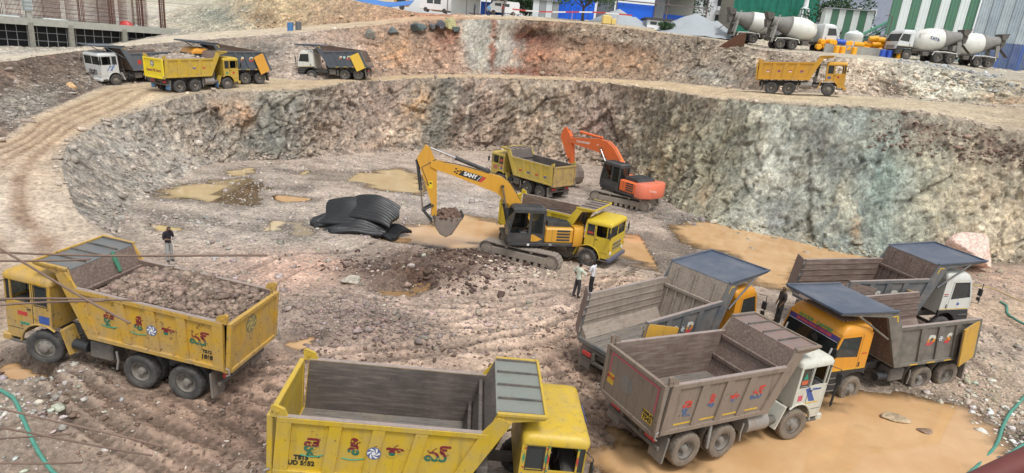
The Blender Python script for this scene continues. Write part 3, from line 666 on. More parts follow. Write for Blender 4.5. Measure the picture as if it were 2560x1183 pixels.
# layered rock: squeeze the pattern across the dip
dipr = Matrix.Rotation(math.radians(-35), 3, 'Y') @ Matrix.Rotation(math.radians(18), 3, 'X')
D = np.array(dipr); PR = P0 @ D.T
w1, id1, e1 = worley(PR * np.array([.42, .42, .26]) , 3)
w2, id2, e2 = worley(PR * np.array([1.25, 1.25, .7]) + 3.1, 7)
w3, id3, e3 = worley(PR * np.array([3.0, 3.0, 1.6]) + 5.7, 11)
b1 = fbm(P0 * .11, 3, 51); b2 = fbm(P0 * .5, 4, 52); b3 = fbm(P0 * 2.2, 3, 53)
wall = np.where((S0 == 0) | (S0 == 2) | (S0 == 4), 1.0, 0.0)
edge = np.clip(np.minimum(T0, 1 - T0) * 7, 0, 1)
amp = np.where(S0 == 0, np.interp(U0, [0, 2, 5, 7, 9, 27], [.1, .15, .22, .45, 1, 1]), np.where(S0 == 2, np.interp(U0, [0, 6, 9, 10, 13.5, 14, 27], [.3, .35, .6, .8, .75, .7, .8]), .55))
shot = np.exp(-((U0 - 14.05) / .32) ** 4) + np.exp(-((U0 - 14.75) / .24) ** 4); shot = np.clip(shot, 0, 1) * (S0 == 2)
amp = amp * (1 - .75 * shot) * np.where(S0 == 0, np.interp(U0, [0, 17, 19, 22, 23.5, 27], [1, 1, .75, .75, .9, 1]), 1)
disp = wall * edge * amp * (.75 * b1 + .50 * w1 + .26 * (id1 - .5) + .36 * w2 + .24 * (id2 - .5) + .24 * w3 + .14 * (id3 - .5) + .18 * b2 - .05 * sstep(.10, .0, e1) - .04 * sstep(.08, 0, e2))
flatd = (1 - wall) * (.06 * b2 + .05 * b3 + .05 * w3)
disp = disp + flatd + wall * (1 - edge) * .12 * (b3 + w3)
HN = N0.copy(); HN[:, 2] *= np.where(wall > 0, .45, 1.0)
P1 = P0 + HN * disp[:, None]
# ragged lips: the crest bites in and out
lipm = np.exp(-((T0 - np.where(S0 == 0, 1.0, 0.0)) * np.where(S0 == 0, 9, 5)) ** 2) * ((S0 == 0) | (S0 == 1))
P1[:, 1] += lipm * (.35 * b2 + .25 * w2) * np.where(U0 > 6, 1, .2); P1[:, 2] += lipm * .10 * (b3 + w2)
# cave bitten out under the rim, red soil
m = (S0 == 2); cav = np.exp(-((U0 - 15.15) / .38) ** 2 - ((T0 - .70) / .16) ** 2) * m
P1[:, 1] += cav * 1.3
# level the benches to the wheels
rd = (S0 == 1) | ((S0 == 2) & (T0 < .02)) | ((S0 == 0) & (T0 > .98))
P1[rd, 2] = contact_fix(P1[rd, 0], P1[rd, 1], P1[rd, 2], HIGHC, 2.6, .2)
# ruts along the haul road
mr_ = S0 == 1
lane = T0 * 9.0
rutr = np.zeros_like(T0)
for c0, wd in ((.26, .05), (.44, .05), (.58, .045), (.74, .05)):
    rutr += np.exp(-((T0 - c0 - .05 * b1 - .02 * b2) / wd) ** 2)
P1[:, 2] -= mr_ * np.where(U0 < 9, .07, .03) * rutr
# ---- colours: by rock zone along the wall
def keyed(u, keys):
    k = np.array([q[0] for q in keys], float); c = np.array([lin(*q[1])[:3] for q in keys])
    return np.stack([np.interp(u, k, c[:, i]) for i in range(3)], 1)
uw = U0 + .35 * b2 + .5 * b1
C0 = keyed(uw, [(0, (150, 138, 128)), (4, (152, 145, 137)), (6.5, (154, 147, 139)), (8, (146, 135, 124)), (9.5, (128, 122, 114)), (10.6, (132, 130, 122)), (11.5, (150, 135, 122)), (12.4, (160, 138, 124)), (13.2, (136, 126, 114)), (13.6, (122, 116, 106)), (14.3, (150, 128, 116)), (15.2, (158, 142, 124)), (16.2, (164, 142, 126)), (17.0, (158, 148, 130)), (18, (148, 144, 122)), (19, (152, 152, 134)), (20, (152, 156, 146)), (21, (146, 154, 146)), (22, (140, 152, 144)), (22.7, (152, 152, 134)), (23.5, (176, 164, 138)), (24.5, (170, 156, 132)), (27, (160, 146, 126))])
C2 = keyed(uw, [(0, (120, 102, 88)), (5, (118, 98, 84)), (7.5, (110, 92, 80)), (9, (126, 116, 106)), (10, (150, 134, 122)), (11, (168, 150, 138)), (12, (158, 128, 106)), (13, (160, 130, 108)), (13.7, (160, 124, 102)), (14.1, (156, 150, 140)), (14.8, (158, 154, 144)), (15.2, (152, 116, 94)), (16, (156, 128, 104)), (17, (150, 128, 106)), (17.6, (142, 126, 110)), (18.4, (150, 136, 122)), (19.2, (116, 98, 82)), (20, (172, 156, 140)), (21, (188, 172, 152)), (22, (186, 182, 166)), (23, (178, 170, 148)), (25, (160, 142, 122)), (27, (150, 132, 112))])
C1 = keyed(U0, [(0, (182, 164, 144)), (3, (196, 180, 164)), (5, (188, 166, 142)), (8, (196, 176, 148)), (10, (202, 184, 156)), (13, (206, 180, 146)), (16, (212, 186, 152)), (20, (208, 192, 164)), (23, (200, 186, 162)), (25, (170, 150, 130)), (27, (165, 148, 128))])
C3 = keyed(U0, [(0, (170, 155, 140)), (6, (206, 196, 180)), (9, (210, 198, 180)), (12, (206, 186, 160)), (13.5, (206, 168, 134)), (15, (208, 190, 162)), (18, (186, 172, 152)), (21, (196, 190, 176)), (24, (180, 172, 158)), (27, (170, 160, 145))])
C4 = keyed(uw, [(0, (160, 150, 138)), (6, (176, 168, 156)), (8.5, (170, 164, 154)), (9.5, (172, 164, 142)), (10.2, (176, 152, 112)), (11.5, (164, 136, 104)), (12.6, (168, 130, 98)), (13.6, (184, 150, 116)), (14.5, (190, 176, 152)), (27, (178, 170, 156))])
CC = np.select([(S0 == s_)[:, None] for s_ in range(5)], [C0, C1, C2, C3, C4], C4)
def patch(sec, u, v, ru, rv, rgb, k=1.0):
    global CC
    if sec == 0: k *= .62
    w = k * np.exp(-((U0 - u + .12 * b2) / ru) ** 2 - ((T0 - v + .05 * b3) / rv) ** 2) * (S0 == sec); w = np.clip(w * (1.2 + 1.2 * b3 + .8 * (id2 - .5)), 0, 1)
    CC = CC * (1 - w[:, None]) + np.array(lin(*rgb)[:3]) * w[:, None]
for a in [(0, 13.05, .62, .22, .26, (192, 148, 96)), (0, 12.8, .33, .3, .2, (196, 170, 146)), (0, 9.6, .72, .3, .2, (186, 140, 96), .8), (0, 10.2, .45, .35, .3, (100, 104, 102), .8), (0, 9.0, .8, .3, .15, (178, 136, 96), .7),
          (0, 13.55, .5, .22, .5, (112, 112, 102), .9), (0, 14.0, .45, .25, .4, (120, 96, 84), .8), (0, 14.15, .6, .06, .35, (196, 186, 172), .7), (0, 13.75, .75, .06, .25, (190, 180, 168), .6), (0, 15.5, .3, .25, .3, (186, 158, 132), .8),
          (0, 16.3, .6, .3, .2, (150, 122, 116), .8), (0, 15.0, .4, .12, .25, (92, 82, 74), .8), (0, 17.6, .4, .35, .35, (166, 150, 112), .8), (0, 18.5, .25, .18, .14, (186, 142, 84), .7), (0, 18.6, .55, .4, .3, (112, 112, 92), .7),
          (0, 19.6, .55, .35, .3, (196, 200, 190), .8), (0, 20.0, .2, .3, .2, (128, 132, 134), .8), (0, 20.6, .75, .45, .16, (104, 106, 104), .8), (0, 21.2, .62, .3, .14, (82, 84, 82), .8), (0, 21.1, .42, .3, .16, (178, 178, 158), .8),
          (0, 21.9, .60, .32, .20, (98, 126, 120), .8), (0, 22.0, .3, .3, .2, (128, 146, 136), .7), (0, 21.5, .22, .12, .1, (178, 140, 92), .8), (0, 20.6, .12, .12, .08, (180, 148, 92), .7), (0, 21.4, .08, .5, .1, (104, 110, 104), .6),
          (0, 18.0, .93, .6, .10, (110, 92, 82), .8), (0, 22.4, .93, .8, .12, (118, 100, 88), .9), (0, 24.0, .9, .8, .16, (112, 94, 84), .9), (0, 23.2, .15, .3, .12, (120, 98, 82), .6),
          (2, 14.05, .62, .32, .6, (152, 150, 142), .95), (2, 14.75, .5, .22, .6, (154, 152, 144), .95), (2, 15.15, .72, .30, .17, (112, 58, 42), 1.3), (2, 15.2, .42, .35, .18, (168, 112, 82), .9), (2, 13.5, .7, .25, .25, (150, 104, 82), .9), (2, 15.0, .08, .5, .10, (140, 84, 62), 1.0),
          (2, 14.42, .5, .06, .6, (160, 104, 80), .8), (2, 16.2, .62, .8, .12, (112, 84, 66), .9), (2, 15.9, .85, .9, .10, (136, 118, 100), .8), (2, 17.2, .80, .8, .14, (152, 138, 122), .8), (2, 16.3, .35, .7, .22, (178, 138, 104), .8), (2, 18.0, .25, .4, .2, (156, 152, 142), .8),
          (2, 18.9, .72, .4, .2, (174, 160, 142), .8), (2, 19.6, .5, .3, .3, (104, 84, 70), .8), (2, 21.4, .3, .25, .22, (92, 70, 54), 1.1), (2, 20.9, .3, .3, .25, (200, 182, 162), .8), (2, 22.2, .5, .5, .35, (196, 196, 180), .9), (2, 23.4, .2, .6, .2, (178, 146, 112), .8),
          (2, 11.6, .5, .35, .3, (176, 152, 136), .8), (2, 12.5, .45, .3, .3, (176, 132, 92), .8), (2, 10.3, .6, .4, .3, (112, 108, 102), .8), (2, 8.2, .3, .6, .3, (138, 130, 122), .8), (2, 6.2, .2, .8, .25, (138, 132, 124), .9), (2, 5.2, .75, .5, .2, (142, 104, 84), .7),
          (1, 2.6, .72, 1.2, .28, (226, 220, 214), .9), (1, 1.5, .5, .9, .4, (188, 172, 158), .8), (4, 13.3, .4, .5, .5, (176, 112, 82), .9), (4, 9.4, .5, .3, .3, (122, 128, 118), .8), (4, 10.1, .3, .2, .3, (126, 104, 76), .8), (3, 13.6, .5, .5, .6, (204, 160, 126), .7)]:
    patch(*a)
CC = CC * (1 + wall * (.16 * (id1 - .5) + .22 * (id2 - .5) + .26 * (id3 - .5)) + .15 * b3 + .10 * b2 + wall * .12 * b1)[:, None]
CC *= (1 - wall * .14 * sstep(.12, .0, e1) - wall * .14 * sstep(.09, 0, e2))[:, None]
warm = (id2 - .5) * .10 * wall; CC[:, 0] *= 1 + warm; CC[:, 2] *= 1 - warm
lanew = (mr_ * np.where(U0 < 9.5, .85, .22) * np.clip(rutr, 0, 1) * np.clip(.75 + .8 * b2, 0, 1))[:, None]; CC = CC * (1 - lanew) + np.array(lin(128, 100, 78)[:3]) * lanew
# gravel shoulders of the haul road
sh = mr_ * np.clip(np.exp(-(T0 / .10) ** 2) + np.exp(-((1 - T0) / .10) ** 2), 0, 1) * np.where(U0 > 4, .75, .3); CC = CC * (1 - sh[:, None]) + np.array(lin(164, 154, 142)[:3]) * sh[:, None] * (1 + .2 * b3[:, None])
lum = (CC * np.array([.3, .55, .15])).sum(1)[:, None]; CC = lum + (CC - lum) * np.where(wall > 0, .70, .95)[:, None]
CC = np.clip(CC * np.where(wall > 0, np.where(S0 == 0, np.interp(U0, [0, 16, 18.5, 27], [1.28, 1.24, 1.22, 1.22]), 1.22), np.where((S0 == 1) & (U0 < 9), .92, .82))[:, None] * np.array([1.0, 1.0, .97]), .012, .8)
LI = np.arange(NR * NU).reshape(NR, NU)
r0 = 0; NAMES = ['pit_wall', 'haul_road', 'upper_wall', 'upper_road', 'far_bank']
LMATS = [M_ROCK, M_ROAD, M_ROCK, M_ROAD, M_ROCK]
def cut(name, ra, rb, mat):
    V = P1[LI[ra].min():LI[rb].max() + 1]; k = rb - ra + 1; J = np.arange(k * NU).reshape(k, NU)
    Q = np.stack([J[:-1, :-1].ravel(), J[1:, :-1].ravel(), J[1:, 1:].ravel(), J[:-1, 1:].ravel()], 1)
    o = mesh_np(name, V, Q, mat, np.c_[CC, 1 - .8 * shot][LI[ra].min():LI[rb].max() + 1]); tag(o, kind='structure'); return o
for s_ in range(5):
    cut(NAMES[s_], r0, r0 + SECN[s_], LMATS[s_]); r0 += SECN[s_]
cut('upper_ground', r0, NR - 1, M_ROAD)
PG = P1.reshape(NR, NU, 3)
def on_loft(sec, u, t):
    """point and normal on the lofted ground: section, station, fraction"""
    j = sum(SECN[:sec]) + t * SECN[sec]; i = int(np.clip(np.searchsorted(ucol, u), 1, NU - 2)); k = int(np.clip(round(j), 0, NR - 2))
    p = PG[k, i]; n = NO[k, i]; return Vector(p), Vector(n)
def surf_z(x, y, sec=3, extra=None):
    """height of the upper ground at x, y"""
    A = P1[(S0 >= sec)]; d = (A[:, 0] - x) ** 2 + (A[:, 1] - y) ** 2; k = np.argsort(d)[:6]; w = 1 / (d[k] + .05)
    return float((A[k, 2] * w).sum() / w.sum())

# ================================================================ VEHICLES
Y_TRUCK = lin(222, 196, 52); Y_DARK = lin(214, 176, 40); Y_PALE = lin(216, 200, 92); ORANGE = lin(222, 150, 26)
GREY_BOX = lin(84, 88, 90); DK_BOX = lin(66, 74, 82); WHITE_C = lin(222, 224, 220)
M_TYRE = mp('dusty_tyre', (.03, .03, .031), dirt=.36, rough=.85, dirtc=(.21, .185, .155), scale=4)
M_TYRE_MUD = mp('muddy_tyre', (.05, .048, .045), dirt=.7, rough=.9, dirtc=(.23, .185, .14), scale=4)
M_RIM = mp('steel_rim', (.20, .19, .175), dirt=.6, rough=.7, dirtc=(.22, .19, .155), scale=6)
M_CHAS = mp('chassis_black', (.05, .05, .05), dirt=.55, rough=.75, dirtc=(.20, .17, .14), scale=3)
M_DARK = flat('dark_plastic', (.028, .03, .032), .55)
M_RUBBER = flat('black_rubber', (.035, .035, .036), .75)
M_SEAT = flat('cab_interior', (.06, .055, .05), .8)
M_GLASS = glassm()
M_DGLASS = glassm('tinted_glass', (.05, .055, .055), .86)
M_CHROME = flat('bright_rod', (.62, .63, .64), .18, 1.0, var=.05)
M_STEEL = mp('worn_steel', (.26, .25, .24), dirt=.5, rough=.5, rust=.3, scale=3)
M_RUST = mp('rusty_bed', (.155, .10, .08), dirt=.42, rough=.68, dirtc=(.27, .20, .155), rust=.3, scale=1.6, scr=.5)
M_RUSTD = mp('dark_rusty_bed', (.085, .068, .06), dirt=.35, rough=.6, dirtc=(.24, .19, .155), rust=.2, scale=1.6, scr=.3)
M_BEDP = mp('pale_dusty_bed', (.23, .175, .135), dirt=.7, rough=.8, dirtc=(.34, .285, .23), rust=.25, scale=1.4, scr=.6)
M_BEDS = mp('scoured_steel_floor', (.24, .245, .25), dirt=.55, rough=.38, dirtc=(.33, .265, .185), scale=1.1, metal=.35, scr=.7)
M_RAIL = mp('scuffed_rail', (.30, .235, .215), dirt=.55, rough=.7, dirtc=(.36, .30, .26), rust=.3, scale=5)
M_WHITE = flat('white_marking', (.75, .75, .73), .5, var=.08)
M_YEL_TAPE = flat('reflective_yellow', (.62, .40, .04), .45)
M_RED = flat('red_paint', (.50, .05, .045), .45)
M_BLUE = flat('blue_paint', (.05, .10, .33), .45)
M_GREEN = flat('green_paint', (.03, .26, .16), .5)
M_BLACK = flat('black_print', (.02, .02, .02), .6)
M_PINK = flat('pink_paint', (.55, .09, .14), .5)
M_LAMP = flat('lamp_glass', (.6, .6, .58), .15)
M_AMBER = flat('amber_lamp', (.6, .22, .03), .3)
M_TELUGU = [zgrad('lettering_red_green_%d' % i, [(0, lin(38, 104, 82)), (.46, lin(122, 34, 44))], 1.78, 2.18) for i in range(1)][0]
M_TRI = zgrad('lettering_white_orange_red', [(0, lin(196, 66, 74)), (.36, lin(214, 138, 50)), (.62, lin(208, 208, 196))], 1.92, 2.42)
M_REDBLUE = zgrad('lettering_red_over_blue', [(0, lin(64, 96, 136)), (.40, lin(196, 62, 54))], 1.72, 2.18)

def tyre_mb(mb, y0, R=.515, w=.27, n=44):
    h = w / 2
    prof = [(.29, -h * .8), (.33, -h * .95), (.42, -h), (.475, -h * .96), (R - .012, -h * .86), (R, -h * .6), (R, -h * .05), (R, h * .05), (R, h * .6), (R - .012, h * .86), (.475, h * .96), (.42, h), (.33, h * .95), (.29, h * .8)]
    def wob(j, i):
        if 4 <= j <= 6: return 0 if i % 2 else -.022
        if 7 <= j <= 9: return 0 if (i + 1) % 2 else -.022
        return 0
    mb.lathe(prof, (0, y0, 0), (0, 1, 0), n, 0, wob)
def rim_mb(mb, y0, s, dual):
    # dished disc wheel: outward side is +s
    d = .10 if dual else .05
    pr = [(.295, .09), (.27, .10), (.255, .04 if dual else .07), (.24, -.01 if dual else .06), (.15, -d * .6 if dual else .10), (.13, -d * .4 if dual else .12), (.12, .02 if dual else .17), (.085, .10 if dual else .19), (.0, .11 if dual else .195)]
    mb.lathe([(r, y0 + s * a) for r, a in pr], (0, 0, 0), (0, 1, 0), 28)
    for i in range(8):
        g = 2 * math.pi * i / 8; q = (.19 * math.cos(g), y0 + s * (-.03 if dual else .075), .19 * math.sin(g)); mb.cyl(q, (q[0], q[1] + s * .035, q[2]), .016, n=6)
WHEELS = {}
def wheel_meshes(dual, s, mud):
    k = (dual, s, mud)
    if k not in WHEELS:
        mb = MB(); tyre_mb(mb, 0)
        if dual: tyre_mb(mb, -s * .31)
        t = mb.build('wheel', M_TYRE_MUD if mud else M_TYRE); mb = MB(); rim_mb(mb, 0, s, dual); r = mb.build('rim', M_RIM)
        WHEELS[k] = (t.data, r.data); bpy.data.objects.remove(t); bpy.data.objects.remove(r)
    return WHEELS[k]
def put_wheel(root, x, s, dual, mud, yy=1.06, z=.515, steer=0.0):
    t, r = wheel_meshes(dual, s, mud)
    w = bpy.data.objects.new('wheel', t); COL.objects.link(w); w.parent = root; w.location = (x, s * yy, z)
    rot = random.uniform(0, 6.28)
    w.rotation_euler = (0, rot, steer)
    q = bpy.data.objects.new('rim', r); COL.objects.link(q); q.parent = w

def logo(parent, o, ux, uz, r, mats, name='emblem'):
    X = Vector(ux); Z = Vector(uz); N = X.cross(Z); O = Vector(o); mb = MB()
    P = lambda a, rr, h: O + X * (rr * math.cos(a)) + Z * (rr * math.sin(a)) + N * h
    n = 32
    vs = [P(2 * math.pi * i / n, r, .0) for i in range(n)] + [P(2 * math.pi * i / n, r, .004) for i in range(n)]
    mb.add(vs, [tuple(range(n, 2 * n))] + [(i, (i + 1) % n, n + (i + 1) % n, n + i) for i in range(n)], 0)
    for k in range(6):                     # curved blades
        a = 2 * math.pi * k / 6
        c = [P(a, r * .42, .007), P(a + .55, r * .62, .007), P(a + .95, r * .9, .007), P(a + 1.35, r * .9, .007), P(a + 1.1, r * .62, .007), P(a + .75, r * .42, .007)]
        mb.add(c, [tuple(range(6))], 1)
    vs = [P(2 * math.pi * i / 20, r * .30, .008) for i in range(20)]; mb.add(vs, [tuple(range(20))], 1)
    return mb.build(name, mats, parent, smooth=False)

def disc_spots(parent, pts, ux, uz, r, mat, name='painted_dot'):
    X = Vector(ux); Z = Vector(uz); N = X.cross(Z); mb = MB()
    for p in pts:
        O = Vector(p); mb.add([O + X * (r * math.cos(2 * math.pi * i / 12)) + Z * (r * math.sin(2 * math.pi * i / 12)) + N * .003 for i in range(12)], [tuple(range(12))])
    return mb.build(name, mat, parent, smooth=False)
def lozenge(parent, o, ux, uz, w, h, mat, name='painted_motif'):
    X = Vector(ux); Z = Vector(uz); N = X.cross(Z); O = Vector(o); mb = MB()
    mb.add([O - X * w + N * .003, O - Z * h + N * .003, O + X * w + N * .003, O + Z * h + N * .003], [(0, 1, 2, 3)])
    return mb.build(name, mat, parent, smooth=False)
def plate(parent, o, ux, uz, w, h, mat, name='sticker', t=.004):
    X = Vector(ux); Z = Vector(uz); N = X.cross(Z); O = Vector(o); mb = MB()
    q = [O - X * w - Z * h, O + X * w - Z * h, O + X * w + Z * h, O - X * w + Z * h]
    mb.convex([p for p in q] + [p + N * t for p in q], [(0, 1, 2, 3), (4, 5, 6, 7), (0, 1, 5, 4), (1, 2, 6, 5), (2, 3, 7, 6), (3, 0, 4, 7)])
    return mb.build(name, mat, parent, smooth=False)

DIM = {'A': dict(ax=(0, 1.36, 4.34), brt=-1.10, brb=-1.18, bfb=2.85, bft=3.25, zt=2.65, zb=1.25, cr=3.42, zcr=3.09, cf=4.45, zcf=3.13, pf=3.74, zpf=2.95, hw=1.20, kr=4.05, kf=5.48, kz=2.70, kw=1.15),
       'B': dict(ax=(0, 1.36, 4.78), brt=-.72, brb=-.98, bfb=3.12, bft=3.40, zt=2.84, zb=1.28, cr=3.58, zcr=3.43, cf=6.13, zcf=3.57, pf=4.05, zpf=3.27, hw=1.25, kr=4.40, kf=6.06, kz=3.06, kw=1.19)}

def cab_a(root, d, mat, mirror=True, vis=None):
    kr, kf, kz, kw = d['kr'], d['kf'], d['kz'], d['kw']; ax = d['ax'][2]; q = (kz - 1.0) / 1.70
    zs, zh, zr = 1.0 + .76 * q, 1.0 + 1.40 * q, 1.0 + 1.45 * q
    R = .68
    mb = MB()
    for s in (-1, 1):
        P = [(kr, zs)]
        a0 = math.acos(max(-1, min(1, (kr - ax) / R)))
        for i in range(9):
            a = a0 * (1 - i / 8) + .05 * (i / 8); P.append((ax + R * math.cos(a), .53 + R * math.sin(a)))
        P += [(ax + R + .02, .66), (kf - .03, .66), (kf - .005, 1.0), (kf - .005, zs)]
        mb.prism(P, 'y', s * (kw - .04), s * kw)
        mb.panel('y', s * (kw - .04), s * kw, kr, kf - .005, zs, zr, [(kr + .13, kr + .50, zs + .04, zh - .03), (kr + .63, kf - .20, zs + .02, zh), (kf - .16, kf - .04, zs + .02, zh)])
    mb.box(kr, kr + .04, -kw + .041, kw - .041, 1.12, zr)
    mb.box(kf - .045, kf, -kw + .041, kw - .041, .70, zs)
    mb.panel('x', kf - .05, kf - .01, -kw + .041, kw - .041, zs + .001, zr, [(-kw + .09, -.03, zs + .03, zh), (.03, kw - .09, zs + .03, zh)])
    body = mb.build('cab', mat, root)
    rings = [rrect(kr - .02, kf + .04, -kw - .02, kw + .02, .10, zr - .02), rrect(kr - .02, kf + .06, -kw - .02, kw + .02, .12, zr + .07 * q), rrect(kr, kf + .02, -kw + .02, kw - .02, .16, zr + .16 * q), rrect(kr + .06, kf - .10, -kw + .14, kw - .14, .2, zr + .225 * q), rrect(kr + .25, kf - .4, -kw + .5, kw - .5, .2, zr + .25 * q)]
    MB().loft(rings).build('roof', mat, body, ang=50)
    for s in (-1, 1):
        g = MB().box(kr + .13, kr + .50, s * (kw - .03), s * (kw - .02), zs + .04, zh - .03); g.build('side_window', M_DGLASS, body, smooth=False)
        MB().box(kf - .16, kf - .04, s * (kw - .03), s * (kw - .02), zs + .02, zh).build('vent_window', M_DGLASS, body, smooth=False)
        fr = MB(); t_ = .022
        for (x0, x1, z0, z1) in ((kr + .13, kr + .50, zs + .04, zh - .03),): fr.panel('y', s * kw, s * (kw + .012), x0 - t_, x1 + t_, z0 - t_, z1 + t_, [(x0, x1, z0, z1)])
        fr.build('window_seal', M_RUBBER, body, smooth=False)
        dl = MB(); xd = kr + .575
        dl.box(xd - .008, xd + .008, s * kw, s * (kw + .004), 1.0, zr - .02); dl.box(xd, kf - .05, s * kw, s * (kw + .004), .95, .965); dl.build('door_gap', M_DARK, body, smooth=False)
        MB().box(xd + .05, xd + .17, s * kw, s * (kw + .03), zs - .16, zs - .12, .01).build('door_handle', M_DARK, body)
        MB().tube([(ax + R * 1.03 * math.cos(a), s * (kw + .015), .53 + R * 1.03 * math.sin(a)) for a in [math.radians(v) for v in range(4, 150, 12)] if ax + R * 1.03 * math.cos(a) > kr - .15], .03, 6).build('wheel_arch', mat, body)
        MB().prism([(ax - .60, 1.20), (ax - .54, 1.22), (ax - .80, .50), (ax - .86, .52)], 'y', s * .72, s * (kw + .02)).build('mudguard', mat, root)
        MB().box(kf - .55, kf - .08, s * (kw - .16), s * (kw + .02), .50, .56, .01).build('step', M_CHAS, root)
        if mirror:
            m_ = MB(); m_.tube([(kf - .05, s * kw, zh - .04), (kf + .10, s * (kw + .22), zh - .06), (kf + .10, s * (kw + .24), zs + .02), (kf - .03, s * kw, zs - .05)], .014, 6); m_.box(kf + .07, kf + .12, s * (kw + .13), s * (kw + .33), zs + .10, zs + .46, .02); m_.build('mirror', M_DARK, root)
        MB().lathe([(.0, .02), (.10, .015), (.115, .0), (.115, -.05)], (kf + .02, s * (kw - .28), .93), (1, 0, 0), 18).build('headlight', M_LAMP, root)
        MB().box(kf, kf + .03, s * (kw - .12), s * (kw - .02), 1.10, 1.22, .01).build('indicator', M_AMBER, root)
    for s in (-1, 1): MB().box(kf - .035, kf - .028, *sorted((s * .03, s * (kw - .09))), zs + .03, zh).build('windscreen', M_GLASS, body, smooth=False)
    for i in range(5): MB().box(kf, kf + .025, -.62, .62, 1.02 + i * .10, 1.07 + i * .10, .008).build('grille_slat', M_DARK if i % 2 else M_STEEL, body)
    MB().box(kf - .10, kf + .16, -kw - .03, kw + .03, .50, .72, .035).build('bumper', mat if vis is None else vis, root)
    for s in (-1, 1):
        MB().box(kf - .085, kf - .07, s * .55 - .012, s * .55 + .012, zs + .03, zh - .12).build('wiper', M_DARK, body)
        se = MB(); se.box(kr + .22, kr + .72, s * .55 - .28, s * .55 + .28, 1.25, 1.45, .05); se.box(kr + .12, kr + .26, s * .55 - .28, s * .55 + .28, 1.40, zh - .12, .05); se.build('seat', M_SEAT, root)
    MB().box(kf - .48, kf - .06, -kw + .06, kw - .06, 1.15, zs + .02, .06).build('dashboard', M_SEAT, root)
    c = Vector((kf - .56, -.55, zs + .08)); MB().tube([c + Vector((.10 * math.sin(a) * .5, .21 * math.cos(a), .19 * math.sin(a))) for a in [i * math.pi / 10 for i in range(20)]], .016, 6, closed=True).build('steering_wheel', M_DARK, root)
    return body, zs, zh

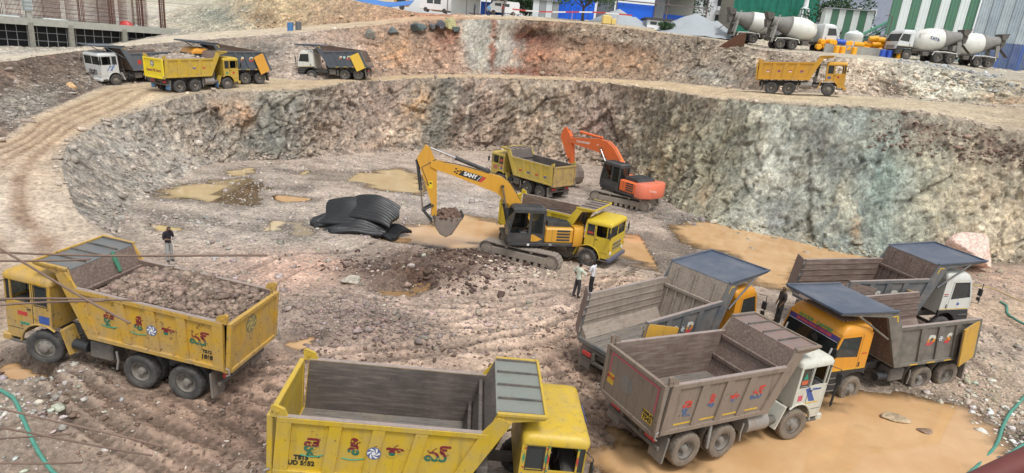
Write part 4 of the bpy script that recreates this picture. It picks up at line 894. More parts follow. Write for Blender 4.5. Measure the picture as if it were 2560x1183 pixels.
def cab_b(root, d, mat, far=False):
    kr, kf, kz, kw = d['kr'], d['kf'], d['kz'], d['kw']; ax = d['ax'][2]
    zl, zs, zh, zr = 1.36, 1.80, 2.60, 2.72
    xw = lambda z: kf - .005 - max(0, z - zs) * .33              # windscreen plane
    mb = MB()
    for s in (-1, 1):
        y0, y1 = s * (kw - .045), s * kw
        mb.prism([(kr, zl), (kf - .06, zl), (kf - .005, 1.5), (kf - .005, zs), (kr, zs)], 'y', y0, y1)
        mb.prism([(kr, zs), (kr + .48, zs), (kr + .48, zh), (kr, zh)], 'y', y0, y1)
        mb.prism([(xw(zs) - .08, zs), (xw(zs), zs), (xw(zh), zh), (xw(zh) - .09, zh)], 'y', y0, y1)
        mb.prism([(kr + .48, zs), (xw(zs) - .08, zs), (xw(zs) - .10, zs + .10), (kr + .48, zs + .02)], 'y', y0, y1)
        mb.prism([(kr, zh), (xw(zh), zh), (xw(zr), zr), (kr, zr)], 'y', y0, y1)
    mb.box(kr, kr + .05, -kw + .046, kw - .046, 1.2, zr)
    mb.prism([(kf - .05, 1.05), (kf + .02, 1.05), (kf + .02, 1.5), (kf, zs), (kf - .06, zs)], 'x' if False else 'y', -kw + .046, kw - .046)
    mb.prism([(xw(zh) - .05, zh), (xw(zh), zh), (xw(zr), zr), (xw(zr) - .05, zr)], 'y', -kw + .046, kw - .046)
    body = mb.build('cab', mat, root)
    xf = xw(zr)
    rings = [rrect(kr, xf, -kw, kw, .10, zr), rrect(kr, xf - .08, -kw + .01, kw - .01, .14, zr + .17), rrect(kr + .02, xf - .22, -kw + .08, kw - .08, .18, zr + .28), rrect(kr + .10, xf - .45, -kw + .25, kw - .25, .2, zr + .335)]
    MB().loft(rings).build('roof', mat, body, ang=50)
    for s in (-1, 1):
        y0, y1 = s * (kw - .03), s * (kw - .02)
        MB().prism([(kr + .48, zs + .02), (xw(zs) - .10, zs + .10), (xw(zh) - .09, zh), (kr + .48, zh)], 'y', y0, y1).build('side_window', M_DGLASS, body, smooth=False)
        # lower dark skirt with wheel arch
        R = .72; P = [(kr - .02, zl)]
        P += [(kr - .02, 1.05)]
        for i in range(9):
            a = math.radians(128 - 126 * i / 8); P.append((ax + R * math.cos(a), .53 + R * math.sin(a)))
        P += [(ax + R + .02, .55), (kf + .02, .55), (kf + .04, 1.0), (kf - .06, zl)]
        P = [p for p in P if p[0] >= kr - .1]
        MB().prism(P, 'y', s * (kw - .06), s * (kw + .015)).build('skirt', M_DARK, root)
        st = MB()
        for zz in (.62, .86, 1.10): st.box(ax + R - .02, kf + .0, s * (kw + .016), s * (kw + .05), zz, zz + .05, .01)
        st.build('step', M_CHAS, root)
        MB().box(kr + .30, kr + .36, s * kw, s * (kw + .012), zl + .08, zl + .26, .01).build('door_latch', M_DARK, body)
        gp = MB(); gp.box(kr + .40, kr + .412, s * kw, s * (kw + .004), zl, zh + .05); gp.build('door_gap', M_DARK, body, smooth=False)
        MB().box(kr + .05, kf - .1, s * kw, s * (kw + .004), zl + .02, zl + .055).build('marker_stripe', M_YEL_TAPE, body, smooth=False)
        m_ = MB(); m_.tube([(kf - .10, s * kw, zh + .02), (kf + .12, s * (kw + .20), zh), (kf + .12, s * (kw + .22), zs - .1), (kf - .02, s * (kw + .02), zs - .12)], .016, 6)
        m_.box(kf + .07, kf + .14, s * (kw + .08), s * (kw + .28), zs + .24, zs + .56, .03); m_.box(kf + .07, kf + .14, s * (kw + .09), s * (kw + .26), zs + .02, zs + .18, .03); m_.build('mirror', M_DARK, root)
        MB().box(kf + .02, kf + .05, s * .95 - .16, s * .95 + .16, .82, 1.0, .02).build('headlight', M_LAMP, root)
    MB().prism([(xw(zs) - .015, zs), (xw(zs) - .005, zs), (xw(zh) - .005, zh), (xw(zh) - .015, zh)], 'y', -kw + .05, kw - .05).build('windscreen', M_GLASS, body, smooth=False)
    MB().box(kf - .12, kf + .06, -kw - .01, kw + .01, .50, 1.04, .05).build('bumper', M_DARK, root)
    for i in range(3): MB().box(kf + .02, kf + .035, -.75, .75, 1.14 + i * .11, 1.20 + i * .11, .008).build('grille_slat', M_DARK, body)
    for s in (-1, 1):
        se = MB(); se.box(kr + .30, kr + .80, s * .58 - .28, s * .58 + .28, 1.45, 1.65, .05); se.box(kr + .20, kr + .34, s * .58 - .28, s * .58 + .28, 1.60, zh - .1, .05); se.build('seat', M_SEAT, root)
        MB().box(xw(zs) - .055, xw(zs) - .04, s * .5, s * .5 + .7, zs + .02, zs + .045).build('wiper', M_DARK, body)
    MB().box(kf - .55, kf - .07, -kw + .06, kw - .06, 1.30, zs + .02, .08).build('dashboard', flat('dash_grey', (.12, .125, .125), .7), root)
    c = Vector((kf - .62, -.55, zs + .10)); MB().tube([c + Vector((.12 * math.sin(a), .22 * math.cos(a), .18 * math.sin(a))) for a in [i * math.pi / 10 for i in range(20)]], .018, 6, closed=True).build('steering_wheel', M_DARK, root)
    return body, zs, zh, xw

def truck(k, name, label, group=None, cab='A', cabm=None, boxm=None, inm=M_RUST, floorm=None, canm=None, railm=M_RAIL, tail='gate', doorm=None, gatem=None, mud=False, decals=None, door_ang=(246, 246), doors=True, ribw=.26, nrib=4, steer=0.0, bumper=None, far=False, guards=True):
    d = dict(DIM[TTYPE[k]])
    if k in ('t11', 't12'): d.update(brt=-.45, brb=-1.08, bfb=2.92, bft=3.48)
    if k == 't9': d.update(kz=2.96, kf=6.02, kw=1.19)
    root = empty(name); root.matrix_world = tmat(k); tag(root, label, 'dump truck', group)
    hw, zt, zb, brt, brb, bfb, bft = d['hw'], d['zt'], d['zb'], d['brt'], d['brb'], d['bfb'], d['bft']
    ax = d['ax']; A = TTYPE[k] == 'A'
    # running gear
    ch = MB()
    for s in (-1, 1): ch.box(-1.05, d['kf'] - .15, s * .36, s * .47, .78, 1.04, .01)
    for x in (-.9, .6, 2.0, 3.2, 5.0): ch.box(x, x + .12, -.36, .36, .82, 1.0)
    ch.box(-1.0, bfb - .1, -.50, .50, 1.05, 1.14); ch.build('chassis_frame', M_CHAS, root)
    for i, x in enumerate(ax):
        a = MB(); a.cyl((x, -.95, .515), (x, .95, .515), .075, n=10)
        if i < 2: a.lathe([(.0, -.26), (.15, -.22), (.24, -.08), (.24, .08), (.15, .22), (.0, .26)], (x, 0, .52), (0, 1, 0), 16)
        a.build('axle', M_CHAS, root)
        for s in (-1, 1): put_wheel(root, x, s, i < 2, mud, 1.06, .515, steer if i == 2 else 0)
    for s in (-1, 1):
        t_ = MB(); t_.box(-.35, 1.7, s * .52, s * .62, .70, .78); t_.tube([(-.25 + q * .24, s * .57, .62 + .16 * math.cos((q - 4) * .35)) for q in range(9)], .05, 6); t_.build('leaf_spring', M_CHAS, root)
        MB().prism([(-.78, 1.02), (-.72, 1.02), (-.80, .28), (-.86, .28)], 'y', s * .66, s * 1.20).build('mudflap', M_RUBBER if not guards else mp('flap_grey', (.12, .125, .125), dirt=.5), root)
        if guards: MB().tube([(2.06, s * 1.17, .98), (2.02, s * 1.17, .7), (2.06, s * 1.17, .42)], .03, 6).build('flap_chain', M_STEEL, root)
    tk = MB(); tk.cyl((2.25, -.92, .82), (3.10, -.92, .82), .30, n=18); tk.build('fuel_tank', M_STEEL, root)
    tb = MB(); tb.box(2.25, 2.95, .60, 1.12, .56, 1.06, .05); tb.build('battery_box', M_CHAS, root)
    MB().cyl((3.15, -.98, .75), (3.55, -.98, .75), .13, n=12).build('air_tank', M_CHAS, root)
    MB().cyl((3.05, .98, .78), (3.5, .98, .78), .15, n=12).build('air_filter', M_DARK, root)
    hy = MB(); hy.cyl((bfb + .42, 0, .95), (bfb + .62, 0, 2.55), .11, n=12); hy.cyl((bfb + .40, .45, 1.0), (bfb + .55, .45, 2.3), .06, n=8); hy.box(bfb + .28, bfb + .55, -.9, -.45, 1.05, 1.55, .03); hy.build('tipping_ram', M_CHAS, root)
    for s in (-1, 1):
        b_ = MB(); b_.box(-1.02, -.96, s * .55, s * .95, .80, .96, .015); b_.build('tail_lamp', M_RED, root)
    bb = MB(); bb.box(-1.0, -.90, -1.10, 1.10, .62, .74, .02)
    for s in (-1, 1): bb.box(-.98, -.92, s * .45, s * .55, .74, .9)
    bb.build('underrun_bar', M_CHAS, root)
    # body
    out = [(brb, zb), (bfb, zb), (d['pf'], d['zpf']), (d['cf'], d['zcf'] - .07), (d['cf'], d['zcf']), (d['cr'], d['zcr'] + .03), (bft, zt), (brt, zt)]
    slope = (bft - bfb) / (zt - zb); slr = (brt - brb) / (zt - zb); sides = {}
    for s in (-1, 1):
        sw = MB().prism(out, 'y', s * (hw - .045), s * hw).build('side_wall', boxm, root); sides[s] = sw
        inn = [(brb + .03, zb + .03), (bfb - .02, zb + .03), (d['cr'] - .02, d['zcr']), (bft - .02, zt - .005), (brt + .02, zt - .005)]
        il = MB(); il.prism(inn, 'y', s * (hw - .060), s * (hw - .047))
        if not A:
            for q in range(5):
                z_ = zb + .32 + q * .26; il.prism([(brb + .08, z_), (bfb + .1, z_), (bfb + .1, z_ + .035), (brb + .08, z_ + .035)], 'y', s * (hw - .085), s * (hw - .059))
            il.prism([(hw - .06, zb + .05), (hw - .06, zb + .42), (hw - .34, zb + .05)] if s > 0 else [(-hw + .06, zb + .05), (-hw + .06, zb + .42), (-hw + .34, zb + .05)], 'x', brb + .05, bfb - .02)
        il.build('inner_liner', inm, root)
        def rib(x0, w, nm='rib', pr=.055, ztp=None, zbt=None):
            zt_ = (zt - .10) if ztp is None else ztp; zb_ = zb + .11 if zbt is None else zbt
            sl = slr + (slope - slr) * (x0 - brb) / (bfb - brb)
            P = [(x0 + sl * (zb_ - zb), zb_), (x0 + w + sl * (zb_ - zb), zb_), (x0 + w + sl * (zt_ - zb), zt_), (x0 + sl * (zt_ - zb), zt_)]
            MB().prism(P, 'y', s * hw, s * (hw + pr)).build(nm, boxm, sw, smooth=False)
        x0 = brb + .0; step = (bfb - .38 - x0 - .30) / (nrib)
        rib(brb, .30, 'rear_post', .06, zt + (.0 if A else 0), zb)
        for i in range(1, nrib): rib(x0 + .30 + step * i - ribw / 2, ribw)
        P = [(bfb - .36, zb), (bfb - .001, zb), (d['pf'] - .001, d['zpf']), (d['cr'] + .02, d['zcr'] - .02), (bft - .12, zt)]
        MB().prism(P, 'y', s * hw, s * (hw + .06)).build('front_post', boxm, sw, smooth=False)
        tr = MB().box(brt, bft + .02, s * (hw - .055), s * (hw + .065), zt - .13, zt, .012).build('top_rail', boxm, sw)
        MB().box(brt + .02, bft, s * (hw - .05), s * (hw + .06), zt + .001, zt + .014, .004).build('rail_cap', railm, sw)
        MB().box(brb, bfb, s * (hw - .03), s * (hw + .065), zb - .03, zb + .10, .012).build('bottom_rail', boxm if not A else boxm, sw)
        if not A:
            for i in range(nrib):
                MB().box(x0 + .42 + step * i, x0 + .42 + step * i + step * .45, s * (hw + .066), s * (hw + .07), zb + .0, zb + .045).build('marker_stripe', M_YEL_TAPE, sw, smooth=False)
            MB().tube([(d['cf'] - .75, s * (hw - .02), d['zcf'] - .12), (d['pf'] - .25, s * (hw + .04), 2.45)], .035, 8).build('canopy_strut', boxm, root)
            pl = MB(); pl.prism([(d['cr'] + .05, d['zcr'] - .10), (d['cr'] + .30, d['zcr'] - .10), (d['cr'] + .30, d['zcr'] - .14), (d['cr'] + .10, d['zcr'] - .14), (d['cr'] + .02, d['zcr'] - .34), (d['cr'] - .03, d['zcr'] - .34)], 'y', s * (hw + .061), s * (hw + .066)); pl.build('corner_mark', M_YEL_TAPE, sw, smooth=False)
    fp = MB(); fp.box(brb + .01, bfb + .02, -hw + .046, hw - .046, zb - .02, zb + .05)
    for i in range(7 if not A else 0): fp.box(brb + .1, bfb - .1, -hw + .36 + i * (2 * hw - .72) / 6 - .012, -hw + .36 + i * (2 * hw - .72) / 6 + .012, zb + .05, zb + .065)
    fp.build('bed_floor', floorm or inm, root)
    br = MB(); br.box(brb - .04, brb + .08, -hw, hw, zb - .10, zb + .04, .01); br.build('rear_sill', boxm, root)
    cm = MB()
    for i in range(7): cm.box(brb + .25 + i * .58, brb + .33 + i * .58, -hw + .05, hw - .05, zb - .12, zb - .021)
    cm.build('cross_member', M_CHAS, root)
    # front wall, sloped, with stiffeners
    fw = MB(); t_ = .05
    fw.prism([(bfb - .06, zb + .05), (bfb - .001, zb + .05), (d['cr'] + .03, d['zcr'] - .02), (d['cr'] - .03, d['zcr'] - .0)], 'y', -hw + .062, hw - .062); fwo = fw.build('front_wall', inm, root)
    sl = (d['cr'] - bfb) / (d['zcr'] - zb)
    for zz in ((1.78, 2.42) if A else (2.52,)):
        x_ = bfb - .07 + sl * (zz - zb); MB().box(x_ - .07, x_ + .02, -hw + .065, hw - .065, zz, zz + .14, .02).build('stiffener', inm, fwo)
    if not A:
        for i in range(6):
            y_ = -hw + .25 + i * (2 * hw - .5) / 5; MB().prism([(bfb - .10, zb + .1), (bfb - .06, zb + .1), (bfb - .06 + sl * 1.2, zb + 1.3), (bfb - .10 + sl * 1.2, zb + 1.3)], 'y', y_ - .03, y_ + .03).build('stiffener', inm, fwo)
        for i in range(3):
            y_ = -hw + .4 + i * (2 * hw - .8) / 2; z0_, z1_ = 2.68, 3.36; MB().prism([(bfb - .10 + sl * (z0_ - zb), z0_), (bfb - .06 + sl * (z0_ - zb), z0_), (bfb - .06 + sl * (z1_ - zb), z1_), (bfb - .10 + sl * (z1_ - zb), z1_)], 'y', y_ - .03, y_ + .03).build('stiffener', inm, fwo)
    ca = MB(); e = .012
    ca.prism([(d['cr'] - .02, d['zcr'] - .02), (d['cf'] + .02, d['zcf'] - .045), (d['cf'] + .02, d['zcf'] - .005), (d['cr'] - .02, d['zcr'] + .02)], 'y', -hw + .046, hw - .046)
    cao = ca.build('canopy', canm or boxm, root)
    fl_ = MB(); sgn = (d['zcf'] - d['zcr']) / (d['cf'] - d['cr'])
    for s in (-1, 1): fl_.prism([(d['cr'], d['zcr'] + .02), (d['cf'] + .03, d['zcf'] - .005), (d['cf'] + .03, d['zcf'] + .05), (d['cr'], d['zcr'] + .075)], 'y', s * (hw - .04), s * (hw + .05))
    fl_.box(d['cf'] - .02, d['cf'] + .04, -hw, hw, d['zcf'] - .05, d['zcf'] + .045, .01); fl_.build('canopy_rim', boxm if A else (canm or boxm), cao)
    if A:
        for i in range(5):
            y_ = -hw + .06 + i * (2 * hw - .12) / 4; MB().box(d['cr'] + .02, d['cf'], y_ - .018, y_ + .018, d['zcr'] + .0, d['zcf'] + .035).build('canopy_rib', M_CHAS, cao, smooth=False)
    # rear closure
    if tail == 'gate':
        tg = MB(); xg = brb - .045
        tg.box(xg - .045, xg, -hw + .02, hw - .02, zb - .06, zt - .02, .006); tgo = tg.build('tailgate', gatem or boxm, root)
        fr = MB()
        for s in (-1, 1): fr.box(xg - .10, xg + .02, s * (hw - .10), s * (hw + .02), zb - .08, zt, .012)
        fr.box(xg - .095, xg + .02, -hw + .1, hw - .1, zt - .12, zt + .002, .012); fr.box(xg - .10, xg + .015, -hw + .1, hw - .1, zb - .12, zb + .0, .012); fr.build('gate_frame', gatem or boxm, tgo)
        for s in (-1, 1):
            lg = MB(); lg.prism([(brt - .12, zt - .02), (brt + .22, zt - .02), (brt + .14, zt + .17), (brt - .08, zt + .26), (brt - .14, zt + .22)], 'y', s * (hw - .03), s * (hw + .045)); lg.cyl((brt - .0, s * (hw - .06), zt + .12), (brt - .0, s * (hw + .07), zt + .12), .035, n=10); lg.build('pivot_lug', boxm, root)
            hk = MB(); hk.tube([(xg - .02, s * (hw + .04), zb + .10), (xg - .12, s * (hw + .08), zb + .08), (xg - .14, s * (hw + .08), zb - .06), (xg - .05, s * (hw + .07), zb - .12)], .025, 6); hk.build('gate_hook', M_STEEL, root)
    elif doors:
        hz = zt - zb
        axis = Vector((slr, 0, 1)).normalized(); L = hz / axis.z
        for s, ang in zip((1, -1), door_ang):
            dw = hw - .03; mb = MB()
            # closed door lies along -s*y from the hinge; local (u along width, v along hinge axis, w thickness)
            piv = Vector((brb - .03, s * (hw + .03), zb + .0)); rot = Matrix.Rotation(-s * math.radians(ang), 3, axis)
            def D3(u, v, w): return piv + rot @ (Vector((0, -s * u, 0)) + Vector((-1, 0, slr)).normalized() * w + axis * v)
            def slab(u0, u1, v0, v1, w0, w1):
                vs = [D3(u, v, w) for u in (u0, u1) for v in (v0, v1) for w in (w0, w1)]
                mb.convex(vs, [(0, 1, 3, 2), (4, 5, 7, 6), (0, 1, 5, 4), (2, 3, 7, 6), (0, 2, 6, 4), (1, 3, 7, 5)])
            slab(.02, dw, .02, L - .04, 0, .045)
            dr = mb.build('rear_door', (doorm[0 if s > 0 else 1] if isinstance(doorm, tuple) else doorm) or boxm, root); mb = MB()
            for u0, u1, v0, v1 in ((.02, .10, .02, L - .04), (dw - .08, dw, .02, L - .04), (.1, dw - .08, .02, .10), (.1, dw - .08, L - .12, L - .04), (.1, dw - .08, L * .48, L * .48 + .08)): slab(u0, u1, v0, v1, .046, .075)
            mb.build('door_frame', boxm, dr); mb = MB()
            for v in (.2, L * .5, L - .25): mb.cyl(D3(-.02, v, .02), D3(-.02, v + .16, .02), .035, n=8)
            mb.build('hinge', M_STEEL, dr)
    # cab
    info = {}
    if cab == 'A': info['body'], info['zs'], info['zh'] = cab_a(root, d, cabm, vis=bumper)
    else: info['body'], info['zs'], info['zh'], info['xw'] = cab_b(root, d, cabm)
    info.update(d=d, root=root, side=sides, slope=slope, step=step, x0=x0, slr=slr)
    if decals: decals(info)
    return root, info

def bay_x(info, i, z):
    """middle of panel bay i (0 = rearmost) at height z"""
    d = info['d']; n0 = info['x0'] + .30 + info['step'] * (i + .5); sl = info['slr'] + (info['slope'] - info['slr']) * (n0 - d['brb']) / (d['bfb'] - d['brb'])
    return n0 + sl * (z - d['zb'])
def read_dir(s): return (-1, 0, 0) if s > 0 else (1, 0, 0)

def jai(info, sides, mat, words=('జై', 'శీ', 'రా', 'మ్'), size=.46, z=1.98, logo_m=None, swoosh=True):
    hw = info['d']['hw']
    for s in sides:
        sw = info['side'][s]; order = range(4) if s < 0 else range(3, -1, -1)
        for w, i in zip(words, order):
            x = bay_x(info, i, z); o = (x, s * (hw + .006), z)
            text_mesh(w, size, mat, sw, o, read_dir(s), (0, 0, 1), offset=.010, depth=.003)
            if swoosh and w in ('శీ', 'జై'):
                ux = Vector(read_dir(s)); MB().tube([Vector(o) + ux * (-.24 + .06 * q) + Vector((0, 0, -.24 - .035 * math.sin(q * .45))) for q in range(9)], .014, 5).build('lettering', M_GREEN, sw)
        if logo_m:
            i = 1 if s < 0 else 2; x = (bay_x(info, 1, z) + bay_x(info, 2, z)) / 2
            logo(sw, (x, s * (hw + .058), z - .03), read_dir(s), (0, 0, 1), .15, logo_m)

def letters3(info, sides, words=('D', 'S', 'P'), z=2.16, mat=None, size=.5, logo_m=None, lpos=.75):
    hw = info['d']['hw']; n = 4
    for s in sides:
        sw = info['side'][s]
        for q, w in enumerate(words):
            i = n - 2 - q; x = bay_x(info, i, z)
            text_mesh(w, size, mat, sw, (x, s * (hw + .006), z), read_dir(s), (0, 0, 1), offset=.03, depth=.003, shear=.25)
        if logo_m:
            x = (bay_x(info, n - 2, z) + bay_x(info, n - 3, z)) / 2; logo(sw, (x, s * (hw + .058), z + .08), read_dir(s), (0, 0, 1), .13, logo_m)

# ================================================================ loose rock
_t = (1 + 5 ** .5) / 2
ICO = np.array([(-1, _t, 0), (1, _t, 0), (-1, -_t, 0), (1, -_t, 0), (0, -1, _t), (0, 1, _t), (0, -1, -_t), (0, 1, -_t), (_t, 0, -1), (_t, 0, 1), (-_t, 0, -1), (-_t, 0, 1)]) / math.sqrt(1 + _t * _t)
ICF = np.array([(0, 11, 5), (0, 5, 1), (0, 1, 7), (0, 7, 10), (0, 10, 11), (1, 5, 9), (5, 11, 4), (11, 10, 2), (10, 7, 6), (7, 1, 8), (3, 9, 4), (3, 4, 2), (3, 2, 6), (3, 6, 8), (3, 8, 9), (4, 9, 5), (2, 4, 11), (6, 2, 10), (8, 6, 7), (9, 8, 1)])
def rock_cloud(name, C, S, colr, mat, seed=1, flatn=.6):
    """one mesh of many angular stones: C centres, S sizes, colr per-stone colour"""
    rng = np.random.default_rng(seed); n = len(C)
    V = np.repeat(ICO[None], n, 0) * (1 + rng.uniform(-.42, .32, (n, 12, 1)))
    # chop each stone flat along a few planes for angular faces
    for k in range(3):
        nn = rng.normal(size=(n, 1, 3)); nn /= np.linalg.norm(nn, axis=2)[..., None]; d = (V * nn).sum(2); cutd = rng.uniform(.35, .7, (n, 1))
        V = V - nn * np.maximum(d - cutd, 0)[..., None]
    ax = np.stack([rng.uniform(.75, 1.35, n), rng.uniform(.55, 1.0, n), rng.uniform(flatn * .6, flatn * 1.2, n)], 1); V = V * ax[:, None, :]
    a = rng.uniform(0, 6.28, n); ti = rng.normal(0, .35, n); ca, sa, ct, st = np.cos(a), np.sin(a), np.cos(ti), np.sin(ti)
    x, y, z = V[..., 0], V[..., 1], V[..., 2]; y, z = y * ct[:, None] - z * st[:, None], y * st[:, None] + z * ct[:, None]
    x, y = x * ca[:, None] - y * sa[:, None], x * sa[:, None] + y * ca[:, None]
    V = np.stack([x, y, z], 2) * np.asarray(S)[:, None, None] * .6 + np.asarray(C)[:, None, :]
    F = (ICF[None] + 12 * np.arange(n)[:, None, None]).reshape(-1, 3)
    return mesh_np(name, V.reshape(-1, 3), F, mat, np.repeat(np.asarray(colr), 12, 0))

def boulder(name, loc, size, rgb, seed, label, cat='boulder', group=None, mat=None, sub=3, chop=6, rot=0):
    bm = bmesh.new(); bmesh.ops.create_icosphere(bm, subdivisions=sub, radius=1.0); rng = np.random.default_rng(seed)
    V = np.array([v.co[:] for v in bm.verts])
    for k in range(chop * 2):
        nn = rng.normal(size=3); nn /= np.linalg.norm(nn); d = V @ nn; V = V - nn * np.maximum(d - rng.uniform(.42, .72), 0)[:, None]
    V += V * (.10 * fbm(V * 1.3 + seed, 3, seed)[:, None] + .04 * fbm(V * 5 + seed, 3, seed + 3)[:, None])
    c, s = math.cos(rot), math.sin(rot); V = V @ np.array([[c, s, 0], [-s, c, 0], [0, 0, 1]])
    V = V * (np.array(size) / 2 / .8); V[:, 2] -= V[:, 2].min() * .88
    F = np.array([[v.index for v in f.verts] for f in bm.faces]); bm.free()
    C = np.array(lin(*rgb)[:3])[None] * (1 + .18 * fbm(V * 2, 3, seed + 8)[:, None])
    o = mesh_np(name, V, F, mat or M_STONE, C); o.location = loc; tag(o, label, cat, group); return o

def load_heap(k, label, rgb, seed, n=620, top=.35):
    """heap of broken rock in a truck bed: a mound plus stones on it"""
    d = DIM[TTYPE[k]]; T = tmat(k); rng = np.random.default_rng(seed)
    nx, ny = 36, 20; X = np.linspace(d['brb'] + .08, d['bfb'] + .18, nx); Y = np.linspace(-d['hw'] + .07, d['hw'] - .07, ny)
    gx, gy = [a.ravel() for a in np.meshgrid(X, Y, indexing='ij')]
    def H(x, y):
        p = np.stack([x, y, 0 * x + seed], 1); u = (x - (d['brb'] + d['bfb']) / 2) / 2.1; v = y / d['hw']
        return d['zt'] - .16 + top * (1 - np.clip(u * u, 0, 1.2)) * (1 - .75 * v * v) + .10 * fbm(p * 1.4, 3, seed)
    gz = H(gx, gy); base = np.array(lin(*rgb)[:3])
    P = np.array([tuple(T @ Vector(p)) for p in zip(gx, gy, gz)]); I = np.arange(nx * ny).reshape(nx, ny)
    F = np.stack([I[:-1, :-1].ravel(), I[1:, :-1].ravel(), I[1:, 1:].ravel(), I[:-1, 1:].ravel()], 1)
    x = rng.uniform(d['brb'] + .15, d['bfb'] + .1, n); y = rng.uniform(-d['hw'] + .14, d['hw'] - .14, n); sz = rng.choice([.06, .10, .15, .22, .36], n, p=[.42, .3, .18, .085, .015])
    z = H(x, y) + sz * .12; C = np.array([tuple(T @ Vector(p)) for p in zip(x, y, z)])
    colr = base[None] * rng.uniform(.65, 1.4, (n, 1)) * np.array([1, 1, 1]) * (1 + rng.normal(0, .02, (n, 3)))
    o = rock_cloud('rock_load', C, sz, np.clip(colr * 1.15, .02, .8), M_STONE, seed)
    # join the mound under the stones
    m2 = mesh_np('mound', P, F, M_STONE, np.tile(base * .9, (len(P), 1)))
    dat = o.data; bm = bmesh.new(); bm.from_mesh(dat); bm.from_mesh(m2.data); bm.to_mesh(dat); bm.free(); bpy.data.objects.remove(m2)
    tag(o, label, 'rock load', kind='stuff'); return o

# ================================================================ the trucks
def Y(name, c, **k): return mp(name, c, rough=.42, dirtc=(.33, .27, .20), **k)
random.seed(5)
LG = [flat('emblem_blue', (.10, .13, .28), .5), M_WHITE]; LGW = [flat('emblem_dark', (.05, .06, .08), .5), M_WHITE]
mY1 = Y('yellow_paint_loaded', lin(200, 156, 32), dirt=.42, rust=.6, low=1.7); mY2 = Y('yellow_paint_bright', lin(204, 170, 28), dirt=.34, rust=.45, low=.9)
def dec1(i):
    jai(i, (1, -1), M_TELUGU, logo_m=LG); d = i['d']; b = i['body']; kw = d['kw']
    text_mesh('1868', .17, M_BLACK, i['side'][1], (d['brb'] + .52, d['hw'] + .01, 1.52), (-1, 0, 0), (0, 0, 1), offset=.006)
    text_mesh('TS12', .13, M_BLACK, i['side'][1], (d['brb'] + .52, d['hw'] + .01, 1.68), (-1, 0, 0), (0, 0, 1), offset=.004)
    plate(b, (4.28, kw + .002, 1.38), (-1, 0, 0), (0, 0, 1), .16, .12, M_BLUE, 'painted_animal'); plate(b, (4.95, kw + .002, 1.45), (-1, 0, 0), (0, 0, 1), .15, .06, M_RED, 'painted_motif'); plate(b, (4.9, kw + .002, 1.15), (-1, 0, 0), (0, 0, 1), .14, .035, M_GREEN, 'painted_motif')
    logo([o for o in i['root'].children if o.name.startswith('tailgate')][0], (d['brb'] - .092, .15, 2.2), (0, -1, 0), (0, 0, 1), .26, [flat('worn_emblem', (.20, .17, .09), .6), flat('worn_emblem_light', (.42, .34, .12), .6)])
    c = MB(); c.cyl((4.9, -.4, 2.66), (4.9, -.4, 2.78), .05, n=10); c.build('beacon', M_AMBER, i['root'])
    g = MB(); g.tube([(3.42, -.35, 3.14), (3.36, -.33, 3.02), (3.2, -.30, 2.78), (3.1, -.26, 2.62)], [.05, .07, .06, .04], 8); g.build('tied_cloth', flat('green_cloth', (.05, .18, .11), .9), i['root'])
truck('t1', 'dump_truck', 'yellow dump truck heaped with broken rock, facing left at the ramp foot', cabm=mY1, boxm=mY1, inm=M_RUST, canm=mp('grey_canopy', (.13, .14, .145), dirt=.3), decals=dec1, steer=.2)
def dec2(i):
    jai(i, (1, -1), M_TELUGU, logo_m=LG); d = i['d']; b = i['body']; kw, kr, kf = d['kw'], d['kr'], d['kf']; zs, zh = i['zs'], i['zh']
    for t, z in (('TS15', 1.66), ('UD 5652', 1.52)): text_mesh(t, .15, M_BLACK, i['side'][-1], (d['brb'] + .58, -d['hw'] - .008, z), (1, 0, 0), (0, 0, 1), offset=.006)
    ux, uz = (1, 0, 0), (0, 0, 1); y = -kw - .003
    disc_spots(b, [(kr + .08, y, zh - .08), (kr + .56, y, zh - .06), (kr + .07, y, zs + .08), (kr + .55, y, zs + .07)], ux, uz, .024, M_RED)
    disc_spots(b, [(kr + .10, y, zh + .04), (kr + .52, y, zh + .04), (kr + .75, y, zs - .10), (kf - .3, y, zs - .10)], ux, uz, .024, M_BLUE)
    disc_spots(b, [(kr + .60, y, zh - .02), (kr + .60, y, zs + .02), (kf - .18, y, zh - .02), (kf - .18, y, zs + .0)], ux, uz, .024, M_GREEN)
    for x, m in ((kr + .065, M_GREEN), (kr + .555, M_GREEN), (kr + .605, M_RED), (kf - .18, M_RED)): lozenge(b, (x, y, (zs + zh) / 2), ux, uz, .028, .14, m)
    lozenge(b, (kr + .31, y, zh + .045), ux, uz, .16, .02, M_RED); lozenge(b, ((kr + kf) / 2 + .2, y, zs - .10), ux, uz, .17, .03, M_RED)
    cat_ = MB(); P = [(0, 0), (.06, .05), (.2, .07), (.30, .06), (.36, .10), (.42, .09), (.42, .04), (.36, .0), (.44, -.06), (.42, -.08), (.32, -.03), (.18, -.03), (.08, -.08), (0, -.09), (.06, -.04), (-.04, .05), (-.06, .1), (-.02, .11)]
    cat_.prism([(kr + .10 + p[0] * .95, zs - .16 + p[1] * .9) for p in P], 'y', y, y + .002); cat_.build('painted_animal', M_BLUE, b, smooth=False)
    plate(b, (kr + .32, y, zs - .38), ux, uz, .17, .09, M_WHITE, 'painted_panel')
    text_mesh('SRI BALAJI', .16, M_BLUE, b, (kf + .062, 0, zh + .13), (0, 1, 0), (0, 0, 1), offset=.006)
truck('t2', 'dump_truck', 'bright yellow empty dump truck cut off by the bottom edge, facing right', cabm=mY2, boxm=mY2, inm=M_RUSTD, floorm=M_BEDS, canm=mp('green_grey_canopy', (.21, .23, .20), dirt=.2, dirtc=(.34, .27, .24)), decals=dec2)
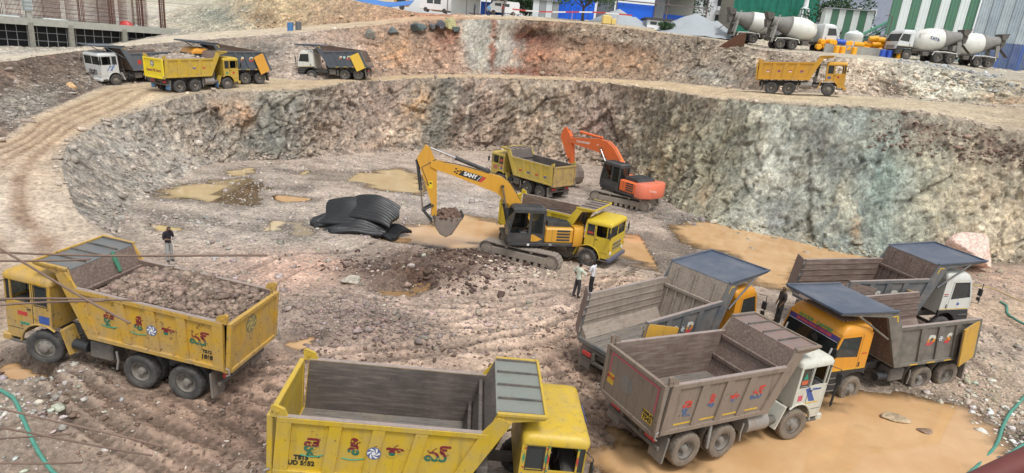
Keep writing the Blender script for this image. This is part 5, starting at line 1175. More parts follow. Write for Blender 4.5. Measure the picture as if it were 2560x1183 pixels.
mG3 = mp('dusty_grey_box', lin(116, 110, 98), dirt=.75, rough=.65, dirtc=(.25, .19, .145), rust=.4, low=1.2); mW3 = mp('dusty_white_cab', lin(206, 206, 192), dirt=.30, rough=.5, dirtc=(.35, .30, .24), rust=.15, low=1.2)
def dec3(i):
    jai(i, (1, -1), M_REDBLUE, size=.44, z=1.92, logo_m=None, swoosh=False); d = i['d']; hw = d['hw']; b = i['body']; y = -d['kw'] - .003; zs = i['zs']
    logo(i['side'][-1], ((bay_x(i, 1, 2) + bay_x(i, 2, 2)) / 2, -hw - .058, 2.02), (1, 0, 0), (0, 0, 1), .07, [mG3, M_STEEL])
    for q in range(4): plate(i['side'][-1], (bay_x(i, q, 1.45), -hw - .003, 1.45), (1, 0, 0), (0, 0, 1), .30, .022, M_YEL_TAPE, 'marker_stripe')
    g = [o for o in i['root'].children if o.name.startswith('tailgate')][0]; xg = d['brb'] - .092
    plate(g, (xg, -.78, 1.52), (0, -1, 0), (0, 0, 1), .19, .15, M_YEL_TAPE, 'number_plate'); text_mesh('TS08UG', .12, M_BLACK, g, (xg - .006, -.78, 1.60), (0, -1, 0), (0, 0, 1), offset=.004); text_mesh('7542', .17, M_BLACK, g, (xg - .006, -.78, 1.46), (0, -1, 0), (0, 0, 1), offset=.006)
    plate(g, (xg, .88, 1.72), (0, -1, 0), (0, 0, 1), .14, .16, M_YEL_TAPE, 'number_plate'); text_mesh('STOP', .13, M_RED, g, (xg - .006, .88, 1.76), (0, -1, 0), (0, 0, 1), offset=.005)
    for (yy, zz, w, h) in ((0, 2.46, 1.0, .022), (.98, 2.1, .022, .36), (-.98, 2.1, .022, .36)): plate(g, (xg, yy, zz), (0, -1, 0), (0, 0, 1), w, h, M_PINK, 'pink_border')
    logo(g, (xg, .22, 1.9), (0, -1, 0), (0, 0, 1), .26, [mp('faded_emblem', (.17, .18, .18), dirt=.4), mp('faded_emblem2', (.20, .205, .20), dirt=.4)])
    pts = [(d['kr'] + .42, zs - .05), (d['kr'] + .62, zs - .02), (d['kr'] + 1.0, zs - .52), (d['kr'] + .72, zs - .50)]
    MB().prism(pts, 'y', y, y + .002).build('painted_stripe', M_BLUE, b, smooth=False)
    plate(b, (d['kr'] + .27, y, zs - .34), (1, 0, 0), (0, 0, 1), .10, .09, M_PINK, 'painted_animal'); plate(b, (d['kr'] + .8, y, zs - .56), (1, 0, 0), (0, 0, 1), .36, .018, M_YEL_TAPE, 'marker_stripe'); plate(b, (d['kr'] + .28, y, zs - .56), (1, 0, 0), (0, 0, 1), .22, .018, M_YEL_TAPE, 'marker_stripe')
    text_mesh('Welcome', .10, M_BLUE, b, (d['kr'] + .95, y - .002, zs - .10), (1, 0, 0), (0, 0, 1), offset=.003)
    plate(b, (d['kr'] + .315, -d['kw'] + .018, zs + .17), (1, 0, 0), (0, 0, 1), .14, .07, flat('orange_sticker', (.55, .12, .06), .5), 'window_sticker'); MB().prism([(d['kr'] + .2, zs + .27), (d['kr'] + .43, zs + .27), (d['kr'] + .315, zs + .48)], 'y', -d['kw'] + .012, -d['kw'] + .016).build('window_sticker', M_GREEN, b, smooth=False)
    t_ = MB(); t_.tube([(d['kf'] + .12, -d['kw'] - .20, zs + .3 - .09 * q) for q in range(12)], [.02, .035, .025, .04, .03, .04, .035, .03, .04, .035, .045, .02], 7); t_.build('hanging_tassel', M_BLACK, i['root'])
    ch = MB(); ch.tube([(.72, -hw + .02, 1.2), (.66, -1.25, .85), (.70, -1.24, .5)], .045, 6); ch.build('hanging_cloth', flat('grey_cloth', (.25, .24, .22), .9), i['root'])
truck('t3', 'dump_truck', 'dusty grey dump truck with white cab standing in the orange puddle', cabm=mW3, boxm=mG3, inm=M_RUST, floorm=M_BEDS, canm=mp('rusty_canopy', (.26, .165, .13), dirt=.35, dirtc=(.16, .18, .21), rust=.2), decals=dec3, mud=True, steer=-.15)
boulder('leaf_heap', tuple(tmat('t3') @ Vector((1.5, -.1, 1.31))), (.42, .28, .07), (74, 92, 40), 3, 'small heap of green leaves on the grey truck bed floor', 'leaves', sub=2)
mD4 = mp('slate_box', lin(78, 88, 96), dirt=.45, rough=.5, dirtc=(.27, .22, .17), rust=.25, low=.8); mB4 = mp('blue_grey_canopy', lin(68, 80, 100), dirt=.32, rough=.42, dirtc=(.26, .26, .26), scale=1.0); mO4 = mp('orange_cab', ORANGE, dirt=.12, rough=.35, low=.9); mMU = mp('mustard_door', lin(206, 158, 44), dirt=.28, rough=.5, rust=.3)
truck('t4', 'dump_truck', 'slate tipper with open bed and blue canopy, its orange cab door ajar', cab='B', cabm=mO4, boxm=mD4, inm=M_BEDP, floorm=M_BEDS, canm=mB4, tail='barn', doorm=(M_RUST, mMU), decals=lambda i: letters3(i, (1, -1), mat=M_TRI, logo_m=LGW), mud=True, door_ang=(222, 250))
def dec5(i):
    letters3(i, (1, -1), mat=M_TRI, logo_m=LGW); d = i['d']; b = i['body']; xw = i['xw']; kw = d['kw']; zh = i['zh']
    n = Vector((1, 0, .33)).normalized(); up = Vector((-.33, 0, 1)).normalized()
    band = MB(); band.prism([(xw(zh - .17), zh - .17), (xw(zh - .17) + .004, zh - .17), (xw(zh + .0) + .004, zh), (xw(zh), zh)], 'y', -kw + .06, kw - .06); band.build('visor_band', flat('purple_band', (.06, .04, .19), .4), b, smooth=False)
    text_mesh('JAI BHARATH EARTHMOVERS', .125, flat('red_lettering', (.62, .08, .08), .5), b, (xw(zh - .085) + .008, 0, zh - .085), (0, 1, 0), up, offset=.006, sx=.95)
    text_mesh('GOODS   CARRIER', .16, flat('green_lettering', (.05, .30, .10), .5), b, (xw(zh + .07) + .008, 0, zh + .07), (0, 1, 0), up, offset=.006, sx=1.15)
    MB().prism([(xw(zh - .185), zh - .185), (xw(zh - .185) + .005, zh - .185), (xw(zh - .172) + .005, zh - .172), (xw(zh - .172), zh - .172)], 'y', -kw + .06, kw - .06).build('visor_band', M_WHITE, b, smooth=False)
    r = i['root']; sm = MB(); sm.tube([(xw(zh) + .02, .25, zh + .06), (xw(zh) + .22, .28, zh + .02), (xw(zh) + .24, .34, zh - .2)], .012, 6); sm.lathe([(0, 0), (.13, .01), (.14, .04), (.05, .07), (0, .075)], (xw(zh) + .24, .36, zh - .30), (1, 0, -.3), 16); sm.build('spotting_mirror', M_DARK, r)
    for s in (-1, 1): plate(b, (xw(1.98) + .002, s * (kw - .16), 1.98), (0, 1, 0), up, .035, .22, M_WHITE, 'window_sticker')
    plate(b, (d['kr'] + .2, kw + .003, 1.95), (-1, 0, 0), (0, 0, 1), .11, .02, M_RED, 'sticker'); 
    fl_ = MB(); fl_.box(5.55, 5.75, .35, .75, 1.80, 1.84, .01); fl_.build('dash_garland', flat('pink_flowers', (.6, .15, .22), .6), r)
    ro = MB()
    for q in range(5): ro.cyl((4.9 + q * .16, -.9, 3.09), (4.9 + q * .16, .9, 3.09), .035, n=8)
    ro.build('roof_slat', flat('brown_slat', (.20, .13, .09), .8), r)
mD5 = mp('charcoal_box', lin(84, 84, 78), dirt=.5, rough=.55, dirtc=(.28, .24, .20), low=1.0)
truck('t5', 'dump_truck', 'orange cab tipper with purple windscreen band and dark grey bed, facing left', cab='B', cabm=mO4, boxm=mD5, inm=M_RUST, floorm=M_BEDS, canm=mB4, tail='barn', doorm=mMU, decals=dec5, mud=True, door_ang=(257, 200), steer=.12)
mW6 = mp('white_cab', lin(214, 214, 206), dirt=.12, rough=.4, low=.9)
def dec6(i):
    d = i['d']; b = i['body']; y = -d['kw'] - .003; letters3(i, (-1,), mat=M_TRI)
    plate(b, (d['kr'] + .16, y, 2.08), (1, 0, 0), (0, 0, 1), .12, .02, M_RED, 'sticker'); plate(b, (d['kr'] + .16, y, 2.0), (1, 0, 0), (0, 0, 1), .12, .012, M_DARK, 'sticker'); disc_spots(b, [(d['kr'] + .95, y, 1.62)], (1, 0, 0), (0, 0, 1), .07, M_BLUE, 'round_sticker')
truck('t6', 'dump_truck', 'white cab tipper with blue canopy and rusty open bed near the pink boulder', cab='B', cabm=mW6, boxm=mD4, inm=M_RUST, canm=mB4, tail='barn', doorm=M_RUST, decals=dec6, door_ang=(208, 258))
mY7 = Y('yellow_paint_7', lin(210, 182, 30), dirt=.2, rust=.35, low=.9)
truck('t7', 'dump_truck', 'yellow dump truck parked behind the yellow excavator, facing right', cabm=mY7, boxm=mY7, inm=M_RUST, canm=mp('brown_canopy', (.20, .145, .125), dirt=.4), decals=lambda i: plate(i['body'], (4.36, -i['d']['kw'] + .018, i['zs'] + .17), (1, 0, 0), (0, 0, 1), .15, .05, M_RED, 'window_sticker'), bumper=mp('painted_bumper', (.08, .09, .16), dirt=.3, rust=.2), steer=-.1)
mY8 = Y('yellow_paint_8', lin(200, 174, 62), dirt=.36, rust=.5, low=.9)
def dec8(i):
    for s in (1,):
        for q, m in enumerate((M_RED, M_BLUE, M_RED, M_BLUE)): plate(i['side'][s], (bay_x(i, 3 - q, 1.75), i['d']['hw'] + .003, 1.75), (-1, 0, 0), (0, 0, 1), .14, .08, m, 'painted_motif'); plate(i['side'][s], (bay_x(i, 3 - q, 1.86), i['d']['hw'] + .004, 1.86), (-1, 0, 0), (0, 0, 1), .11, .06, M_YEL_TAPE, 'painted_motif')
    b = i['body']; y = i['d']['kw'] + .003
    plate(b, (5.0, y, 1.45), (-1, 0, 0), (0, 0, 1), .22, .16, mp('painted_panel_red', (.45, .12, .07), dirt=.3), 'painted_panel'); plate(b, (4.3, y, 1.45), (-1, 0, 0), (0, 0, 1), .1, .08, M_BLUE, 'painted_panel'); plate(b, (4.3, y, 1.62), (-1, 0, 0), (0, 0, 1), .1, .06, M_RED, 'painted_panel'); plate(b, (4.36, i['d']['kw'] - .018, i['zs'] + .3), (-1, 0, 0), (0, 0, 1), .12, .1, M_RED, 'window_sticker')
truck('t8', 'dump_truck', 'pale yellow empty dump truck under the orange excavator arm, facing left', cabm=mY8, boxm=mY8, inm=M_RUSTD, canm=mp('brown_canopy', (.20, .145, .125)), gatem=mp('scraped_gate', lin(196, 168, 84), dirt=.55, rust=.75, dirtc=(.26, .18, .13)), decals=dec8)
mW9 = mp('white_cab_9', lin(212, 214, 212), dirt=.14, rough=.45); mD9 = mp('slate_box_9', lin(88, 98, 106), dirt=.22, rough=.5)
def dec9(i):
    d = i['d']; b = i['body']; y = d['kw'] + .002; zs = i['zs']; w = i['side'][1]
    for x, ww in ((4.85, .16), (5.15, .10)): MB().prism([(x, zs - .02), (x - ww, zs - .02), (x - ww + .35, zs - .5), (x + .35, zs - .5)], 'y', y, y + .003).build('painted_stripe', flat('blue_stripe', (.10, .20, .45), .5), b, smooth=False)
    plate(w, (bay_x(i, 3, 2.0), d['hw'] + .003, 2.0), (-1, 0, 0), (0, 0, 1), .17, .2, M_RED, 'painted_motif')
    g = MB(); g.tube([(d['kf'] + .03, -.35, 1.5), (d['kf'] + .05, 0, 1.02), (d['kf'] + .03, .35, 1.5)], .03, 6); g.build('grille_guard', M_DARK, i['root'])
truck('t9', 'dump_truck', 'white boxy cab tipper with grey bed, leftmost truck on the bench road', cab='A', cabm=mW9, boxm=mD9, inm=M_RUST, canm=mD9, tail='barn', doorm=mMU, decals=dec9, door_ang=(180, 150))
mY10 = Y('yellow_paint_10', lin(202, 168, 46), dirt=.3, rust=.5, low=.9); mG10 = mp('clean_yellow_gate', lin(238, 214, 24), dirt=.06, rough=.4)
def dec10(i):
    d = i['d']; g = [o for o in i['root'].children if o.name.startswith('tailgate')][0]; xg = d['brb'] - .092
    logo(g, (xg, .12, 2.22), (0, -1, 0), (0, 0, 1), .24, [M_BLACK, M_WHITE]); text_mesh('Sound OK Horn', .27, flat('maroon_lettering', (.28, .10, .06), .5), g, (xg - .004, 0, 1.72), (0, -1, 0), (0, 0, 1), offset=.012)
    w = i['side'][-1]; hw = d['hw']
    for q, m in ((2, M_BLUE), (3, M_RED)): plate(w, (bay_x(i, q, 1.95), -hw - .003, 1.95), (1, 0, 0), (0, 0, 1), .13, .11, m, 'painted_motif'); plate(w, (bay_x(i, q, 2.02), -hw - .004, 2.02), (1, 0, 0), (0, 0, 1), .10, .07, M_YEL_TAPE, 'painted_motif')
    b = i['body']
    for x, m in ((4.36, M_GREEN), (5.0, M_RED)): lozenge(b, (x, -d['kw'] - .003, 1.42), (1, 0, 0), (0, 0, 1), .13, .15, m)
    for s in (-1, 1):
        for x in (-.9, 3.42): MB().box(x, x + .03, s * .72, s * 1.16, .30, .72).build('mudflap', flat('blue_flap', (.10, .22, .42), .7, var=.4), i['root'])
truck('t10', 'dump_truck', 'yellow dump truck loaded with stones on the bench road, rear towards the viewer', cabm=mY10, boxm=mY10, inm=M_RUST, canm=mp('brown_canopy', (.2, .15, .13)), gatem=mG10, decals=dec10)
mD11 = mp('slate_box_11', lin(70, 80, 90), dirt=.16, rough=.5)
truck('t11', 'dump_truck', 'grey tipper with orange cab and mustard door half hidden behind the loaded yellow truck', cab='B', cabm=mO4, boxm=mD11, inm=M_RUST, canm=mD11, tail='barn', doorm=mp('mustard_door_2', lin(222, 160, 44), dirt=.15), decals=lambda i: letters3(i, (1,), ('B', 'O', 'D'), mat=M_TRI), door_ang=(262, 200))
truck('t12', 'dump_truck', 'clean white modern cab tipper with dark grey bed, third truck along the bench road', cab='B', cabm=mW6, boxm=mD11, inm=M_RUST, canm=mp('pale_canopy', lin(120, 128, 142), dirt=.1), tail='barn', doorm=mp('yellow_door', lin(228, 188, 54), dirt=.1), decals=lambda i: letters3(i, (1,), ('B', 'O', 'D'), mat=M_TRI, logo_m=[flat('cyan_disc', (.12, .42, .5), .5), M_WHITE]), door_ang=(264, 200))
mY13 = Y('yellow_paint_13', lin(212, 156, 26), dirt=.22, rust=.3, low=.9)
def dec13(i):
    w = i['side'][-1]; hw = i['d']['hw']
    for q in range(4): plate(w, (bay_x(i, q, 1.95), -hw - .003, 1.95), (1, 0, 0), (0, 0, 1), .12, .05, M_RED, 'painted_motif'); plate(w, (bay_x(i, q, 1.88), -hw - .004, 1.88), (1, 0, 0), (0, 0, 1), .10, .04, M_BLUE if q % 2 else M_WHITE, 'painted_motif')
    b = i['body']; plate(b, (4.3, -i['d']['kw'] - .003, 1.45), (1, 0, 0), (0, 0, 1), .12, .09, M_BLUE, 'painted_panel'); plate(b, (4.95, -i['d']['kw'] - .003, 1.5), (1, 0, 0), (0, 0, 1), .08, .09, M_RED, 'painted_motif')
truck('t13', 'dump_truck', 'yellow loaded dump truck alone on the right bench road below the mixers', cabm=mY13, boxm=mY13, inm=M_RUST, canm=mp('dark_canopy', (.08, .08, .08)), decals=dec13)
load_heap('t1', 'grey brown broken rock heaped in the left yellow truck', (134, 118, 107), 11, 3200, .34)
load_heap('t10', 'pale stones heaped in the yellow truck on the bench', (172, 160, 150), 12, 500, .40)
load_heap('t13', 'pale rubble heaped in the right bench truck', (160, 146, 134), 13, 500, .30)

# ================================================================ excavators
def excavator(k, label, C):
    x, y, z, yt, yu, sc = EXC[k]; root = empty('excavator', (x, y, z), (0, 0, yu)); root.scale = (sc,) * 3; tag(root, label, 'excavator')
    rel = yt - yu; RM = Matrix.Rotation(rel, 3, 'Z')
    def rb(mb): mb.v = [tuple(RM @ Vector(p)) for p in mb.v]; return mb
    r, cz, L = .42, .46, 1.80
    for s in (-1, 1):
        y0, y1 = s * .90, s * 1.50; mb = MB(); n = 50; per = 2 * (2 * L) + 2 * math.pi * r
        for i in range(n):
            d = per * i / n
            if d < 2 * L: c, a = (L - d, cz + r), math.pi / 2
            elif d < 2 * L + math.pi * r: a = math.pi / 2 + (d - 2 * L) / r; c = (-L + r * math.cos(a), cz + r * math.sin(a))
            elif d < 4 * L + math.pi * r: c, a = (-L + (d - 2 * L - math.pi * r), cz - r), -math.pi / 2
            else: a = -math.pi / 2 + (d - 4 * L - math.pi * r) / r; c = (L + r * math.cos(a), cz + r * math.sin(a))
            sag = -.03 * math.sin(math.pi * (c[0] + L) / (2 * L)) if abs(a - math.pi / 2) < .01 else 0
            nx, nz = math.cos(a), math.sin(a); tx, tz = -nz, nx; w = per / n * .46
            q = lambda u, v: (c[0] + tx * u + nx * v, c[1] + sag + tz * u + nz * v)
            mb.prism([q(-w, -.02), q(w, -.02), q(w, .03), q(w * .3, .03), q(w * .2, .055), q(-w * .1, .055), q(-w * .2, .03), q(-w, .03)], 'y', y0, y1)
        tr = rb(mb).build('track', C['track'], root, smooth=False)
        fm = MB(); fm.box(-1.55, 1.55, s * 1.0, s * 1.47, .28, .66, .04); fm.box(-1.9, 1.9, s * 1.05, s * 1.40, .36, .58, .02); rb(fm).build('track_frame', C['frame'], root)
        for xx, rr in ((L, .36), (-L, .36)):
            w_ = MB(); w_.cyl((xx, s * .98, cz), (xx, s * 1.44, cz), rr, n=24); w_.cyl((xx, s * 1.44, cz), (xx, s * 1.50, cz), .2, n=18); rb(w_).build('idler' if xx > 0 else 'sprocket', C['frame'], root)
        for i in range(8): rb(MB().cyl((-1.4 + i * .4, s * 1.05, .20), (-1.4 + i * .4, s * 1.48, .20), .12, n=12)).build('roller', C['frame'], root)
        for xx in (-.7, .7): rb(MB().cyl((xx, s * 1.1, .80), (xx, s * 1.46, .80), .09, n=12)).build('roller', C['frame'], root)
    cb = MB(); cb.box(-.9, .9, -.95, .95, .45, .80, .08); cb.cyl((0, 0, .78), (0, 0, 1.06), .72, n=28); rb(cb).build('undercarriage', C['frame'], root)
    dk = MB(); dk.box(-2.2, 1.45, -1.32, 1.32, 1.04, 1.22, .03); dk.build('deck', C['dark'], root)
    # engine house
    h = MB(); h.box(-1.95, -.42, -1.32, 1.32, 1.222, 2.02, .07); h.box(-.42, 1.15, -1.32, -.45, 1.222, 1.95, .07); house = h.build('engine_house', C['paint'], root)
    cw = []
    for zz, e in ((1.05, .05), (1.14, 0), (1.95, 0), (2.08, .08)):
        ring = [(-1.95, 1.36 - e, zz)]
        for i in range(9):
            a = math.radians(90 + 180 * i / 8); ring.append((-2.2 + (.62 - e) * math.cos(a), (1.34 - e) * math.sin(a) * (1 - .0 * i), zz))
        ring.append((-1.95, -1.36 + e, zz)); cw.append(ring)
    cwo = MB().loft(cw).build('counterweight', C['cw'], root, ang=40)
    for s in (-1, 1):
        for i in range(4): MB().box(-1.75, -1.05, s * 1.321, s * 1.335, 1.36 + i * .16, 1.46 + i * .16, .005).build('vent', C['dark'], house)
        MB().box(-.80, -.79, s * 1.321, s * 1.328, 1.25, 2.0).build('panel_gap', C['dark'], house, smooth=False)
    hd = MB(); hd.prism([(-1.9, 2.0), (-.55, 2.0), (-.62, 2.26), (-1.75, 2.26)], 'y', -.75, 1.0); hdo = hd.build('engine_hood', C['hood'], root)
    for i in range(8): MB().box(-1.7 + i * .14, -1.63 + i * .14, -.6, .85, 2.262, 2.285).build('hood_slat', C['hood'], hdo, smooth=False)
    MB().tube([(-1.2, -.85, 2.0), (-1.2, -.85, 2.45), (-1.35, -.85, 2.5)], .06, 8).build('exhaust', C['dark'], root)
    hr = MB()
    hr.tube([(.2, -1.25, 1.95), (.2, -1.25, 2.45), (1.0, -1.25, 2.45), (1.05, -1.25, 1.95)], .022, 6); hr.tube([(-1.9, -1.25, 2.05), (-1.9, -1.25, 2.4), (-.6, -1.25, 2.4), (-.55, -1.25, 2.05)], .02, 6); hr.build('handrail', C['dark'], root)
    # cab
    c0, c1, ya, yb = -.38, 1.52, .36, 1.32; cbm = MB()
    xf = lambda zz: c1 - max(0, zz - 1.9) * .22
    for yy, t_ in ((ya, .04), (yb - .04, .04)):
        cbm.prism([(c0, 1.222), (c1, 1.222), (c1, 1.72), (c0, 1.72)], 'y', yy, yy + t_)
        cbm.prism([(c0, 1.72), (c0 + .12, 1.72), (c0 + .12, 2.78), (c0, 2.78)], 'y', yy, yy + t_); cbm.prism([(.33, 1.72), (.47, 1.72), (.47, 2.78), (.33, 2.78)], 'y', yy, yy + t_)
        cbm.prism([(c1 - .10, 1.72), (c1, 1.72), (xf(2.78), 2.78), (xf(2.78) - .09, 2.78)], 'y', yy, yy + t_); cbm.prism([(c0, 2.78), (xf(2.78), 2.78), (xf(2.92), 2.92), (c0, 2.92)], 'y', yy, yy + t_)
    cbm.box(c0, c0 + .04, ya + .041, yb - .041, 1.222, 1.9); cbm.box(c0, c0 + .04, ya + .041, yb - .041, 2.75, 2.92); cbm.box(c1 - .05, c1, ya + .041, yb - .041, 1.222, 1.45)
    cab = cbm.build('cab', C['cab'], root)
    MB().loft([rrect(c0 - .02, xf(2.92) + .02, ya - .01, yb + .01, .08, 2.915), rrect(c0, xf(2.98), ya + .01, yb - .01, .10, 3.0), rrect(c0 + .08, xf(3.0) - .1, ya + .1, yb - .1, .1, 3.04)]).build('cab_roof', C['cab'], cab, ang=50)
    for i in range(5): MB().box(c0 + .15, xf(2.9) - .15, ya + .16 + i * .14, ya + .20 + i * .14, 3.04, 3.06).build('roof_ridge', C['cab'], cab, smooth=False)
    MB().prism([(c1 - .03, 1.46), (c1 - .02, 1.46), (c1 - .02, 1.9), (xf(2.8) - .02, 2.78), (xf(2.8) - .03, 2.78)], 'y', ya + .05, yb - .05).build('windscreen', M_GLASS, cab, smooth=False)
    MB().box(c0 + .12, .33, yb - .03, yb - .02, 1.74, 2.77).build('rear_side_window', M_GLASS, cab, smooth=False); MB().box(c0 + .01, c0 + .02, ya + .05, yb - .05, 1.9, 2.75).build('rear_window', M_GLASS, cab, smooth=False)
    MB().box(.47, 1.42, ya + .01, ya + .02, 1.74, 2.77).build('side_window', M_GLASS, cab, smooth=False)
    if C.get('quarter'): MB().prism([(.0, 1.30), (.30, 1.30), (.31, 1.66), (.18, 1.66), (-.28, 1.42)], 'y', yb, yb + .006).build('door_patch', C['paint'], cab, smooth=False)
    se = MB(); se.box(-.05, .45, ya + .22, yb - .25, 1.45, 1.62, .05); se.box(-.15, 0, ya + .22, yb - .25, 1.55, 2.25, .05); se.build('seat', M_SEAT, root)
    for q0, q1 in ((ya + .1, ya + .28), (yb - .28, yb - .12)): MB().box(.5, .85, q0, q1, 1.4, 1.75, .03).build('control_console', C['dark'], root)
    # boom, arm, bucket (side profiles measured in the plane of the boom)
    bo = MB().prism(C['boom'], 'y', -.21, .21).build('boom', C['paint2'], root)
    for pth in C['pipes']: MB().tube([(p[0], .16, p[1]) for p in pth], .022, 6).build('hydraulic_pipe', C['dark'], bo)
    ar = MB().prism(C['arm'], 'y', -.16, .16).build('arm', C['paint2'], root)
    def ram(a, b, frac, yy, r0, nm, body):
        A_, B_ = Vector((a[0], yy, a[1])), Vector((b[0], yy, b[1])); m_ = A_.lerp(B_, frac)
        o = MB().cyl(A_, m_, r0, n=14); o.cyl(m_ - (m_ - A_).normalized() * .06, m_ + (m_ - A_).normalized() * .02, r0 * 1.2, n=14); o.cyl(A_ - Vector((0, .06, 0)), A_ + Vector((0, .06, 0)), r0 * 1.3, n=12); o = o.build(nm, body, root)
        q = MB().cyl(m_, B_, r0 * .52, n=12); q.cyl(B_ - Vector((0, .09, 0)), B_ + Vector((0, .09, 0)), r0 * .95, n=12); q.build('rod', M_CHROME, o)
    for s in (-1, 1): ram(C['bc'][0], C['bc'][1], .55, s * .34, .085, 'boom_cylinder', C['ramc'])
    ram(C['ac'][0], C['ac'][1], C['ac'][2], 0, .10, 'arm_cylinder', C['ramc']); ram(C['kc'][0], C['kc'][1], C['kc'][2], 0, .085, 'bucket_cylinder', C['ramc'])
    for a, b in C['links']:
        l_ = MB()
        for s in (-1, 1): l_.tube([(a[0], s * .2, a[1]), (b[0], s * .2, b[1])], .055, 8)
        l_.build('link', C['dark'], root)
    bk = MB(); prof = C['bucket']; t_ = .04; cx = sum(p[0] for p in prof) / len(prof); cz_ = sum(p[1] for p in prof) / len(prof); w = .62
    inner = [(p[0] + (cx - p[0]) * .10, p[1] + (cz_ - p[1]) * .10) for p in prof]
    for i in range(len(prof) - 1): bk.prism([prof[i], prof[i + 1], inner[i + 1], inner[i]], 'y', -w, w)
    for s in (-1, 1): bk.prism(prof, 'y', s * (w - .035), s * w)
    bko = bk.build('bucket', C['bucketm'], root)
    te = prof[-1]; dd = Vector((te[0] - prof[-2][0], 0, te[1] - prof[-2][1])).normalized()
    for i in range(5):
        yy = -w + .1 + i * (2 * w - .2) / 4; a = Vector((te[0], yy, te[1])); MB().cyl(a - dd * .1, a + dd * .16, .06, .025, n=6).build('tooth', C['dark'], bko)
    if C.get('text'):
        for (t, o, sz, m, off, ux, uz) in C['text']: text_mesh(t, sz, m, {'boom': bo, 'cw': cwo}[o[3]], o[:3], ux, uz, offset=off)
    if C.get('extra'): C['extra'](root, bo, ar)
    return root
def mexc(nm, c, **k): return mp(nm, c, rough=.38, dirtc=(.30, .24, .18), **k)
mS = mexc('amber_paint', lin(216, 158, 40), dirt=.10, low=1.0); mTR = mp('muddy_track', (.16, .145, .13), dirt=.75, rough=.85, dirtc=(.31, .265, .22), scale=3); mDK = mp('machine_black', (.028, .03, .032), dirt=.2, rough=.5)
mBK = mp('mud_bucket', (.15, .125, .11), dirt=.7, rough=.85, dirtc=(.28, .22, .18), scale=2)
def sany(root, bo, ar):
    ux = Vector((4.31 - 2.4, 0, 4.27 - 3.75)).normalized(); ux = Vector((-ux.x, 0, -ux.z)); uz = Vector((-ux.z, 0, ux.x)) * -1
    if uz.z < 0: uz = -uz
    c = Vector((3.35, .212, 4.29)); P = lambda u, v: (c + ux * u + uz * v)
    def quadp(pts, m, nm, h=.003):
        mb = MB(); mb.add([tuple(P(*p) + Vector((0, h, 0))) for p in pts], [tuple(range(len(pts)))]); mb.build(nm, m, bo, smooth=False)
    quadp([(-.56, .13), (.50, .15), (.36, -.17), (-.72, -.15)], M_BLACK, 'brand_panel'); quadp([(.53, .15), (.70, .15), (.52, -.17), (.36, -.17)], M_RED, 'brand_panel'); quadp([(.40, .13), (.43, .13), (.29, -.15), (.26, -.15)], M_WHITE, 'brand_panel', .006)
    for i, (u, v) in enumerate(((-.66, .06), (-.78, .02), (-.80, -.10), (-.92, -.06), (-.90, .10))): quadp([(u - .05, v + .035), (u + .05, v + .035), (u + .03, v - .035), (u - .07, v - .035)], M_BLACK, 'brand_panel')
    text_mesh('SANY', .27, M_WHITE, bo, P(-.12, .0) + Vector((0, .007, 0)), ux, uz, offset=.012)
    plate(ar, (5.42, .163, 3.75), (-1, 0, 0), (0, 0, 1), .10, .19, flat('warning_yellow', (.75, .55, .02), .5), 'warning_sticker'); plate(ar, (5.42, .168, 3.83), (-1, 0, 0), (0, 0, 1), .05, .045, M_BLACK, 'warning_sticker')
    plate(root, (.42, 1.326, 1.12), (-1, 0, 0), (0, 0, 1), .06, .06, M_WHITE, 'sticker'); text_mesh('365', .10, M_WHITE, [o for o in root.children if o.name.startswith('deck')][0], (-.75, 1.326, 1.14), (-1, 0, 0), (0, 0, 1), offset=.004)
E1C = dict(paint=mS, paint2=mS, cw=mS, hood=mDK, dark=mDK, cab=mDK, frame=mp('track_frame_grey', (.20, .18, .16), dirt=.7, rough=.8, dirtc=(.32, .27, .22)), track=mTR, ramc=mDK, bucketm=mBK, quarter=True, extra=sany,
    boom=[(.45, 1.30), (.80, 1.75), (1.32, 2.87), (2.07, 3.49), (4.31, 4.27), (5.18, 4.52), (5.48, 4.66), (5.46, 4.93), (5.2, 4.98), (3.67, 4.69), (1.79, 4.28), (1.37, 3.97), (.61, 2.9), (-.05, 1.60), (.1, 1.32)],
    arm=[(5.75, 5.70), (6.14, 5.0), (5.80, 4.1), (5.32, 2.75), (5.28, 2.15), (5.02, 2.15), (5.12, 4.13), (5.18, 4.85), (5.55, 5.62)], bc=((1.15, 1.45), (1.81, 3.88)), ac=((2.55, 4.55), (5.61, 5.60), .55), kc=((6.1, 4.86), (5.73, 2.42), .58),
    links=[((5.73, 2.42), (5.22, 2.72)), ((5.73, 2.42), (5.25, 1.85))], bucket=[(5.14, 2.25), (5.18, 1.95), (5.08, 1.62), (4.86, 1.32), (4.56, 1.17), (4.25, 1.32), (3.76, 2.20)],
    pipes=[[(5.35, 4.98), (4.2, 4.86), (3.0, 4.62), (1.9, 4.38), (1.35, 4.06), (.75, 3.1)], [(5.2, 5.05), (5.9, 4.6), (5.5, 3.7), (6.0, 4.2), (6.15, 4.75)]])
excavator('e1', 'yellow and black excavator with raised boom and a bucket full of earth', E1C)
mH = mexc('orange_paint', lin(238, 112, 44), dirt=.12, low=1.0); mHF = mexc('faded_red_paint', lin(232, 120, 88), dirt=.14)
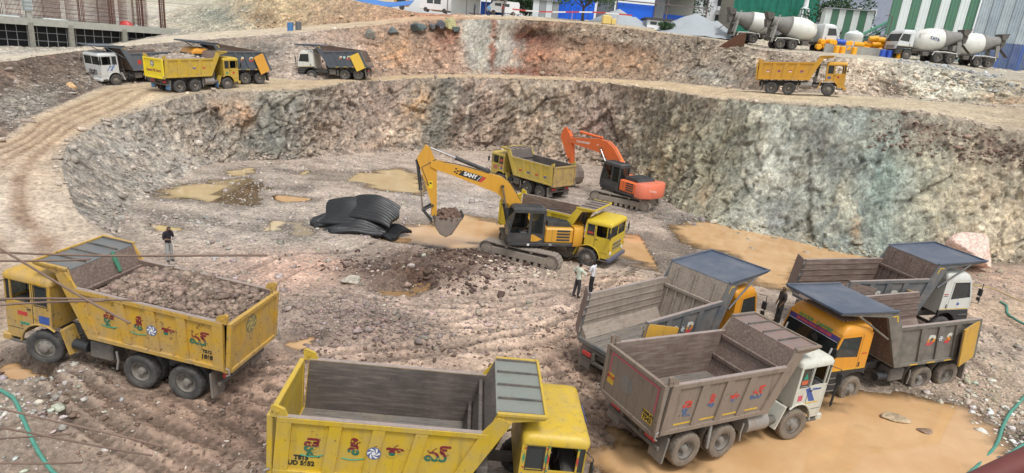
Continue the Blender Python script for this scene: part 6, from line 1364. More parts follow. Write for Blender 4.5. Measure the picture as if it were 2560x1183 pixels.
def hita(root, bo, ar):
    ux = Vector((4.28 - 5.8, 0, 3.62 - 3.5)).normalized(); uz = Vector((ux.z, 0, -ux.x)); uz = uz if uz.z > 0 else -uz
    text_mesh('TATA HITACHI', .22, M_WHITE, bo, (4.9, .216, 3.66), (-1, 0, .06), (.06, 0, 1), offset=.008); text_mesh('370', .13, M_WHITE, bo, (3.3, .216, 3.75), (-1, 0, .02), (0, 0, 1), offset=.004)
    cw = [o for o in root.children if o.name.startswith('counterweight')][0]; text_mesh('TATA HITACHI', .17, flat('pale_lettering', (.75, .62, .52), .5), cw, (-2.66, .78, 1.62), (-.62, -.78, 0), (0, 0, 1), offset=.006)
E2C = dict(E1C, paint=mH, paint2=mH, cw=mHF, cab=mp('cab_dark_grey', (.045, .047, .05), dirt=.2), ramc=mH, quarter=False, extra=hita,
    boom=[(.45, 1.30), (.95, 1.75), (1.99, 2.75), (2.55, 3.20), (4.28, 3.30), (5.91, 3.36), (6.55, 3.45), (6.60, 3.72), (6.3, 3.80), (4.71, 4.02), (3.4, 4.2), (2.46, 4.19), (1.66, 3.81), (.63, 2.84), (-.05, 1.6), (.1, 1.32)],
    arm=[(7.05, 4.50), (7.35, 4.45), (7.62, 3.65), (7.1, 2.95), (6.2, 1.70), (5.92, 1.75), (6.15, 3.1), (6.45, 3.9)], bc=((1.15, 1.45), (2.81, 3.57)), ac=((3.21, 4.30), (6.95, 4.42), .6), kc=((7.5, 3.65), (6.55, 1.9), .6),
    links=[((6.55, 1.9), (6.25, 2.1)), ((6.55, 1.9), (6.2, 1.45))], bucket=[(6.05, 1.75), (5.65, 1.62), (5.25, 1.30), (5.12, .85), (5.25, .42), (5.6, .15), (6.15, .10)], pipes=[[(6.4, 3.85), (4.7, 4.1), (3.4, 4.28), (2.4, 4.27), (1.6, 3.9), (.8, 3.1)]])
excavator('e2', 'orange excavator reaching over the pale yellow truck by the cliff', E2C)
# earth in the raised bucket
x, y, z, yt, yu, sc = EXC['e1']; T1_ = Matrix.Translation((x, y, z)) @ Matrix.Rotation(yu, 4, 'Z') @ Matrix.Scale(sc, 4); rng = np.random.default_rng(4); cs = []
for i in range(260):
    u = rng.uniform(3.85, 5.0); v = rng.uniform(-.56, .56); cs.append(tuple(T1_ @ Vector((u, v, 2.10 + .38 * (1 - ((u - 4.4) / .7) ** 2) * (1 - (v / .7) ** 2) + rng.uniform(-.12, .0)))))
o = rock_cloud('bucket_earth', np.array(cs), rng.uniform(.10, .34, 260), np.tile(np.array(lin(112, 92, 82)[:3]), (260, 1)) * rng.uniform(.7, 1.25, (260, 1)), M_STONE, 4, .9); tag(o, 'brown earth heaped in the yellow excavator bucket', 'earth', kind='stuff')

# ================================================================ people
SKIN = flat('brown_skin', (.16, .085, .05), .6); HAIR = flat('black_hair', (.012, .011, .010), .6); SHOE = flat('dark_shoe', (.03, .025, .022), .6)
def person(loc, yaw, label, shirt, pants, pose=None, h=1.68, sleeve='short', group=None, seat=False):
    """standing by default, facing +y of its own frame; joints -> one skinned surface"""
    J = dict(pel=(0, 0, .93), sp=(0, 0, 1.10), ch=(0, .0, 1.30), nk=(0, .0, 1.44), hb=(0, .02, 1.50), hd=(0, .035, 1.58), ht=(0, .02, 1.655))
    for s, q in ((-1, 'l'), (1, 'r')):
        J.update({'sh' + q: (s * .175, 0, 1.385), 'el' + q: (s * .225, -.02, 1.12), 'wr' + q: (s * .235, .06, .88), 'ha' + q: (s * .235, .085, .80),
                  'hp' + q: (s * .085, 0, .88), 'kn' + q: (s * .10, .02, .48), 'an' + q: (s * .105, -.01, .09), 'to' + q: (s * .125, .14, .045)})
    if pose: J.update(pose)
    RAD = dict(pel=(.145, .11), sp=(.135, .10), ch=(.16, .11), nk=(.058, .058), hb=(.07, .08), hd=(.082, .098), ht=(.055, .065))
    for q in 'lr': RAD.update({'sh' + q: (.075, .075), 'el' + q: (.052, .052), 'wr' + q: (.032, .032), 'ha' + q: (.036, .022), 'hp' + q: (.098, .098), 'kn' + q: (.072, .072), 'an' + q: (.055, .055), 'to' + q: (.042, .035)})
    B = [('pel', 'sp'), ('sp', 'ch'), ('ch', 'nk'), ('nk', 'hb'), ('hb', 'hd'), ('hd', 'ht')]
    for q in 'lr': B += [('ch', 'sh' + q), ('sh' + q, 'el' + q), ('el' + q, 'wr' + q), ('wr' + q, 'ha' + q), ('pel', 'hp' + q), ('hp' + q, 'kn' + q), ('kn' + q, 'an' + q), ('an' + q, 'to' + q)]
    # five fingers a hand
    for q, s in (('l', -1), ('r', 1)):
        a = Vector(J['wr' + q]); b = Vector(J['ha' + q]); d = (b - a).normalized(); e = d.cross(Vector((0, 0, 1)) if abs(d.z) < .8 else Vector((0, 1, 0))).normalized(); n = d.cross(e)
        for k in range(4):
            f0 = 'f%s%d' % (q, k); J[f0 + 'a'] = tuple(b + e * (.012 * (k - 1.5)) + d * (.045 - .006 * abs(k - 1.3))); J[f0 + 'b'] = tuple(b + e * (.013 * (k - 1.5)) + d * (.075 - .008 * abs(k - 1.3)) + n * .018)
            RAD[f0 + 'a'] = (.009, .009); RAD[f0 + 'b'] = (.008, .008); B += [('ha' + q, f0 + 'a'), (f0 + 'a', f0 + 'b')]
        f0 = 't' + q; J[f0] = tuple(a.lerp(b, .45) + e * .045 + d * .03); RAD[f0] = (.010, .010); B.append(('ha' + q, f0))
    K = list(J); me = bpy.data.meshes.new('p'); me.from_pydata([J[k] for k in K], [(K.index(a), K.index(b)) for a, b in B], [])
    ob = bpy.data.objects.new('p', me); COL.objects.link(ob); md = ob.modifiers.new('s', 'SKIN'); md.branch_smoothing = .4; md.use_smooth_shade = True
    sv = me.skin_vertices[0].data
    for i, k in enumerate(K): sv[i].radius = RAD[k]; sv[i].use_root = (k == 'pel')
    ob.modifiers.new('d', 'SUBSURF').levels = 1
    dg = bpy.context.evaluated_depsgraph_get(); m2 = bpy.data.meshes.new_from_object(ob.evaluated_get(dg)); bpy.data.objects.remove(ob)
    m2.materials.clear()
    for m in (SKIN, HAIR, shirt, pants, SHOE): m2.materials.append(m)
    seg = [(np.array(J[a]), np.array(J[b]), a, b) for a, b in B]
    hdc = Vector(J['hd'])
    for p in m2.polygons:
        c = np.array(p.center); best = (9, '', '')
        for A_, B_, a, b in seg:
            t = np.clip(((c - A_) @ (B_ - A_)) / ((B_ - A_) @ (B_ - A_) + 1e-9), 0, 1); dd = np.linalg.norm(c - A_ - (B_ - A_) * t)
            if dd < best[0]: best = (dd, a, b, t)
        a, b = best[1], best[2]; mi = 2
        if b in ('hb', 'hd', 'ht') or a in ('hb', 'hd'): mi = 1 if (c[2] > hdc.z + .028 or c[1] < hdc.y - .025) and c[2] > hdc.z - .06 else 0
        elif b[:2] in ('wr',): mi = 0 if (sleeve == 'short' and best[3] > .15) or best[3] > .9 else 2
        elif b[:2] in ('ha',) or b[0] in 'ft' and b[:2] != 'to': mi = 0
        elif b[:2] in ('hp', 'kn', 'an'): mi = 3
        elif b[:2] == 'to': mi = 4
        elif a == 'pel': mi = 3 if c[2] < .90 else 2
        if b[:2] in ('hp',) and c[2] > J['pel'][2] - .06 and not seat: mi = 2
        p.material_index = mi; p.use_smooth = True
    m2.name = 'person'
    o = bpy.data.objects.new('person', m2); COL.objects.link(o); o.location = loc; o.rotation_euler = (0, 0, yaw); k_ = h / 1.68; o.scale = (k_,) * 3
    # face: eyes, nose, mouth, ears as small parts of the head
    for s in (-1, 1): MB().lathe([(0, -.012), (.010, -.004), (.010, .004), (0, .012)], (s * .033, J['hd'][1] + .092, J['hd'][2] - .005), (1, 0, 0), 8).build('eye', M_WHITE, o)
    nz = MB(); nz.cyl((0, J['hd'][1] + .085, J['hd'][2] + .0), (0, J['hd'][1] + .118, J['hd'][2] - .035), .010, .018, n=8); nz.build('nose', SKIN, o)
    MB().box(-.024, .024, J['hd'][1] + .085, J['hd'][1] + .097, J['hd'][2] - .066, J['hd'][2] - .056, .003).build('mouth', flat('lips', (.12, .05, .04), .5), o)
    for s in (-1, 1): MB().lathe([(0, -.006), (.024, -.004), (.024, .004), (0, .006)], (s * .086, J['hd'][1] + .0, J['hd'][2] - .01), (1, 0, .0), 10).build('ear', SKIN, o)
    tag(o, label, 'person', group); return o
fabric = lambda n, c: flat(n, c, .9, var=.1, scale=12)
px, py = -15.05, 25.55
person((px, py, fz(px, py) - .01), -math.radians(112), 'man in black shirt and grey trousers reading a paper behind the loaded yellow truck', fabric('black_shirt', (.018, .015, .022)), fabric('grey_trousers', (.34, .35, .34)),
       dict(hb=(0, .05, 1.50), hd=(0, .085, 1.565), ht=(0, .10, 1.635), ell=(-.24, .02, 1.10), wrl=(-.10, .22, 1.12), hal=(-.06, .29, 1.14), elr=(.24, .02, 1.10), wrr=(.11, .22, 1.10), har=(.07, .29, 1.12)), 1.70)
a = -math.radians(112); fx, fy = -math.sin(a), math.cos(a)
mb = MB(); c = Vector((px + fx * .36, py + fy * .36, fz(px, py) + 1.16)); q = Vector((fy, -fx, 0)); mb.convex([c + q * u * .12 + Vector((fx * v * .07, fy * v * .07, v * .09 + w * .004)) for u in (-1, 1) for v in (-1, 1) for w in (0, 1)], [(0, 1, 3, 2), (4, 5, 7, 6), (0, 1, 5, 4), (2, 3, 7, 6), (0, 2, 6, 4), (1, 3, 7, 5)])
tag(mb.build('paper_sheet', flat('white_paper', (.75, .78, .85), .8, var=.03), smooth=False), 'white sheet of paper held by the man in black', 'paper')
p2x, p2y, p3x, p3y = 3.15, 25.96, 3.83, 26.5
person((p2x, p2y, fz(p2x, p2y)), -math.radians(62), 'man in pale green shirt and dark trousers facing the man in white', fabric('pale_green_shirt', (.60, .66, .55)), fabric('charcoal_trousers', (.045, .045, .05)),
       dict(ell=(-.34, -.06, 1.14), wrl=(-.20, .06, 1.00), hal=(-.15, .10, .98), elr=(.24, .16, 1.14), wrr=(.18, .42, 1.12), har=(.16, .50, 1.12), knl=(-.11, -.04, .48), anl=(-.12, -.10, .09), tol=(-.13, .05, .045)), 1.72)
person((p3x, p3y, fz(p3x, p3y)), math.radians(60), 'man in white shirt and black trousers standing by the open tipper bed', fabric('white_shirt', (.74, .74, .78)), fabric('black_trousers', (.02, .02, .022)),
       dict(ell=(-.24, .08, 1.12), wrl=(-.16, .28, 1.10), hal=(-.14, .36, 1.12), elr=(.24, .06, 1.12), wrr=(.14, .26, 1.10), har=(.10, .33, 1.12)), 1.70)
person((11.9, 25.1, fz(11.9, 25.1)), math.radians(100), 'man in dark brown shirt between the orange cab trucks', fabric('brown_shirt', (.045, .038, .034)), fabric('dark_trousers', (.03, .03, .03)), dict(ell=(-.25, .02, 1.12), wrl=(-.2, .14, .92), hal=(-.2, .18, .86)), 1.72)
# operator in the yellow excavator cab, seated
x, y, z, yt, yu, sc = EXC['e1']; op = Matrix.Translation((x, y, z)) @ Matrix.Rotation(yu, 4, 'Z') @ Vector((.24 * sc, .83 * sc, .78 * sc))
person(op, yu - math.pi / 2, 'operator in yellow shirt seated in the yellow excavator cab', fabric('yellow_shirt', (.62, .58, .22)), fabric('blue_trousers', (.10, .12, .16)),
       dict(hpl=(-.09, .05, .90), hpr=(.09, .05, .90), knl=(-.13, .46, .88), knr=(.13, .46, .88), anl=(-.13, .52, .55), anr=(.13, .52, .55), tol=(-.13, .66, .52), tor=(.13, .66, .52), ell=(-.25, .12, 1.12), wrl=(-.20, .36, 1.08), hal=(-.19, .43, 1.06), elr=(.25, .12, 1.12), wrr=(.20, .36, 1.08), har=(.19, .43, 1.06)), 1.62, seat=True)

# ================================================================ black rubber mats heaped on the floor
M_MAT = mp('black_rubber_mat', (.02, .021, .023), dirt=.06, rough=.36, dirtc=(.12, .12, .12), scale=2, spec=.4, sun_fade=.0)
def mat_sheet(cx, cy, z0, yaw, lu, lv, arch, tilt, drop, label, ribs=11, seed=0, twist=0.0):
    nu, nv = 26, ribs * 7; V = []; F = []
    def pt(i, j, off):
        u = (i / (nu - 1) - .5) * 2; v = (j / (nv - 1) - .5) * 2
        cor = .09 * abs(math.sin((j / (nv - 1)) * ribs * math.pi)) 
        zz = z0 + arch * (1 - u * u * (1.0 + .2 * math.sin(seed + 2 * v))) - tilt * v - drop * v * v + twist * u * v + .04 * math.sin(3 * u + 3 * v + seed) + .02 * math.sin(6 * u - 2 * v + 2 * seed)
        return (u * lu / 2 + .10 * math.sin(seed + 4 * v), v * lv / 2, max(zz, .02) + cor * (1 if off == 0 else -.3) - off)
    for off in (0, .09):
        for i in range(nu):
            for j in range(nv): V.append(pt(i, j, off))
    N = nu * nv
    for i in range(nu - 1):
        for j in range(nv - 1):
            a = i * nv + j; F.append((a, a + nv, a + nv + 1, a + 1)); F.append((N + a, N + a + 1, N + a + nv + 1, N + a + nv))
    for i in range(nu - 1):
        for j in (0, nv - 1): a = i * nv + j; F.append((a, a + nv, N + a + nv, N + a))
    for j in range(nv - 1):
        for i in (0, nu - 1): a = i * nv + j; F.append((a, a + 1, N + a + 1, N + a))
    mb = MB(); mb.add(V, F); o = mb.build('rubber_mat', M_MAT, ang=60); o.location = (cx, cy, fz(cx, cy)); o.rotation_euler = (0, 0, yaw)
    tag(o, label, 'rubber mat', 'black rubber mats heaped on the pit floor'); return o
mx, my = -8.7, 33.9
# v runs away from the viewer when tilt is negative
mat_sheet(mx + .45, my + .3, .76, -.12, 3.1, 2.1, .50, -.40, .10, 'topmost ribbed black rubber mat arched over the heap', 10, 1)
mat_sheet(mx - .65, my + .1, .56, .02, 3.0, 2.4, .38, -.46, .05, 'second ribbed black rubber mat, sliding down to the left of the heap', 11, 2, .10)
mat_sheet(mx - .1, my - .4, .26, .10, 3.3, 1.9, .36, -.26, .05, 'black rubber mat in the middle of the heap, drooping to the front', 9, 3)
mat_sheet(mx + 1.4, my - .1, .12, -.5, 2.4, 1.7, .10, -.08, .02, 'black rubber mat lying flat at the right of the heap', 8, 4)
mat_sheet(mx - 1.9, my - .4, .16, .35, 1.5, 1.4, .16, -.10, .02, 'small black rubber mat at the left foot of the heap', 7, 5)
mat_sheet(mx + .0, my - 1.2, .14, .2, 2.7, 1.1, .18, -.10, .02, 'lowest black rubber mat at the front of the heap', 6, 6)
for i, (dx, dy, s_) in enumerate(((0, .2, (2.2, 1.7, .85)),)):
    boulder('rubber_bundle', (mx + dx, my + dy, fz(mx, my) - .1), s_, (34, 36, 40), 31, 'crumpled black rubber bundle under the arched mats', 'rubber bundle', mat=M_MAT)

# ================================================================ hoses, bars, pipe, boulders
M_HOSE = flat('green_hose', (.075, .26, .20), .55); M_REBAR = mp('rusty_bar', (.19, .115, .08), dirt=.4, rough=.8, dirtc=(.30, .22, .17), scale=10)
def ground_path(pts, k=8, dz=.05, zf=None):
    Q = crom(np.array([(p[0], p[1], 0) for p in pts]), np.linspace(0, len(pts) - 1.001, len(pts) * k)); return [(p[0], p[1], (zf or fz)(p[0], p[1]) + dz) for p in Q]
tag(MB().tube(ground_path([(21.6, 22.4), (19.14, 20.38), (17.11, 18.53), (15.9, 17.23), (14.49, 16.03), (13.36, 15.15), (12.57, 14.38), (11.8, 13.6)]), .052, 10).build('water_hose', M_HOSE), 'long green hose curving round the right end of the orange puddle', 'hose')
tag(MB().tube(ground_path([(26.2, 31.2), (26.1, 30.6), (25.42, 29.61), (25.06, 28.65), (25.2, 27.2), (26.5, 26.2)]), .055, 8).build('water_hose', M_HOSE), 'green hose end lying on tan mud at the right edge, beyond the trucks', 'hose')
tag(MB().tube(ground_path([(18.4, 18.2), (17.64, 17.79), (16.45, 17.07), (15.2, 16.2)]), .05, 8).build('water_hose', M_HOSE), 'short green hose piece on pale rubble in the lower right corner', 'hose')
tag(MB().tube(ground_path([(-14.2, 14.0), (-13.18, 13.74), (-12.67, 13.69), (-12.1, 13.37), (-11.19, 12.59), (-10.37, 11.95), (-9.66, 11.5), (-9.0, 11.0)]), .045, 8).build('water_hose', M_HOSE), 'green hose in the lower left corner under the rusty bars', 'hose')
tag(MB().tube(ground_path([(26.0, 34.2), (26.66, 33.8), (27.53, 33.41), (27.84, 31.74), (28.4, 30.7)], dz=.03), .025, 6).build('yellow_rope', flat('yellow_rope', (.55, .42, .16), .8)), 'thin yellow rope on the mud beside the white cab tipper', 'rope')
tag(MB().tube(ground_path([(17.9, 18.6), (17.0, 17.6), (16.3, 17.0)], dz=.03), .02, 6).build('rusty_wire', M_REBAR), 'rusty wire lying on rubble in the lower right corner', 'wire')
for a, b, lb in [((-4.24, 3.4, 9.116), (-1.421, 3.4, 9.345), 'longest rusty bar crossing above the loaded truck'), ((-4.52, 3.6, 8.892), (-2.626, 3.6, 9.148), 'rusty bar ending over the grey canopy of the loaded truck'),
                 ((-3.45, 3.2, 9.63), (-2.144, 3.2, 8.944), 'slanting rusty bar running down across the loaded truck cab'), ((-4.45, 3.5, 8.705), (-2.255, 3.5, 8.943), 'level rusty bar across the yellow cab door'),
                 ((-4.23, 3.3, 8.69), (-2.353, 3.3, 9.017), 'rusty bar crossing the level one over the yellow cab door'), ((-4.16, 3.2, 8.508), (-2.022, 3.2, 8.104), 'lower rusty bar sloping over the rutted mud'),
                 ((-4.59, 3.4, 7.693), (-2.741, 3.4, 7.978), 'short rusty bar above the green hose'), ((-4.36, 3.3, 8.151), (-2.153, 3.3, 7.971), 'rusty bar sloping below the longer lower bar'), ((-4.63, 3.4, 7.524), (-2.693, 3.4, 7.777), 'lowest rusty bar in the lower left corner')]:
    A_, B_ = Vector(a), Vector(b); n = 14; P = [A_.lerp(B_, i / n) + Vector((0, 0, .012 * math.sin(i * .5 + a[2] * 9))) for i in range(n + 1)]
    tag(MB().tube(P, .0068, 7).build('reinforcing_bar', M_REBAR), lb, 'steel bar', 'rusty reinforcing bars at the left edge')
tag(MB().tube([(1.30, 1.6, 9.44), (1.40, 1.6, 9.487), (1.66, 1.6, 9.70), (1.75, 1.6, 9.78)], .035, 14).build('railing_pipe', flat('maroon_paint', (.16, .045, .04), .6)), 'maroon railing pipe close by in the lower right corner', 'pipe')
boulder('boulder', (28.7, 37.6, fz(28.7, 37.6) + .1), (2.45, 2.1, 2.4), (228, 200, 188), 9, 'large pale pink boulder at the foot of the green cliff')
boulder('stone_block', (-6.75, 24.7, fz(-6.75, 24.7) - .05), (.9, .6, .45), (178, 172, 162), 21, 'pale grey stone block beside the dark earth heap', 'stone')
boulder('stone', (13.24, 18.15, -.04), (.85, .5, .24), (176, 158, 132), 22, 'tan flat stone in the orange puddle', 'stone')
boulder('stone', (13.9, 17.6, -.04), (.5, .4, .2), (150, 128, 110), 23, 'smaller brown stone in the puddle behind the tan one', 'stone')
p, n = on_loft(2, 6.35, .12); boulder('stone_block', (-36.9, 50.6, float(p.z) - .35 + .2), (1.3, 1.1, 1.15), (212, 178, 136), 5, 'tan square stone block beside the left bench road', 'stone', chop=10)
for i, (u, t, sz, rgb, lb) in enumerate([(12.15, .80, (2.2, 1.6, 1.5), (150, 152, 146), 'pale grey boulder at the left end of the boulder row'), (12.5, .84, (1.8, 1.4, 1.2), (104, 112, 114), 'dark grey boulder second in the row below the upper road'), (12.9, .84, (2.6, 1.8, 1.8), (92, 104, 106), 'biggest dark slate boulder in the row below the upper road'),
                               (13.15, .86, (1.7, 1.2, 1.1), (112, 112, 116), 'small dark boulder in the gap of the boulder row'), (13.32, .86, (2.2, 1.6, 1.9), (96, 98, 106), 'purple grey boulder near the right of the boulder row'), (13.5, .86, (2.6, 1.7, 2.1), (178, 176, 132), 'large yellowish green boulder at the right of the boulder row'), (13.68, .80, (1.6, 1.2, 1.1), (92, 104, 104), 'dark boulder at the right end of the boulder row')]):
    p, n = on_loft(2, u, t); boulder('boulder', (p.x, p.y - .35, p.z - .3), tuple(q * .72 for q in sz), rgb, 60 + i, lb, group='boulder row below the upper road', chop=8)
for i, (x_, y_, m_, lb) in enumerate(((-29.8, 80.0, M_BLUE, 'blue drum standing on the upper road edge'), (-28.9, 80.3, M_DARK, 'dark drum beside the blue one on the upper road'))):
    d_ = MB(); d_.lathe([(0, 0), (.36, 0), (.36, .3), (.38, .32), (.36, .34), (.36, .64), (.38, .66), (.36, .68), (.36, 1.0), (.33, 1.02), (0, 1.02)], (0, 0, 0), (0, 0, 1), 20); o = d_.build('steel_drum', flat('drum_%d' % i, (.06, .19, .42) if i == 0 else (.12, .13, .14), .45)); o.location = (x_, y_, surf_z(x_, y_, 3) - .05); tag(o, lb, 'drum')

# ================================================================ concrete mixers on the upper ground
mDRUM = mp('drum_white', lin(226, 226, 218), dirt=.16, rough=.45, dirtc=(.42, .40, .36)); mDRG = mp('cement_grey', (.17, .165, .155), dirt=.6, rough=.85, dirtc=(.30, .29, .27)); mMC = mp('mixer_cab_white', lin(218, 222, 222), dirt=.12, rough=.4, low=.9)
def mixer(x, y, yaw, label, text=None):
    z = surf_z(x, y, 3); root = empty('concrete_mixer', (x, y, z), (0, 0, yaw)); tag(root, label, 'concrete mixer', 'concrete mixers on the upper ground')
    d = dict(DIM['B']); d.update(kz=2.95)
    ch = MB()
    for s in (-1, 1): ch.box(-1.3, 5.9, s * .36, s * .47, .78, 1.04, .01)
    ch.box(-1.2, 4.2, -.7, .7, 1.04, 1.16); ch.build('chassis_frame', M_CHAS, root)
    for i, x_ in enumerate((0, 1.36, 4.78)):
        MB().cyl((x_, -.95, .515), (x_, .95, .515), .075, n=8).build('axle', M_CHAS, root)
        for s in (-1, 1): put_wheel(root, x_, s, i < 2, False)
    cab_b(root, d, mMC, True)
    A0 = Vector((4.0, 0, 1.95)); A1 = Vector((-1.15, 0, 2.85)); ax = (A1 - A0).normalized()
    prof = [(0, 0), (.5, .02), (.80, .25), (1.08, .75), (1.20, 1.3), (1.22, 1.9), (1.14, 2.6), (1.02, 3.2)]
    dr = MB().lathe(prof, A0, ax, 32).build('drum', mDRUM, root, ang=50); MB().lathe([(1.02, 3.2), (.82, 3.8), (.62, 4.5), (.55, 5.1), (.60, 5.15), (.0, 5.12)], A0, ax, 32).build('drum_mouth', mDRG, dr, ang=50)
    MB().lathe([(1.10, 3.1), (1.07, 3.24)], A0, ax, 32).build('drum_ring', mDRG, dr)
    fr = MB()
    for s in (-1, 1): fr.prism([(-1.2, 1.1), (-.75, 1.1), (-.55, 2.3), (-.95, 2.4)], 'y', s * .62, s * .74)
    fr.box(-1.15, -.7, -.62, .62, 2.0, 2.2); fr.build('drum_stand', mDRG, root)
    hp = MB(); hp.prism([(-1.9, 3.75), (-1.0, 3.62), (-1.15, 3.05), (-1.55, 2.95)], 'y', -.55, .55); hp.build('hopper', M_CHAS, root)
    cl = MB(); cl.prism([(-1.75, 3.0), (-1.2, 3.0), (-1.3, 2.2), (-1.6, 2.2)], 'y', -.42, .42); cl.build('discharge_cone', M_CHAS, root)
    cu = MB(); cu.prism([(-1.45, 2.2), (-1.35, 2.3), (-2.5, 1.35), (-2.6, 1.25)], 'y', -.25, .25); cu.build('chute', M_CHAS, root)
    la = MB()
    for yy in (-1.18, -.82): la.tube([(-1.0, yy, .6), (-.75, yy, 2.9), (-.6, yy, 3.5)], .03, 6)
    for i in range(9): la.tube([(-.98 + i * .035, -1.18, .8 + i * .3), (-.98 + i * .035, -.82, .8 + i * .3)], .022, 6)
    la.build('ladder', mp('ladder_white', (.5, .5, .48), dirt=.3), root)
    MB().cyl((3.35, -.9, 2.62), (3.35, .9, 2.62), .34, n=18).build('water_tank', mDRUM, root)
    for s in (-1, 1): MB().tube([(-.65, s * 1.14, .75), (-.5, s * 1.14, 1.1), (.7, s * 1.14, 1.18), (1.9, s * 1.14, 1.1), (2.05, s * 1.14, .75)], .05, 6).build('fender', mDRUM, root); MB().box(2.4, 3.1, s * .62, s * 1.1, .6, 1.0, .05).build('side_box', M_CHAS, root)
    if text: text_mesh(text, .42, flat('navy_lettering', (.06, .08, .22), .5), dr, A0 + ax * 1.75 + Vector((0, 1.235, .12)), (-1, 0, -.17) if True else (1, 0, 0), (0, .0, 1), offset=.015)
    return root
mixer(24.4, 77.6, .05, 'white concrete mixer at the left, its front hidden by the next mixer'); mixer(27.4, 73.4, .02, 'white concrete mixer facing right, beside the yellow barrels')
mixer(44.9, 71.4, 3.16, 'white concrete mixer facing left with lettering on its drum', 'TATA'); mixer(50.6, 73.6, 3.20, 'white concrete mixer at the far right in front of the blue panels')

# ================================================================ buildings and sheds
M_CONC = flat('raw_concrete', lin(158, 158, 150), .9, var=.14, scale=2); M_CONCD = flat('board_marked_concrete', lin(132, 130, 122), .9, var=.25, scale=4)
M_NETK = flat('black_shade_net', (.018, .019, .022), .9); M_REB = flat('rebar_brown', (.13, .06, .045), .85); M_PROP = flat('grey_prop', (.32, .33, .34), .6)
M_BLUEP = flat('blue_sheet', lin(20, 100, 222), .45, var=.08, scale=1); M_GREYP = flat('grey_sheet', lin(150, 156, 160), .5, var=.08, scale=1); M_GRP = flat('green_sheet', lin(84, 128, 104), .45, var=.06, scale=1); M_WHP = flat('white_sheet', lin(222, 230, 228), .45, var=.05, scale=1)
M_WALLW = flat('white_render', lin(226, 230, 234), .8, var=.05, scale=1); M_WALLG = flat('grey_render', lin(140, 148, 166), .8, var=.06, scale=1); M_PANE = flat('dark_pane', (.05, .06, .065), .15); M_POST = flat('steel_post', (.14, .11, .11), .6)
M_NETG = flat('green_building_net', lin(28, 108, 90), .85, var=.3, scale=.8); M_GRAV = flat('grey_aggregate', lin(158, 164, 168), .95, var=.14, scale=9)

def frame_axes(p0, p1):
    a, b = Vector((*p0, 0)), Vector((*p1, 0)); e = (b - a).normalized(); return a, e, Vector((-e.y, e.x, 0)), (b - a).length
class OB(MB):
    """boxes in an oriented frame: s along the front, d depth behind it, z up"""
    def __init__(s, o, e, n): super().__init__(); s.o, s.e, s.n = o, e, n
    def ob(s, s0, s1, d0, d1, z0, z1):
        vs = [tuple(s.o + s.e * a + s.n * b + Vector((0, 0, c))) for a in (s0, s1) for b in (d0, d1) for c in (z0, z1)]
        return s.convex(vs, [(0, 1, 3, 2), (4, 5, 7, 6), (0, 1, 5, 4), (2, 3, 7, 6), (0, 2, 6, 4), (1, 3, 7, 5)])
# --- concrete frame under construction, upper left
o0, e0, n0, L0 = frame_axes((-62.0, 66.0), (-46.4, 88.4)); zsl = 8.15
root = empty('building_frame', (-62, 66, 5)); tag(root, 'unfinished concrete building frame with slab, columns and steel cages at upper left', 'building')
R0 = Vector((-62, 66, 5)); o0 = o0 - Vector((R0.x, R0.y, 0)) - Vector((0, 0, R0.z))
W = lambda: OB(o0, e0, n0)
W().ob(0, L0, .0, 16, zsl - .12, zsl + .28).build('floor_slab', M_CONC, root, smooth=False)
W().ob(-.1, L0, -.12, .30, zsl - .42, zsl + .36).build('edge_beam', M_CONC, root, smooth=False)
W().ob(0, L0, 1.4, 1.5, 4.0, zsl - .13).build('shade_net', M_NETK, root, smooth=False)
W().ob(0, L0, -.4, 1.3, 4.2, 5.25).build('plinth', M_CONCD, root, smooth=False)
rng = random.Random(3)
for s_ in (2.6, 5.2, 8.6, 12.6, 18.5):
    W().ob(s_ - .26, s_ + .26, -.16, .36, 4.6, zsl - .13).build('column', M_CONCD, root, smooth=False)
    if s_ < 12:
        c = W().ob(s_ - .24, s_ + .24, -.1, .38, zsl + .28, zsl + 1.1).build('column', M_CONC, root, smooth=False); fm = W()
        fm.ob(s_ - .38, s_ + .38, -.2, .5, zsl + 1.1, zsl + 4.5); fm.build('column_formwork', mp('formwork_steel', lin(166, 178, 178), dirt=.3), root)
        for q in range(8): W().ob(s_ - .42, s_ + .42, -.25, -.201, zsl + 1.25 + q * .4, zsl + 1.33 + q * .4).build('formwork_rib', M_PROP, c, smooth=False)
for i in range(26):
    s_ = .6 + i * .98; tb = W(); tb.ob(s_ - .025, s_ + .025, .75, .80, 4.6, zsl - .13); tb.build('prop', M_PROP, root, smooth=False)
for zz in (6.0, 6.9): W().ob(0, L0, .81, .85, zz, zz + .05).build('scaffold_rail', M_PROP, root, smooth=False)
def cage(s_, d_, h, w=.34, dens=8, nm='rebar_cage'):
    mb = OB(o0, e0, n0)
    for i in range(dens):
        a = 2 * math.pi * i / dens; u, v = s_ + w * math.cos(a), d_ + w * math.sin(a); mb.ob(u - .026, u + .026, v - .026, v + .026, zsl + .28, zsl + h * rng.uniform(.85, 1.05))
    for q in range(int(h / .28)): 
        zz = zsl + .5 + q * .28
        for (a0, a1, b0, b1) in ((-w, w, -w, -w + .02), (-w, w, w - .02, w), (-w, -w + .02, -w, w), (w - .02, w, -w, w)): mb.ob(s_ + a0, s_ + a1, d_ + b0, d_ + b1, zz, zz + .02)
    mb.build(nm, M_REB, root, smooth=False)
for s_, d_ in ((14.2, .8), (17.6, .9), (21.0, 1.0), (24.0, 1.4)): cage(s_, d_, 5.2, .33, 10)
